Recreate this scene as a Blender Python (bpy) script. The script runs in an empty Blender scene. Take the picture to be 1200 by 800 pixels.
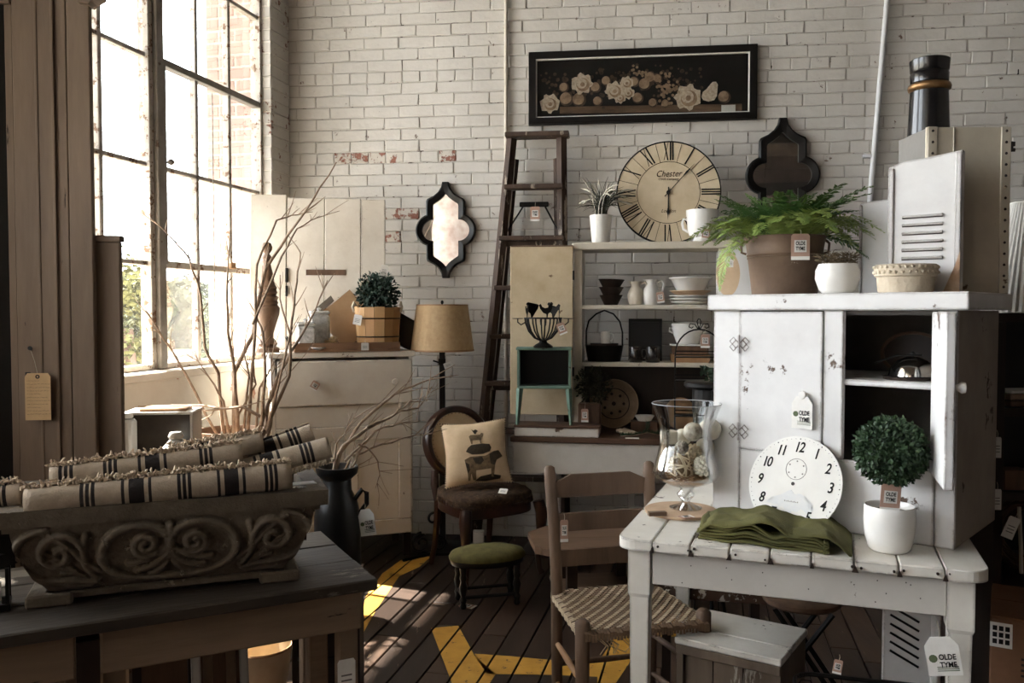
import bpy, bmesh, math, random
from mathutils import Vector, Matrix, noise

R = math.radians
PI = math.pi
rnd = random.Random(7)
C = bpy.context.scene.collection
SC = bpy.context.scene

# ------------------------------------------------------------------ camera, sky, sun, exposure
EYE = 1.35
TH = math.atan(35 / 1000)
cam_d = bpy.data.cameras.new('camera')
cam_d.sensor_width = 36; cam_d.lens = 30; cam_d.clip_start = 0.05
cam = bpy.data.objects.new('camera', cam_d); C.objects.link(cam)
cam.location = (0, 0, EYE); cam.rotation_euler = (PI / 2 - TH, 0, 0)
SC.camera = cam

wd = bpy.data.worlds.new('overcast_sky'); SC.world = wd; wd.use_nodes = True
wn = wd.node_tree; bg = wn.nodes['Background']
tc = wn.nodes.new('ShaderNodeTexCoord'); nz = wn.nodes.new('ShaderNodeTexNoise')
nz.inputs['Scale'].default_value = 1.6; nz.inputs['Detail'].default_value = 4
wn.links.new(tc.outputs['Generated'], nz.inputs['Vector'])
cr = wn.nodes.new('ShaderNodeValToRGB')
cr.color_ramp.elements[0].position = .3; cr.color_ramp.elements[0].color = (.84, .91, 1, 1)
cr.color_ramp.elements[1].position = .7; cr.color_ramp.elements[1].color = (.97, .985, 1, 1)
wn.links.new(nz.outputs['Fac'], cr.inputs['Fac']); wn.links.new(cr.outputs['Color'], bg.inputs['Color'])
bg.inputs['Strength'].default_value = 14.0

LWA = R(-103.5)                                   # heading of the window wall, from the corner towards the camera
LWO = Vector((-1.356, 5.256, 0))
sun_d = bpy.data.lights.new('sun', 'SUN'); sun_d.energy = 60; sun_d.angle = R(.8); sun_d.color = (1, .93, .82)
sun = bpy.data.objects.new('sun', sun_d); C.objects.link(sun)
SUN_EL = R(50)
inn = Vector((-math.sin(LWA), math.cos(LWA), 0)); alw = Vector((math.cos(LWA), math.sin(LWA), 0))
sdir = (inn * math.cos(R(10)) + alw * math.sin(R(10))) * math.cos(SUN_EL) + Vector((0, 0, -math.sin(SUN_EL)))
sun.rotation_euler = sdir.to_track_quat('-Z', 'Y').to_euler(); sun.location = (-6, 4, 7)

SC.view_settings.view_transform = 'Standard'; SC.view_settings.look = 'None'
SC.view_settings.gamma = 1; SC.view_settings.use_curve_mapping = False
SC.view_settings.exposure = 0.1

# ------------------------------------------------------------------ measuring helpers (pixel of the 1200x800 frame -> room)
def D(px, py):
    s, c = math.sin(TH), math.cos(TH); b = (400 - py) / 1000
    v = ((px - 600) / 1000, c + b * s, -s + b * c)
    return Vector((v[0] / v[1], 1, v[2] / v[1]))
def at(px, py, Y):
    d = D(px, py) * Y
    return Vector((d.x, d.y, EYE + d.z))
def onz(px, py, z):
    d = D(px, py); return d * ((z - EYE) / d.z) + Vector((0, 0, EYE))
def stand(px, z, Y):
    zc = Y * math.cos(TH) - (z - EYE) * math.sin(TH)
    return Vector(((px - 600) / 1000 * zc, Y, z))
class Frame:
    """a local frame: x to the right, y away, z up"""
    def __init__(s, o, a):
        s.o = Vector(o); s.a = a
        s.x = Vector((math.cos(a), math.sin(a), 0)); s.y = Vector((-math.sin(a), math.cos(a), 0))
    def w(s, x, y, z=0): return s.o + s.x * x + s.y * y + Vector((0, 0, z))
    def px(s, px, py, off=0):
        d = D(px, py); e = Vector((0, 0, EYE))
        k = ((s.o - e).dot(s.y) + off) / d.dot(s.y)
        P = e + d * k - s.o
        return Vector((P.dot(s.x), off, P.z))
    def loc(s, P):
        q = Vector(P) - s.o; return Vector((q.dot(s.x), q.dot(s.y), q.z))
WALL = Frame((0, 5.09, 0), R(-7))
LEFT = Frame(LWO, LWA)                            # local y points into the room

# ------------------------------------------------------------------ materials
def lin(c):
    g_ = .3 * c[0] + .59 * c[1] + .11 * c[2]; c = tuple(g_ + (v - g_) * .82 for v in c)
    f = lambda v: (v / 255 / 12.92) if v / 255 <= .04045 else ((v / 255 + .055) / 1.055) ** 2.4
    return (f(c[0]), f(c[1]), f(c[2]), 1)
MC = {}
def mat(name, c1, c2=None, scale=8, rough=.7, bump=.15, bscale=60, metal=0, chip=None, chipc=(70, 48, 34), cscale=9,
        stretch=(1, 1, 1), coord='Object', spec=.35, detail=5, edge=0):
    """colour c1..c2 by noise; chip = share of surface where worn paint shows chipc"""
    if name in MC: return MC[name]
    m = bpy.data.materials.new(name); m.use_nodes = True
    n = m.node_tree.nodes; L = m.node_tree.links
    b = n['Principled BSDF']; b.inputs['Roughness'].default_value = rough; b.inputs['Metallic'].default_value = metal
    b.inputs['Specular IOR Level'].default_value = spec
    if coord == 'World':
        g = n.new('ShaderNodeNewGeometry'); vec = g.outputs['Position']
    else:
        t = n.new('ShaderNodeTexCoord'); vec = t.outputs[coord]
    mp = n.new('ShaderNodeMapping'); mp.inputs['Scale'].default_value = stretch
    L.new(vec, mp.inputs['Vector']); vec = mp.outputs['Vector']
    n1 = n.new('ShaderNodeTexNoise'); n1.inputs['Scale'].default_value = scale; n1.inputs['Detail'].default_value = detail
    n1.inputs['Roughness'].default_value = .65
    L.new(vec, n1.inputs['Vector'])
    r1 = n.new('ShaderNodeValToRGB')
    r1.color_ramp.elements[0].position = .32; r1.color_ramp.elements[1].position = .68
    r1.color_ramp.elements[0].color = lin(c1); r1.color_ramp.elements[1].color = lin(c2 or c1)
    L.new(n1.outputs['Fac'], r1.inputs['Fac']); col = r1.outputs['Color']
    n2 = n.new('ShaderNodeTexNoise'); n2.inputs['Scale'].default_value = bscale; n2.inputs['Detail'].default_value = 4
    L.new(vec, n2.inputs['Vector'])
    bp = n.new('ShaderNodeBump'); bp.inputs['Strength'].default_value = bump; bp.inputs['Distance'].default_value = .004
    h = n2.outputs['Fac']
    if chip:
        n3 = n.new('ShaderNodeTexNoise'); n3.inputs['Scale'].default_value = cscale; n3.inputs['Detail'].default_value = 9
        n3.inputs['Roughness'].default_value = .72
        L.new(vec, n3.inputs['Vector'])
        r3 = n.new('ShaderNodeValToRGB')
        p = .5 + .165 * (1 - chip * 2)
        r3.color_ramp.elements[0].position = p; r3.color_ramp.elements[1].position = min(1, p + .02)
        fac = n3.outputs['Fac']
        if edge:                                       # paint knocked off along edges and corners
            bv = n.new('ShaderNodeBevel'); bv.samples = 3; bv.inputs['Radius'].default_value = .012
            gm = n.new('ShaderNodeNewGeometry'); dt = n.new('ShaderNodeVectorMath'); dt.operation = 'DOT_PRODUCT'
            L.new(bv.outputs[0], dt.inputs[0]); L.new(gm.outputs['Normal'], dt.inputs[1])
            e1 = n.new('ShaderNodeMath'); e1.operation = 'SUBTRACT'; e1.inputs[0].default_value = 1; L.new(dt.outputs['Value'], e1.inputs[1])
            e2 = n.new('ShaderNodeMath'); e2.operation = 'MULTIPLY_ADD'; e2.use_clamp = True; e2.inputs[1].default_value = edge; L.new(e1.outputs[0], e2.inputs[0]); L.new(fac, e2.inputs[2]); fac = e2.outputs[0]
        L.new(fac, r3.inputs['Fac'])
        mx = n.new('ShaderNodeMix'); mx.data_type = 'RGBA'
        L.new(r3.outputs['Color'], mx.inputs['Factor']); L.new(col, mx.inputs['A']); mx.inputs['B'].default_value = lin(chipc)
        col = mx.outputs['Result']
        ms = n.new('ShaderNodeMath'); ms.operation = 'SUBTRACT'
        L.new(h, ms.inputs[0]); L.new(r3.outputs['Color'], ms.inputs[1]); h = ms.outputs[0]
    L.new(h, bp.inputs['Height']); L.new(bp.outputs['Normal'], b.inputs['Normal'])
    L.new(col, b.inputs['Base Color'])
    MC[name] = m
    return m
def glass(name, tint=(1, 1, 1), film=0.0, filmc=(235, 235, 230), gloss=.6):
    """thin glass: see-through, mirror-like at grazing angles, optionally with a dusty film"""
    if name in MC: return MC[name]
    m = bpy.data.materials.new(name); m.use_nodes = True
    n = m.node_tree.nodes; L = m.node_tree.links; n.clear()
    o = n.new('ShaderNodeOutputMaterial'); t = n.new('ShaderNodeBsdfTransparent'); t.inputs['Color'].default_value = (*tint, 1)
    g = n.new('ShaderNodeBsdfGlossy'); g.inputs['Roughness'].default_value = .03
    lw = n.new('ShaderNodeFresnel'); lw.inputs['IOR'].default_value = 1.45
    ml = n.new('ShaderNodeMath'); ml.operation = 'MULTIPLY'; ml.inputs[1].default_value = gloss
    L.new(lw.outputs[0], ml.inputs[0])
    mx = n.new('ShaderNodeMixShader'); L.new(ml.outputs[0], mx.inputs[0]); L.new(t.outputs[0], mx.inputs[1]); L.new(g.outputs[0], mx.inputs[2])
    sh = mx.outputs[0]
    if film:
        d = n.new('ShaderNodeBsdfTranslucent'); d.inputs['Color'].default_value = lin(filmc)
        tcx = n.new('ShaderNodeTexCoord'); nx = n.new('ShaderNodeTexNoise'); nx.inputs['Scale'].default_value = 3; nx.inputs['Detail'].default_value = 6
        L.new(tcx.outputs['Object'], nx.inputs['Vector'])
        mr = n.new('ShaderNodeMapRange'); mr.inputs['From Min'].default_value = .3; mr.inputs['From Max'].default_value = .7
        mr.inputs['To Min'].default_value = film * .5; mr.inputs['To Max'].default_value = film * 1.5
        L.new(nx.outputs['Fac'], mr.inputs['Value'])
        m2 = n.new('ShaderNodeMixShader'); L.new(mr.outputs[0], m2.inputs[0]); L.new(sh, m2.inputs[1]); L.new(d.outputs[0], m2.inputs[2])
        sh = m2.outputs[0]
    L.new(sh, o.inputs['Surface']); MC[name] = m
    return m
def bands(name, base, dark, axis, spans, rough=.95):
    """woven stripes: dark where the object's coordinate lies in one of spans"""
    m = mat(name, base, tuple(int(v * .88) for v in base), scale=40, rough=rough, bump=.5, bscale=220)
    n = m.node_tree.nodes; L = m.node_tree.links; b = n['Principled BSDF']
    src = b.inputs['Base Color'].links[0].from_socket
    t = n.new('ShaderNodeTexCoord'); sp = n.new('ShaderNodeSeparateXYZ'); L.new(t.outputs['Object'], sp.inputs[0])
    acc = None
    for (c, w) in spans:
        a = n.new('ShaderNodeMath'); a.operation = 'COMPARE'; a.inputs[1].default_value = c; a.inputs[2].default_value = w / 2
        L.new(sp.outputs[axis], a.inputs[0])
        if acc is None: acc = a.outputs[0]
        else:
            q = n.new('ShaderNodeMath'); q.operation = 'MAXIMUM'; L.new(acc, q.inputs[0]); L.new(a.outputs[0], q.inputs[1]); acc = q.outputs[0]
    mx = n.new('ShaderNodeMix'); mx.data_type = 'RGBA'; L.new(acc, mx.inputs['Factor']); L.new(src, mx.inputs['A'])
    mx.inputs['B'].default_value = lin(dark); L.new(mx.outputs['Result'], b.inputs['Base Color'])
    return m

# ------------------------------------------------------------------ mesh helpers
def nb(): return bmesh.new()
def box(bm, c, s, rz=0, bev=0, M=None, rx=0, ry=0, taper=None):
    T = Matrix.Translation(Vector(c)) @ Matrix.Rotation(rz, 4, 'Z') @ Matrix.Rotation(ry, 4, 'Y') @ Matrix.Rotation(rx, 4, 'X') @ Matrix.Diagonal((s[0], s[1], s[2], 1))
    if M is not None: T = M @ T
    r = bmesh.ops.create_cube(bm, size=1)
    vs = r['verts']
    if taper:
        for v in vs:
            if v.co.z < 0: v.co.x *= taper; v.co.y *= taper
    bmesh.ops.transform(bm, matrix=T, verts=vs)
    if bev:
        es = list({e for v in vs for e in v.link_edges})
        bmesh.ops.bevel(bm, geom=es, offset=bev, segments=1, affect='EDGES', profile=.5)
    return vs
def bx(bm, x0, x1, y0, y1, z0, z1, bev=0, M=None):
    return box(bm, ((x0 + x1) / 2, (y0 + y1) / 2, (z0 + z1) / 2), (abs(x1 - x0), abs(y1 - y0), abs(z1 - z0)), bev=bev, M=M)
def tube(bm, pts, rad, seg=6, cap=True, close=False, flat=1.0):
    pts = [Vector(p) for p in pts]; n = len(pts)
    rs = rad if isinstance(rad, (list, tuple)) else [rad] * n
    rings = []; up = None
    for i, p in enumerate(pts):
        if close: t = pts[(i + 1) % n] - pts[i - 1]
        else: t = pts[min(i + 1, n - 1)] - pts[max(i - 1, 0)]
        if t.length < 1e-9: t = Vector((0, 0, 1))
        t.normalize()
        if up is None:
            up = Vector((0, 0, 1)) if abs(t.z) < .9 else Vector((0, 1, 0))
        x = t.cross(up)
        if x.length < 1e-6: x = t.cross(Vector((1, 0, 0)))
        x.normalize(); up = x.cross(t).normalized()
        rings.append([bm.verts.new(p + (x * math.cos(2 * PI * k / seg) + up * math.sin(2 * PI * k / seg) * flat) * rs[i]) for k in range(seg)])
    m = n if close else n - 1
    for i in range(m):
        a, b = rings[i], rings[(i + 1) % n]
        for k in range(seg):
            try: bm.faces.new((a[k], a[(k + 1) % seg], b[(k + 1) % seg], b[k]))
            except ValueError: pass
    if cap and not close:
        bm.faces.new(rings[0][::-1]); bm.faces.new(rings[-1])
def lathe(bm, prof, seg=24, M=None, sx=1, sy=1):
    rings = []; M = M or Matrix()
    for (r, z) in prof:
        if r < 1e-5: rings.append([bm.verts.new(M @ Vector((0, 0, z)))])
        else: rings.append([bm.verts.new(M @ Vector((r * math.cos(2 * PI * k / seg) * sx, r * math.sin(2 * PI * k / seg) * sy, z))) for k in range(seg)])
    for a, b in zip(rings, rings[1:]):
        for k in range(seg):
            k2 = (k + 1) % seg
            if len(a) == 1 and len(b) == 1: continue
            if len(a) == 1: bm.faces.new((a[0], b[k2], b[k]))
            elif len(b) == 1: bm.faces.new((a[k], a[k2], b[0]))
            else: bm.faces.new((a[k], a[k2], b[k2], b[k]))
def prism(bm, pts, d0, d1, M=None):
    """outline in local x,z pushed along y from d0 to d1"""
    M = M or Matrix()
    a = [bm.verts.new(M @ Vector((p[0], d0, p[1]))) for p in pts]; b = [bm.verts.new(M @ Vector((p[0], d1, p[1]))) for p in pts]
    n = len(pts)
    fa = bm.faces.new(a); fb = bm.faces.new(b[::-1])
    for i in range(n): bm.faces.new((a[i], b[i], b[(i + 1) % n], a[(i + 1) % n]))
    bmesh.ops.triangulate(bm, faces=[fa, fb])
def ring(bm, outer, inner, d0, d1, M=None, bevel=0):
    """frame between two outlines with the same number of points"""
    M = M or Matrix(); n = len(outer)
    v = lambda p, d: bm.verts.new(M @ Vector((p[0], d, p[1])))
    oa = [v(p, d0) for p in outer]; ia = [v(p, d0) for p in inner]; ob = [v(p, d1) for p in outer]; ib = [v(p, d1) for p in inner]
    for i in range(n):
        j = (i + 1) % n
        bm.faces.new((oa[i], ia[i], ia[j], oa[j])); bm.faces.new((ob[i], ob[j], ib[j], ib[i]))
        bm.faces.new((oa[i], oa[j], ob[j], ob[i])); bm.faces.new((ia[i], ib[i], ib[j], ia[j]))
def ball(bm, c, r, sub=2, jit=0, sc=(1, 1, 1)):
    r0 = bmesh.ops.create_icosphere(bm, subdivisions=sub, radius=1)
    for v in r0['verts']:
        q = 1 + (rnd.uniform(-jit, jit) if jit else 0)
        v.co = Vector(c) + Vector((v.co.x * r * sc[0], v.co.y * r * sc[1], v.co.z * r * sc[2])) * q
def leaf(bm, p, d, n, l, w, fold=.15):
    d = Vector(d).normalized(); s = d.cross(Vector(n))
    if s.length < 1e-4: s = d.cross(Vector((1, 0, .3)))
    s.normalize(); u = s.cross(d); p = Vector(p)
    a = bm.verts.new(p); b = bm.verts.new(p + d * l * .5 + s * w / 2 + u * fold * w); c = bm.verts.new(p + d * l); e = bm.verts.new(p + d * l * .5 - s * w / 2 + u * fold * w)
    bm.faces.new((a, b, c)); bm.faces.new((a, c, e))
def circ(r, n, cx=0, cz=0, a0=0): return [(cx + r * math.cos(a0 + 2 * PI * k / n), cz + r * math.sin(a0 + 2 * PI * k / n)) for k in range(n)]
def text(bm, s, size, M, shear=0, bold=0, ext=.0004, align='CENTER', sp=1.0, wscale=1.0):
    """lettering standing in local x,z, facing -y"""
    cu = bpy.data.curves.new('lettering', 'FONT'); cu.body = s; cu.size = size; cu.shear = shear; cu.offset = bold; cu.extrude = ext
    cu.align_x = align; cu.align_y = 'CENTER'; cu.space_character = sp; cu.resolution_u = 3
    o = bpy.data.objects.new('lettering', cu); C.objects.link(o)
    me = bpy.data.meshes.new_from_object(o.evaluated_get(bpy.context.evaluated_depsgraph_get()))
    T = M @ Matrix.Rotation(PI / 2, 4, 'X') @ Matrix.Diagonal((wscale, 1, 1, 1))
    me.transform(T); bm.from_mesh(me)
    bpy.data.objects.remove(o); bpy.data.curves.remove(cu); bpy.data.meshes.remove(me)
def build(name, bm, m, parent=None, smooth=None, kind=None, label=None):
    me = bpy.data.meshes.new(name)
    bmesh.ops.recalc_face_normals(bm, faces=bm.faces[:])
    bm.to_mesh(me); bm.free()
    if m: me.materials.append(m)
    if smooth is not None:
        me.polygons.foreach_set('use_smooth', [True] * len(me.polygons)); me.set_sharp_from_angle(angle=R(smooth))
    o = bpy.data.objects.new(name, me); C.objects.link(o)
    if parent: o.parent = parent
    if kind: o['kind'] = kind
    if label: o['label'] = label
    return o
def tag(o, label, cat, group=None, kind=None):
    o['label'] = label; o['category'] = cat
    if group: o['group'] = group
    if kind: o['kind'] = kind
    return o
def thing(name, label, cat, loc=(0, 0, 0), rz=0, group=None, rx=0):
    o = bpy.data.objects.new(name, None); C.objects.link(o); o.empty_display_size = .05
    o.location = loc; o.rotation_euler = (rx, 0, rz); return tag(o, label, cat, group)
def again(name, src, parent, M):
    """another piece sharing src's mesh"""
    o = bpy.data.objects.new(name, src.data); C.objects.link(o); o.parent = parent; o.matrix_local = M; return o
def struct(name, bm=None, m=None, loc=(0, 0, 0), rz=0):
    if bm is None: o = bpy.data.objects.new(name, None); C.objects.link(o)
    else: o = build(name, bm, m)
    o['kind'] = 'structure'; o.location = loc; o.rotation_euler = (0, 0, rz); return o
def wander(p0, p1, n, amp, rng=rnd):
    p0, p1 = Vector(p0), Vector(p1); out = []
    for i in range(n + 1):
        t = i / n; q = p0.lerp(p1, t)
        if 0 < i < n: q += Vector((rng.uniform(-1, 1), rng.uniform(-1, 1), rng.uniform(-1, 1))) * amp
        out.append(q)
    return out

# common materials
M_white = mat('white_paint', (214, 208, 198), (200, 193, 182), scale=6, rough=.55, chip=.13, chipc=(92, 66, 50), cscale=7, edge=0.5)
M_cup = mat('cupboard_paint', (222, 220, 217), (206, 203, 200), scale=5, rough=.5, chip=.16, chipc=(96, 74, 58), cscale=6, edge=0.55)
M_table = mat('table_paint', (226, 221, 210), (208, 200, 186), scale=5, rough=.5, chip=.1, chipc=(70, 52, 40), cscale=11, edge=0.5)
M_dark = mat('dark_wood', (52, 36, 26), (34, 23, 17), scale=10, rough=.5, stretch=(1, 1, .2))
M_brown = mat('brown_wood', (112, 80, 56), (78, 54, 38), scale=14, rough=.6, stretch=(1, 1, .2))
M_tan = mat('tan_wood', (176, 132, 88), (146, 104, 66), scale=10, rough=.6, stretch=(1, 1, .3))
M_iron = mat('black_iron', (24, 23, 22), (36, 33, 30), rough=.45, metal=.6, bump=.1)
M_black = mat('black_paint', (16, 15, 15), (24, 22, 21), rough=.35, bump=.05)
M_ceram = mat('white_ceramic', (232, 229, 222), (222, 218, 210), rough=.25, bump=.02, spec=.5)
M_ink = mat('black_ink', (22, 19, 18), rough=.8, bump=0)
M_paper = mat('white_card', (236, 233, 226), (224, 220, 212), scale=20, rough=.9, bump=.02)
M_kraft = mat('kraft_card', (188, 148, 128), (176, 136, 116), scale=30, rough=.9, bump=.05)
M_string = mat('string', (196, 184, 160), rough=.9)
M_twig = mat('twig_bark', (184, 158, 132), (138, 112, 90), scale=30, rough=.85, bscale=120, bump=.4)
M_leafd = mat('dark_leaf', (46, 66, 40), (26, 42, 28), scale=30, rough=.6)
M_leafb = mat('boxwood_leaf', (58, 86, 48), (32, 54, 32), scale=30, rough=.55)
M_fern = mat('fern_leaf', (98, 128, 52), (54, 92, 34), scale=12, rough=.6)
M_soil = mat('soil', (44, 34, 26), (28, 22, 18), scale=40, rough=1, bump=.6)
M_glass = glass('clear_glass', (.96, .97, .97))
# ================================================================== ROOM
# ---- floor boards
# the boards run towards pixel (830, 365)
floor = struct('floor')
bm = nb(); bx(bm, -3.2, 4.6, -3.6, 6.4, -.12, -.012); base_floor = build('subfloor', bm, mat('subfloor_dark', (24, 17, 12)), floor)
M_boards = [mat('floor_board_%d' % i, c, tuple(int(v * .66) for v in c), scale=9, rough=.5, stretch=(1, .12, 1), bump=.35, bscale=40, chip=.1, chipc=(132, 112, 92), cscale=26, spec=.4, coord='World')
            for i, c in enumerate([(73, 51, 36), (62, 43, 31), (83, 59, 43), (54, 38, 28)])]
W_B = .108; boards = []
def board_mesh(L, m):
    b = nb(); bx(b, 0, W_B - .006, 0, L - .005, -.03, 0, bev=.0025)
    me = bpy.data.meshes.new('floor_board'); bmesh.ops.recalc_face_normals(b, faces=b.faces[:]); b.to_mesh(me); b.free(); me.materials.append(m); return me
LENS = [1.15, 1.6, 2.2]
BM = {(L, k): board_mesh(L, M_boards[k]) for L in LENS for k in range(4)}
cells = []                                        # (local x, y0, L)
x = -3.4
while x < 3.6:
    y = .3 + rnd.uniform(-1, 0)
    while y < 6.2:
        L = rnd.choice(LENS); cells.append((x, y, L)); y += L
    x += W_B
far = nb(); FR = Frame((0, 0, 0), R(-13.0))
for (x, y, L) in cells:
    mid = FR.w(x, y + L / 2); seen = 1.6 < mid.y < 5.3 and -2.0 < mid.x < 2.2
    if mid.y > 6 or mid.x < -3.0 or mid.x > 4.4: continue
    if seen:
        o = bpy.data.objects.new('floor_board', BM[(L, rnd.randrange(4))]); C.objects.link(o); o.parent = floor
        w = FR.w(x, y); o.location = (w.x, w.y, rnd.uniform(-.0025, 0)); o.rotation_euler = (0, 0, R(-13.0))
    else:
        M = Matrix.Translation(FR.w(x, y)) @ Matrix.Rotation(R(-13.0), 4, 'Z'); bx(far, 0, W_B - .006, 0, L - .005, -.03, -.001, M=M)
build('boards_beyond', far, M_boards[1], floor, kind='stuff')
# ---- yellow paint on the boards, cut at each joint
def clip_poly(poly, x0, x1, fr):
    P = [fr.loc(p) for p in poly]
    for sgn, lim in ((1, x0), (-1, -x1)):
        out = []
        for i, a in enumerate(P):
            b = P[(i + 1) % len(P)]; da, db = sgn * a.x - lim, sgn * b.x - lim
            if da >= 0: out.append(a)
            if da * db < 0: out.append(a.lerp(b, da / (da - db)))
        P = out
        if len(P) < 3: return []
    return P
M_yel = mat('yellow_floor_paint', (214, 154, 44), (190, 132, 34), scale=10, rough=.6, chip=.17, chipc=(92, 68, 48), cscale=22, coord='World')
def floor_paint(pxs):
    b = nb(); poly = [onz(px, py, 0) for px, py in pxs]; x = -3.4
    while x < 3.6:
        P = clip_poly(poly, x + .001, x + W_B - .008, FR)
        if P: b.faces.new([b.verts.new(FR.w(p.x, p.y, .0012)) for p in P])
        x += W_B
    o = build('yellow_paint', b, M_yel, floor); return o
for pts in ([(505, 736), (537, 733), (556, 768), (581, 790), (566, 812), (534, 812)],
            [(556, 766), (600, 769), (600, 790), (570, 790)], [(600, 769), (652, 774), (652, 791), (600, 790)], [(652, 774), (700, 776), (700, 793), (652, 791)], [(700, 776), (742, 770), (722, 800), (700, 812)],
            [(705, 770), (722, 744), (765, 726), (768, 748), (742, 772)], [(765, 726), (800, 722), (800, 745), (768, 748)],
            [(420, 752), (428, 700), (448, 672), (470, 672), (440, 716)], [(448, 672), (470, 656), (505, 652), (492, 664), (466, 676)]):
    floor_paint(pts)

# ---- painted brick, shared meshes
def brick_mesh(L, H, seed, m, dep=.03):
    r = random.Random(seed); b = nb(); rows = []
    j = lambda a: r.uniform(-a, a)
    for (ins, y) in ((0, dep), (0, .004), (.0045, 0)):
        rows.append([b.verts.new((sx * (L / 2 - ins) + j(.003), y + (j(.0012) if ins else 0), sz * (H / 2 - ins) + j(.0016))) for sx, sz in ((-1, -1), (1, -1), (1, 1), (-1, 1))])
    for a, c in zip(rows, rows[1:]):
        for k in range(4): b.faces.new((a[k], a[(k + 1) % 4], c[(k + 1) % 4], c[k]))
    b.faces.new(rows[2])
    me = bpy.data.meshes.new('brick'); bmesh.ops.recalc_face_normals(b, faces=b.faces[:]); b.to_mesh(me); b.free(); me.materials.append(m); return me
M_brick = mat('painted_brick', (208, 203, 195), (192, 186, 177), scale=2.2, rough=.75, bump=.6, bscale=40, chip=.04, chipc=(122, 98, 86), cscale=13, coord='World')
M_chip = mat('chipped_brick', (204, 196, 184), (188, 180, 168), scale=3, rough=.8, bump=.6, bscale=55, chip=.44, chipc=(150, 94, 76), cscale=16, coord='World')
M_mort = mat('painted_mortar', (196, 189, 179), (166, 158, 148), scale=5, rough=.9, bump=.5, bscale=70, chip=.22, chipc=(84, 70, 60), cscale=16, coord='World')
ST, HD, CH = .2135, .1075, .0681
BR = {('s', i): brick_mesh(ST - .004, CH - .0037, i, M_brick) for i in range(6)}
BR.update({('h', i): brick_mesh(HD - .004, CH - .0037, 20 + i, M_brick) for i in range(5)})
BRC = {('s', i): brick_mesh(ST - .004, CH - .0037, 40 + i, M_chip) for i in range(3)}
BRC.update({('h', i): brick_mesh(HD - .004, CH - .0037, 50 + i, M_chip) for i in range(3)})
wall_back = struct('wall_back', loc=WALL.o, rz=WALL.a)
b = nb(); bx(b, -1.6, 4.2, .0034, .4, -.1, 4.7); build('mortar_bed', b, M_mort, wall_back)
def project(P):
    s, c = math.sin(TH), math.cos(TH); v = P - Vector((0, 0, EYE)); f = v.y * c - v.z * s; u = v.y * s + v.z * c
    return 600 + v.x / f * 1000, 400 - u / f * 1000
OCC = [(0, 0, 300, 800), (290, 236, 452, 640), (484, 356, 556, 412), (618, 55, 888, 148), (595, 288, 690, 520), (672, 280, 845, 292), (730, 180, 838, 285), (845, 255, 990, 800), (835, 345, 1200, 800),
       (1010, 232, 1045, 345), (1045, 165, 1182, 345), (480, 470, 625, 700), (590, 500, 860, 800), (690, 430, 845, 520), (498, 225, 548, 315), (415, 330, 484, 640), (1055, 75, 1098, 180)]
cand = []
row = 0; z = CH / 2 + .012
zhead = 2.279; k0 = round((zhead - z) / CH) % 7; z += zhead - (z + round((zhead - z) / CH) * CH)
while z < 4.65:
    hd = (row % 7) == k0; L = HD if hd else ST
    x = -1.42 + (0 if hd else (ST / 2 if row % 2 else 0)) + rnd.uniform(-.012, .012) - L
    while x < 4.0:
        cx = x + L / 2; q = WALL.w(cx, 0, z); px, py = project(q)
        vis = -10 < px < 1205 and -8 < py < 660 and cx > -1.36 and not any(a < px < c and e < py < d for a, e, c, d in OCC)
        cand.append((vis, q.y, 'h' if hd else 's', cx, z, px, py)); x += L
    z += CH; row += 1
vis = sorted([c for c in cand if c[0]], key=lambda c: (c[2] == 'h', c[1]))
pick = set(id(c) for c in vis[:285])
hid = nb()
def chipped(px, py):
    if 385 < px < 480 and abs(py - 187) < 6.8 or 505 < px < 545 and abs(py - 187) < 6.8: return True
    for (x, y, r) in ((474, 212, 16), (462, 262, 24), (455, 285, 16), (858, 178, 8), (505, 190, 12), (478, 230, 10)):
        if abs(px - x) < r and abs(py - y) < r * .5: return True
    return False
extra = [c for c in vis[285:] if chipped(c[5], c[6])][:15]
pick |= set(id(c) for c in extra)
for c in cand:
    _, _, k, cx, z, px, py = c
    ch = c[0] and chipped(px, py)
    if id(c) in pick:
        me = BRC[(k, rnd.randrange(3))] if ch else BR[(k, rnd.randrange(6 if k == 's' else 5))]
        o = bpy.data.objects.new('brick', me); C.objects.link(o); o.parent = wall_back
        o.location = (cx, rnd.uniform(-.0035, .001), z + rnd.uniform(-.0015, .0015)); o.rotation_euler = (rnd.uniform(-.012, .012), rnd.uniform(-.006, .006), rnd.uniform(-.008, .008))
    else:
        me = BR[(k, rnd.randrange(6 if k == 's' else 5))]
        nv = len(hid.verts); hid.from_mesh(me); hid.verts.ensure_lookup_table()
        dy = rnd.uniform(-.0035, .001)
        for v in hid.verts[nv:]: v.co += Vector((cx, dy, z))
build('bricks_beyond', hid, M_brick, wall_back, kind='stuff')

for (px, py, w_, h_) in ((1185, 172, .045, .06), (1178, 241, .03, .05), (1193, 84, .012, .03)):
    q = WALL.px(px, py); b = nb(); bx(b, q.x - w_ / 2, q.x + w_ / 2, -.004, .02, q.z - h_ / 2, q.z + h_ / 2, bev=.003); build('hole_patch', b, mat('dark_hole', (40, 31, 26), (28, 22, 19), rough=.9), wall_back)  # dark blocks stand in for shaded holes in the brick
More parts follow.
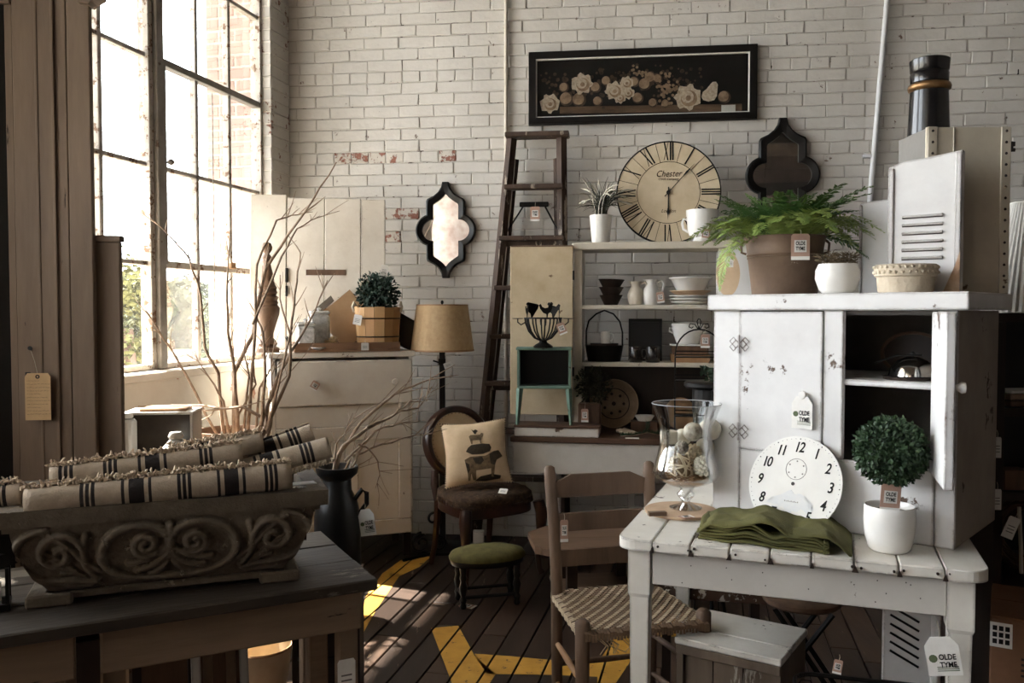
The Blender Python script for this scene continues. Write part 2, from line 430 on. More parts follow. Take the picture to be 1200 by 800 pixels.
# ---- window wall: masonry with openings
Z0, ZT = 1.075, 4.1
T0, T1 = .22, 2.2                                 # first window along the wall
openings = [(T0, T1), (2.75, 4.75), (5.3, 7.3)]
wall_left = struct('wall_left', loc=LWO, rz=LWA)
M_plas = mat('sill_plaster', (226, 219, 206), (212, 202, 186), scale=3, rough=.85, bump=.35, bscale=30, chip=.2, chipc=(186, 134, 112), cscale=4, coord='World')
b = nb()
bx(b, -.3, 8.6, -.41, 0, -.1, Z0 - .03)           # below the sills
bx(b, -.3, 8.6, -.41, 0, ZT, 4.7)
cur = -.3
for (a, c) in openings:
    bx(b, cur, a, -.41, -.006, Z0 - .03, ZT); cur = c
bx(b, cur, 8.6, -.41, -.006, Z0 - .03, ZT)
build('masonry', b, M_plas, wall_left)
# bricks on the pier beside the corner, and of its window jamb
zz = Z0 + .9 + CH / 2
M_jamb = mat('jamb_brick', (204, 197, 186), (188, 180, 168), scale=3, rough=.8, bump=.6, bscale=55, chip=.22, chipc=(128, 84, 66), cscale=10, coord='World')
JB = [brick_mesh(.2, CH - .005, 70 + i, M_jamb) for i in range(3)]
i = 0
while zz < 3.4:
    o = bpy.data.objects.new('brick', JB[i % 3]); C.objects.link(o); o.parent = wall_left
    o.matrix_local = Matrix.Translation((.112, .001 + rnd.uniform(-.003, .003), zz)) @ Matrix.Rotation(PI, 4, 'Z') @ Matrix.Diagonal((1.06, 1, 1, 1))
    o = bpy.data.objects.new('jamb_brick', JB[(i + 1) % 3]); C.objects.link(o); o.parent = wall_left      # faces the camera inside the reveal
    o.matrix_local = Matrix.Translation((T0 + .003 + rnd.uniform(-.003, .003), -.045, zz)) @ Matrix.Rotation(PI / 2, 4, 'Z') @ Matrix.Diagonal((.42, 1, 1, 1))
    zz += CH; i += 1
b = nb(); bx(b, T0 - .02, T1 + .1, -.2, .035, Z0 - .045, Z0 - .004, bev=.006)
sill = struct('trim_1', b, M_plas, LWO, LWA)
# ---- steel windows
M_steel = mat('peeling_steel', (206, 198, 186), (170, 158, 142), scale=9, rough=.7, bump=.5, bscale=60, chip=.32, chipc=(126, 92, 66), cscale=24)
M_mull = mat('grey_steel', (150, 142, 132), (120, 112, 102), scale=9, rough=.6, bump=.3, chip=.15, chipc=(88, 62, 46), cscale=12)
M_pane = glass('dusty_pane', (.97, .98, .98), film=.006)
M_pane2 = glass('dirty_pane', (.95, .96, .97), film=.018)
rows_z = [Z0, 1.58, 2.045, 2.555, 3.06, 3.57, ZT]
def steel_window(name, ta, tb):
    w = struct(name, loc=LWO, rz=LWA); YW = -.09; n = 6
    mid = (ta + tb) / 2
    cols = [ta + .02 + (mid - .05 - ta - .02) * k / 3 for k in range(4)] + [mid + .05 + (tb - .02 - mid - .05) * k / 3 for k in range(4)]
    b = nb()
    for x in (ta + .012, tb - .012): bx(b, x - .012, x + .012, YW - .03, YW + .03, Z0, ZT)
    for z in (Z0 + .012, ZT - .012): bx(b, ta, tb, YW - .03, YW + .03, z - .012, z + .012)
    build('window_frame', b, M_steel, w)
    b = nb(); bx(b, mid - .045, mid + .01, YW - .04, YW + .05, Z0, ZT, bev=.004); build('mullion', b, M_mull, w)
    b = nb(); bx(b, mid + .012, mid + .045, YW - .03, YW + .03, Z0, ZT, bev=.003); build('mullion', b, M_steel, w)
    for c in (cols[1], cols[2], cols[5], cols[6]):
        b = nb(); bx(b, c - .0125, c + .0125, YW - .018, YW + .018, Z0, ZT, bev=.003); build('muntin', b, M_steel, w)
    for i, z in enumerate(rows_z[1:-1]):
        for (x0, x1) in ((cols[0], cols[3]), (cols[4], cols[7])):
            hv = (i in (0, 2)) and x0 == cols[0]
            b = nb(); h = .017 if hv else .011
            bx(b, x0, x1, YW - .02, YW + (.03 if hv else .018), z - h, z + h, bev=.003); build('sash_rail' if hv else 'glazing_bar', b, M_mull if (hv and i == 2) else M_steel, w)
    if name == 'window_1':
        b = nb(); bx(b, cols[3] - .03, cols[3] - .004, YW + .01, YW + .035, 1.58, 2.555, bev=.003); build('sash_stile', b, M_mull, w)
        b = nb(); bx(b, .55, .6, YW + .03, YW + .05, 1.585, 1.62, bev=.004); build('sash_latch', b, M_tan, w)
        b = nb(); ball(b, (mid - .06, YW + .07, 2.07), .016, 2); tube(b, [(mid - .06, YW + .03, 2.07), (mid - .06, YW + .07, 2.07)], .006); build('sash_knob', b, M_mull, w, smooth=40)
        b = nb(); tube(b, [(.75, YW + .04, 2.5 - .02 * k) for k in range(60)], [.0035 if k % 2 else .0015 for k in range(60)], 5); build('sash_chain', b, M_mull, w)
    for x0, x1 in list(zip(cols[:4], cols[1:4])) + list(zip(cols[4:], cols[5:])):
        for z0, z1 in zip(rows_z, rows_z[1:]):
            b = nb(); v = [b.verts.new(p) for p in ((x0, YW - .004, z0), (x1, YW - .004, z0), (x1, YW - .004, z1), (x0, YW - .004, z1))]; b.faces.new(v)
            build('pane', b, M_pane2 if (x0 < .4 and z1 < 2.6) or (z1 < 1.6 and x0 < 1.0) else M_pane, w)
    return w
steel_window('window_1', *openings[0]); steel_window('window_2', *openings[1]); steel_window('window_3', *openings[2])
# ---- the rest of the shell, out of view
M_shell = mat('shell_plaster', (112, 104, 96), (92, 86, 80), rough=.9, coord='World')
b = nb(); bx(b, -.8, 9.2, -.41, 7.4, 4.62, 4.8); struct('ceiling', b, mat('ceiling_boards', (84, 68, 54), (62, 50, 40), rough=.9, coord='World'), LWO, LWA)
wr = struct('wall_rear')
b = nb(); bx(b, -5, 5, -3.9, -3.66, -.1, 4.7); build('backing', b, M_shell, wr)
b = nb(); bx(b, -5, -2.3, -3.6595, -3.6, -.1, 4.7); build('painted_pier', b, mat('rear_paint', (206, 196, 188), (170, 146, 134), scale=6, rough=.9, coord='World'), wr)
M_rb = [mat('rear_board_%d' % k, c, tuple(int(v * .7) for v in c), scale=5, rough=.8, coord='World') for k, c in enumerate(((70, 56, 46), (44, 36, 30), (96, 80, 66)))]
for k in range(24): b = nb(); bx(b, -2.295, 5, -3.6595, -3.62, .195 * k, .195 * k + .188); build('wall_board', b, M_rb[(k * 5 + k // 3) % 3], wr)
b = nb(); bx(b, 4.0, 4.2, -3.8, 5.2, -.1, 4.7); struct('wall_right', b, M_shell)

# ================================================================== OUTSIDE
# red brick outer reveal of the thick wall, seen through the end panes
wing = struct('wall_outside', loc=LEFT.w(T0 + .01, -.125), rz=LWA + PI / 2)   # local x points into the room, -y towards the camera
M_red = mat('red_brick', (200, 160, 146), (176, 136, 122), scale=3, rough=.9, bump=.5, coord='World')
M_redm = mat('lime_mortar', (214, 204, 188), (200, 190, 174), rough=.95, coord='World')
b = nb(); bx(b, -.3, .0, .004, .012, Z0 - .1, ZT + .1); build('mortar_bed', b, M_redm, wing)
OB = [brick_mesh(.098, .06, 90 + i, M_red, dep=.008) for i in range(4)]
z = Z0; i = 0
while z < ZT:
    for (x, L) in (((-.105, .205), (-.255, .08)) if i % 2 else ((-.052, .098), (-.162, .098), (-.256, .074))):
        o = bpy.data.objects.new('brick', OB[rnd.randrange(4)]); C.objects.link(o); o.parent = wing
        o.matrix_local = Matrix.Translation((x, rnd.uniform(-.003, .002), z)) @ Matrix.Diagonal((L / .098, 1, 1, 1))
    z += .073; i += 1
# unseen overhang, added over the windows: keeps the sun to a strip on the floor
b = nb(); bx(b, -1.0, 9, -2.45, -.41, 4.52, 4.62); struct('added_eave', b, M_white, LWO, LWA)
b = nb(); bx(b, -60, 60, -60, 60, -1.3, -1.2); struct('ground', b, mat('gravel_ground', (176, 172, 160), (156, 152, 140), scale=.5, rough=1, coord='World'))
M_tree = [mat('tree_leaf_%d' % i, c, tuple(int(v * .78) for v in c), scale=.8, rough=.8, coord='World') for i, c in enumerate([(92, 88, 34), (66, 70, 32), (52, 58, 32)])]
def tree(px, py_top, Y, wpx, lab, mi):
    g = thing('tree', lab, 'tree', Vector((at(px, 400, Y).x, Y, -1.22)))
    top = at(px, py_top, Y).z + 1.22; w = wpx / 1000 * Y
    b = nb(); tube(b, [(0, 0, 0), (.05, 0, top * .3), (0, .05, top * .6)], [.22, .17, .1], 8); build('trunk', b, M_brown, g)
    b = nb(); r = random.Random(int(px)); n = 2600
    blobs = [(Vector((r.uniform(-.5, .5) * w * .5, r.uniform(-.5, .5) * w * .5, top * r.uniform(.42, .8))), w * r.uniform(.16, .28)) for _ in range(16)]
    for _ in range(n):
        c, q = r.choice(blobs); u = Vector((r.gauss(0, 1), r.gauss(0, 1), r.gauss(0, 1))).normalized(); p = c + u * q * r.uniform(.75, 1.05)
        leaf(b, p, Vector((r.uniform(-1, 1), r.uniform(-1, 1), r.uniform(-1, .4))), u, w * .075, w * .05)
    build('foliage', b, M_tree[mi], g)
tree(146, 256, 12, 120, 'yellow green tree beyond the left panes of the steel window', 0)
tree(206, 312, 16, 130, 'green tree beyond the middle panes of the steel window', 1)
tree(250, 318, 22, 120, 'dark green tree by the brick wing outside the window', 2)
tree(170, 322, 32, 220, 'pale far tree low behind the window mullion', 1)
# ================================================================== THINGS: shared builders
def price_tag(name, label, loc, w, h, rz=0, rx=0, style='shop', group=None, string=.05, cat='tag', sdir=None, ry=0):
    """card hanging from a string; loc is the top centre of the card"""
    t = thing(name, label, cat, loc, rz, group); t.rotation_euler = (rx, ry, rz)
    b = nb()
    if style == 'clip': o = [(-w * .28, 0), (w * .28, 0), (w / 2, -h * .22), (w / 2, -h), (-w / 2, -h), (-w / 2, -h * .22)]
    else: o = [(-w * .4, 0), (w * .4, 0), (w / 2, -h * .08), (w / 2, -h), (-w / 2, -h), (-w / 2, -h * .08)]
    prism(b, o, -.0008, .0008); build('card', b, {'shop': M_kraft, 'clip': M_paper, 'plain': M_paper, 'old': mat('manila_card', (214, 176, 124), (196, 158, 108), rough=.9)}[style], t)
    if style in ('shop',):
        b = nb(); bx(b, -w * .33, w * .33, -.0016, -.0008, -h * .70, -h * .24); bx(b, -w * .495, w * .495, -.0016, -.0008, -h * .995, -h * .86); build('white_panel', b, M_paper, t, label='white panel')
    if style in ('shop', 'clip'):
        b = nb(); cz = -h * .47 if style == 'shop' else -h * .62; cx = 0 if style == 'shop' else w * .12
        for i, s in enumerate(('OLDE', 'TYME')):
            text(b, s, h * .2, Matrix.Translation((cx, -.0022, cz + h * (.1 - .2 * i))), bold=.0004, ext=.0002, wscale=.72 * w / h / .72)
        build('lettering', b, M_ink, t)
        if style == 'clip':
            b = nb()
            for i in range(3): bx(b, cx - w * .34, cx + w * .3, -.0016, -.0008, -h * (.78 + .05 * i), -h * (.765 + .05 * i))
            prism(b, circ(w * .13, 10, -w * .3, -h * .55), -.0016, -.0008); build('printed_tree', b, mat('green_ink', (92, 104, 72), rough=.9), t)
    if style == 'old':
        b = nb(); ring(b, circ(.007, 12, 0, -.012), circ(.003, 12, 0, -.012), -.002, -.0006); build('eyelet', b, M_dark, t)
        b = nb(); r = random.Random(3)
        for i in range(11):
            z = -.026 - i * (h - .035) / 11; x = -w * .42
            while x < w * (.4 if i % 4 else .05):
                l = r.uniform(.003, .011); tube(b, [(x + l * k / 3, -.0012, z + r.uniform(-.0012, .0014)) for k in range(4)], .0004, 3, cap=False); x += l + r.uniform(.0015, .003)
        build('handwriting', b, M_dark, t)
    if style == 'plain':
        b = nb()
        for i in range(3): bx(b, -w * .3, w * .3, -.0014, -.0008, -h * (.45 + .14 * i), -h * (.41 + .14 * i))
        build('print', b, mat('grey_ink', (120, 116, 112), rough=.9), t)
    if string:
        sd = sdir or (0, .004, string)
        b = nb(); tube(b, [(0, 0, -.004), (sd[0] * .5 + .002, sd[1] * .5, sd[2] * .5), sd], .0008, 4); build('string', b, M_string, t)
    return t
def leaves_ball(name, parent, c, r, n, l, w, m, sc=(1, 1, 1), inner=.7):
    b = nb(); q = random.Random(n)
    for _ in range(n):
        u = Vector((q.gauss(0, 1), q.gauss(0, 1), q.gauss(0, 1))).normalized(); k = r * q.uniform(inner, 1)
        p = Vector(c) + Vector((u.x * sc[0], u.y * sc[1], u.z * sc[2])) * k
        leaf(b, p, u + Vector((q.uniform(-1, 1), q.uniform(-1, 1), q.uniform(-1, 1))) * .9, u, l * q.uniform(.7, 1.3), w)
    return build(name, b, m, parent)
def on_wall(px, py, off=0):
    q = WALL.px(px, py, -off); return WALL.w(*q)

# ================================================================== BACK WALL
# ---- still life in a long black frame
L0 = WALL.px(620, 148); L1 = WALL.px(887, 53)
pw, ph = L1.x - L0.x, .424
pic = thing('framed_picture', 'long black framed still life print of flowers and fruit on brick wall', 'picture', WALL.w((L0.x + L1.x) / 2, 0, 2.442), WALL.a)
def rect(w, z0, z1): return [(-w / 2, z0), (w / 2, z0), (w / 2, z1), (-w / 2, z1)]
b = nb(); ring(b, rect(pw, 0, ph), rect(pw - .012, .006, ph - .006), -.03, -.002); ring(b, rect(pw - .012, .006, ph - .006), rect(pw - .085, .042, ph - .042), -.036, -.002)
build('frame', b, mat('picture_frame_black', (20, 18, 17), (30, 27, 25), rough=.3, bump=.05), pic)
b = nb(); ring(b, rect(pw - .085, .042, ph - .042), rect(pw - .097, .048, ph - .048), -.028, -.002); build('white_fillet', b, M_paper, pic, label='thin white line around the print')
iw, z0, z1 = pw - .098, .049, ph - .049
b = nb(); bx(b, -iw / 2, iw / 2, -.012, -.004, z0, z1); build('print', b, mat('print_dark', (34, 26, 22), (18, 14, 13), scale=4, rough=.6, bump=0), pic)
def u(px, py):                                       # spot on the print from the 1200x800 crop at 4x that starts at (600, 20)
    return ((px - 612) / 1000 * iw * 1.02, z0 + (1 - (py - (205 - (px - 112) * .03)) / 265) * (z1 - z0))
P_cream = mat('print_cream', (240, 222, 196), (196, 166, 134), scale=60, rough=.7, bump=0)
P_mid = mat('print_fruit', (200, 164, 128), (138, 106, 80), scale=22, rough=.7, bump=0)
P_low = mat('print_shadow_fruit', (112, 86, 66), (62, 47, 38), scale=30, rough=.7, bump=0)
P_ledge = mat('print_ledge', (138, 106, 78), (88, 64, 46), scale=20, rough=.7, bump=0, stretch=(.2, 1, 1))
b = nb(); a0, a1 = u(235, 428), u(1075, 398); prism(b, [u(230, 452), u(1075, 440), u(1075, 405), u(230, 420)], -.0128, -.0122); build('printed_ledge', b, P_ledge, pic)
def printed(name, spots, m, dy, n=12):
    for (x, y, r) in spots:
        b = nb(); cx, cz = u(x, y); rr = r / 1000 * iw; k = 7 if name == 'printed_flower' else 0
        pts = [(cx + rr * (1 + (.16 * math.sin(k * t + x) if k else 0)) * math.cos(t), cz + rr * (1 + (.16 * math.sin(k * t + x) if k else .05 * math.sin(t))) * math.sin(t)) for t in [2 * PI * i / 26 for i in range(26)]]
        prism(b, pts, dy - .0006, dy); build(name, b, m, pic)
FL = [(182, 405, 44), (335, 312, 48), (488, 345, 42), (545, 308, 30), (552, 355, 28), (514, 378, 26), (828, 375, 58)]
printed('printed_flower', FL, P_cream, -.0142); printed('flower_shade', [(x + r * .1, y + r * .12, r * .66) for x, y, r in FL], P_mid, -.0146); printed('flower_heart', [(x - r * .02, y, r * .5) for x, y, r in FL], P_cream, -.015); printed('flower_shade', [(x + r * .05, y + r * .08, r * .22) for x, y, r in FL], P_mid, -.0154)
FR_ = [(262, 385, 34), (322, 388, 34), (598, 380, 27), (630, 316, 30), (580, 305, 26), (655, 285, 28), (690, 290, 22), (995, 376, 30), (668, 402, 22), (726, 405, 20), (450, 300, 24), (400, 330, 26), (410, 395, 24), (250, 330, 24)]
printed('printed_fruit', FR_, P_low, -.0132); printed('fruit_light', [(x - r * .12, y - r * .12, r * .82) for x, y, r in FR_], P_mid, -.0138)
b = nb(); cx, cz = u(928, 352); s_ = iw / 1000
prism(b, [(cx + x * s_, cz + y * s_) for x, y in [(-38, -20), (-30, -36), (-5, -44), (22, -38), (34, -18), (36, 8), (38, 34), (30, 48), (14, 48), (2, 36), (-14, 16), (-32, 2)]], -.0142, -.0134); build('printed_pear', b, P_cream, pic)
b = nb(); q = random.Random(5)
for _ in range(48):
    cx, cz = u(728 + q.gauss(0, 24), 335 + q.gauss(0, 30)); prism(b, circ(.009, 8, cx, cz), -.0148, -.0142)
for _ in range(16):
    cx, cz = u(598 + q.gauss(0, 18), 260 + q.gauss(0, 10)); prism(b, circ(.008, 8, cx, cz), -.0148, -.0142)
build('printed_grapes', b, P_mid, pic, kind='stuff')
b = nb()
for _ in range(190):
    x = q.uniform(140, 900); y = 290 + q.gauss(0, 28) + (60 if q.random() < .35 else 0); cx, cz = u(x, y); r = q.uniform(.005, .014)
    prism(b, circ(r, 6, cx, cz, q.random()), -.013, -.0124)
build('printed_foliage', b, P_low, pic, kind='stuff')
b = nb(); bx(b, u(982, 0)[0], u(1046, 0)[0], -.017, -.0162, u(982, 444)[1], u(982, 412)[1]); build('price_sticker', b, M_paper, pic, label='white price sticker')
b = nb(); bx(b, -iw / 2, iw / 2, -.0195, -.0185, z0, z1); build('glass_pane', b, M_glass, pic)

# ---- two lobed mirrors
def lobed(s, inner=False):
    """one quarter of the outline, mirrored: x to the right, z up, in pixels of the left mirror"""
    if not inner: q = [(3.6, 56), (5.0, 50), (8.5, 44.5), (14, 40), (21.5, 36.5), (22.8, 34), (22.8, 18.5)]; cx, rx, rz, a1 = 18, 17.5, 18.5, R(74)
    else: q = [(.6, 42), (3.4, 38.6), (7.2, 35.4), (11, 32.8), (14.6, 30.4), (15.2, 28.5), (15.2, 12.5)]; cx, rx, rz, a1 = 15, 13.2, 12.5, R(89)
    n = 9; lobe = [(cx + rx * math.cos(t), rz * math.sin(t)) for t in [a1 * (1 - i / n) for i in range(n + 1)]]
    up = q + lobe
    right = up + [(x, -z) for x, z in up[:-1][::-1]]
    return [(x * s, z * s) for x, z in right] + [(-x * s, z * s) for x, z in right[::-1]]
M_mir = mat('mirror_silver', (236, 236, 236), rough=.02, metal=1, bump=0)
def mirror(px, py, sc, label):
    c = WALL.px(px, py); s = sc * .0051
    t = thing('lobed_mirror', label, 'mirror', WALL.w(c.x, 0, c.z), WALL.a)
    o, i = lobed(s), lobed(s, True); m = [(a[0] * .78 + b_[0] * .22, a[1] * .78 + b_[1] * .22) for a, b_ in zip(o, i)]
    b = nb(); n = len(o)
    rows = [[b.verts.new((p[0], y, p[1])) for p in pts] for pts, y in ((o, -.002), (o, -.03), (m, -.036), (i, -.026), (i, -.01))]
    for r0, r1 in zip(rows, rows[1:]):
        for k in range(n): b.faces.new((r0[k], r0[(k + 1) % n], r1[(k + 1) % n], r1[k]))
    build('frame', b, M_black, t, smooth=35)
    b = nb(); prism(b, i, -.014, -.006); build('mirror_glass', b, M_mir, t)
    return t
mirror(523, 270, 1.0, 'black lobed mirror with clear glass hanging alone above the drum lampshade')
mirror(916, 206, 1.13, 'black lobed mirror half hidden behind the fern')

# ---- pipes on the wall
def pipe(pxs, r, off, m, label, down=None):
    pts = [on_wall(x, y, off) for x, y in pxs]
    if down is not None: pts.append(Vector((pts[-1].x + (pts[-1].x - pts[0].x) * (pts[-1].z - down) / (pts[0].z - pts[-1].z), pts[-1].y, down)))
    top = pts[0] + Vector((0, 0, 1.1)); pts = [top] + pts
    o0 = pts[-1].copy(); b = nb(); tube(b, [p - o0 for p in pts], r, 10)
    t = thing('wall_pipe', label, 'pipe', o0); build('tube', b, m, t, smooth=50)
    for k in (.3, .55, .8):
        p = pts[0].lerp(pts[-1], k) - o0; b = nb(); box(b, p + Vector((0, off * .5, 0)), (r * 3, off * 1.2, .018), rz=WALL.a, bev=.002); build('clip', b, m, t)
    return t
pipe([(593, -5), (593, 158)], .011, .016, mat('pipe_cream', (208, 198, 184), (190, 178, 162), rough=.5), 'thin cream pipe running up the brick wall above the ladder', .05)
pipe([(1040, -5), (1019, 240)], .015, .025, mat('pipe_white', (222, 222, 224), (206, 206, 208), rough=.35, spec=.5), 'white leaning pipe on the wall behind the white shutters', .6)

# ================================================================== DRESSING TABLE, HUTCH AND WHAT STANDS ON THEM (far centre)
ZTB = .70; TF = Frame((-.010, 4.43, 0), R(-9))
tb = thing('console_table', 'long white console table with worn brown top under the open hutch', 'table', TF.o, TF.a)
M_ctop = mat('worn_brown_top', (98, 66, 46), (66, 44, 31), scale=7, rough=.55, stretch=(.2, 1, 1), bump=.3)
for i in range(3):
    b = nb(); bx(b, 0, 1.35, i * .17, i * .17 + .168, ZTB - .028, ZTB, bev=.004); build('top_plank', b, M_ctop, tb)
b = nb(); bx(b, .01, 1.33, .02, .04, ZTB - .195, ZTB - .029, bev=.003); build('apron', b, M_white, tb)
b = nb(); bx(b, .01, .03, .041, .49, ZTB - .195, ZTB - .029); build('apron', b, M_white, tb)
b = nb(); bx(b, .01, 1.33, .48, .50, ZTB - .195, ZTB - .029); build('apron', b, M_white, tb)
for x, y in ((.2, .44), (1.25, .08), (1.25, .44), (.62, .44)):
    b = nb(); box(b, (x, y, (ZTB - .03) / 2), (.05, .05, ZTB - .03), taper=.7); build('leg', b, M_white, tb)

hl = TF.loc(at(676, 424, 4.70)); HW, HD_ = .80, .25
HF = Frame(TF.w(hl.x, .262, ZTB), TF.a); zt = 1.722 - ZTB
M_hut = mat('hutch_cream', (216, 205, 184), (196, 184, 162), scale=5, rough=.55, chip=.1, chipc=(104, 76, 54), cscale=8)
hu = thing('open_hutch', 'cream open backed hutch with shelves of crockery standing on console table', 'cabinet', HF.o, HF.a)
for x0, x1 in ((0, .03), (HW - .03, HW)):
    b = nb(); bx(b, x0, x1, .0, HD_, 0, zt - .04, bev=.003); build('side_panel', b, M_hut, hu)
b = nb(); bx(b, HW - .05, HW + .07, -.02, -.001, 0, zt - .04, bev=.003); build('face_board', b, M_hut, hu)
b = nb(); bx(b, -.01, .035, -.018, -.001, 0, zt - .04, bev=.003); build('face_board', b, M_hut, hu)
b = nb(); bx(b, -.02, HW + .03, -.03, HD_ + .005, zt - .04, zt, bev=.005); build('top_board', b, M_hut, hu)
S1, S2 = 1.385, 1.075                                # shelf tops in room height
for z in (S1, S2):
    b = nb(); bx(b, .03, HW - .03, -.01, HD_, z - ZTB - .022, z - ZTB, bev=.003); build('shelf', b, M_hut, hu)
b = nb(); bx(b, .03, HW - .03, HD_ - .012, HD_, 0, S2 - ZTB - .03); build('back_panel', b, M_dark, hu, label='dark brown lower back panel')
M_door = mat('tan_door', (206, 186, 150), (180, 156, 118), scale=4, rough=.6, chip=.04, chipc=(112, 84, 58))
b = nb(); bx(b, -.355, -.014, -.045, -.024, .09, zt - .015, bev=.003); dr = build('door', b, M_door, hu, label='tan plywood door swung open')
b = nb(); bx(b, -.352, -.016, -.047, -.0455, zt - .022, zt - .016); build('door_edge', b, M_brown, dr)
for z in (.3, .82):
    b = nb(); tube(b, [(-.012, -.04, z), (-.012, -.04, z + .05)], .006, 8); build('hinge', b, M_iron, dr)
def hutch_spot(px, z, dy): # spot on the shelf at hutch depth dy
    Y = HF.w(.4, dy).y
    for _ in range(4):
        p = stand(px, z, Y); k = HF.loc(p); Y += (dy - k.y)
    return stand(px, z, Y)
# dark stacked bowls
for i in range(3):
    b = nb(); s = .072 - .004 * (2 - i)
    lathe(b, [(0, .004), (s * .5, .004), (s * .55, 0), (s * .6, .004), (s * .96, .05), (s * 1.02, .054), (s * .98, .056), (s * .5, .012), (0, .01)], 20)
    o = build('bowl', b, M_dark, smooth=50); o.location = hutch_spot(716, S1, .1) + Vector((0, 0, .0005 + .043 * i))
    tag(o, ('dark wooden bowl at the bottom of the stack on the upper hutch shelf', 'dark wooden bowl in the middle of the stack on the upper hutch shelf', 'dark wooden bowl topmost of the stack on the upper hutch shelf')[i], 'bowl', 'dark bowls on the hutch shelf')
    o.rotation_euler = (0, R((0, 1, 2)[i]), 0)
# jugs
def jug(px, s, label, m, handle):
    t = thing('jug', label, 'jug', hutch_spot(px, S1, .1), R(-8), 'white jugs on the upper shelf')
    b = nb(); lathe(b, [(0, 0), (.034 * s, 0), (.038 * s, .006), (.048 * s, .04 * s), (.049 * s, .06 * s), (.042 * s, .085 * s), (.028 * s, .105 * s), (.026 * s, .118 * s), (.034 * s, .14 * s), (.031 * s, .14 * s), (.023 * s, .118 * s), (.02 * s, .1 * s), (0, .02)], 24)
    build('body', b, m, t, smooth=60)
    b = nb(); prism(b, [(-.03 * s, .14 * s), (-.045 * s, .143 * s), (-.03 * s, .12 * s)], -.01, .01); build('spout', b, m, t)
    b = nb(); tube(b, [(.03 * s, 0, .125 * s), (.055 * s, -.01, .136 * s), (.068 * s, -.01, .115 * s), (.062 * s, -.01, .08 * s), (.044 * s, 0, .055 * s)], .0065, 8); build('handle', b, m, t, smooth=60)
jug(745, .93, 'cream jug without a tag beside the stack of dark bowls', mat('cream_ceramic', (216, 204, 184), (204, 190, 168), rough=.3, bump=.03), 1)
jug(763, 1.0, 'white jug with a curved handle and a price tag', M_ceram, 1)
price_tag('price_tag', 'kraft price tag hanging from the handle of the white jug', hutch_spot(773, S1 + .07, .03), .04, .058, HF.a, style='shop', ry=R(-8))
# plates and basin
pz = S1 + .0005; dish = [(.105, .016, 'white plate at the bottom of the stack on the upper shelf', M_ceram), (.118, .016, 'white wide plate second from the bottom of the shelf stack', M_ceram), (.118, .016, 'grey rimmed plate in the middle of the shelf stack', M_ceram), (.112, .026, 'tan shallow dish under the big white basin', mat('tan_ceramic', (206, 172, 132), (186, 150, 112), rough=.4, bump=.05))]
for r, h, lb, m in dish:
    b = nb(); lathe(b, [(0, .003), (r * .55, .003), (r * .57, 0), (r * .62, .003), (r, h), (r * .99, h + .003), (r * .62, .008), (0, .007)], 28); o = build('plate', b, m, smooth=50)
    o.location = hutch_spot(809, pz, .12); o.location.z = pz; tag(o, lb, 'plate', 'crockery stacked on the upper shelf'); pz += h + .0005
b = nb(); r = .112; lathe(b, [(0, .004), (r * .6, .004), (r * .62, 0), (r * .68, .006), (r * .92, .062), (r * 1.06, .068), (r * 1.05, .073), (r * .9, .066), (r * .62, .012), (0, .01)], 28); o = build('basin', b, M_ceram, smooth=50)
o.location = hutch_spot(809, pz, .12); o.location.z = pz; tag(o, 'big white enamel basin on top of the stacked plates', 'bowl')
# second shelf: oval tin with tall handle, mug, black frame, two dark mugs, tureen, wooden boxes
p = hutch_spot(708, S2, .11); t = thing('oval_basket', 'dark oval metal basket with tall bail handle on the second shelf', 'basket', p, HF.a)
b = nb(); lathe(b, [(0, .003), (.085, .003), (.09, 0), (.105, .085), (.108, .088), (.102, .088), (.088, .008), (0, .008)], 28, sy=.6); build('body', b, M_iron, t, smooth=50)
b = nb(); tube(b, [(-.1, 0, .08), (-.1, 0, .17), (-.085, 0, .225), (-.045, 0, .262), (0, 0, .282), (.05, 0, .262), (.085, 0, .22), (.1, 0, .16), (.1, 0, .08)], .0045, 6); build('handle', b, M_iron, t, smooth=50)
def mug(name, px, z, dy, s, m, label, side, group=None, loc=None):
    t = thing(name, label, 'mug', loc if loc is not None else hutch_spot(px, z, dy), HF.a, group)
    b = nb(); lathe(b, [(0, 0), (.035 * s, 0), (.038 * s, .004), (.038 * s, .085 * s), (.036 * s, .087 * s), (.034 * s, .083 * s), (.033 * s, .008), (0, .007)], 24); build('body', b, m, t, smooth=50)
    b = nb(); q = side * s; tube(b, [(.034 * q, -.01, .074 * s), (.056 * q, -.016, .07 * s), (.06 * q, -.016, .045 * s), (.052 * q, -.014, .024 * s), (.034 * q, -.01, .018 * s)], .0055 * s, 8); build('handle', b, m, t, smooth=60)
    return t
b = nb(); lathe(b, [(0, 0), (.078, 0), (.078, .012), (0, .012)], 24, sy=.62); o = build('tray', b, M_dark, smooth=40); o.location = p + Vector((0, 0, .0885)); o.rotation_euler = (0, 0, HF.a); tag(o, 'dark oval wooden tray laid over the rim of the oval basket', 'tray')
mug('mug', 709, 0, 0, .74, M_ceram, 'small white mug standing on the oval basket', 1, loc=p + Vector((.005, -.02, .1008)))
M_pewt = mat('dark_glaze', (44, 36, 32), (30, 25, 22), rough=.22, bump=.05, spec=.6)
mug('mug', 745, S2, .06, .98, M_pewt, 'dark glazed mug beside the oval basket, left of a pair', 1, 'dark mugs on the second shelf')
mug('mug', 765, S2, .06, 1.0, M_pewt, 'dark glazed mug in front of the black square frame, right of a pair', -1, 'dark mugs on the second shelf')
p = hutch_spot(756, S2, .19); t = thing('slate_board', 'black square framed slate standing behind two dark mugs', 'frame', p, HF.a, rx=R(-4))
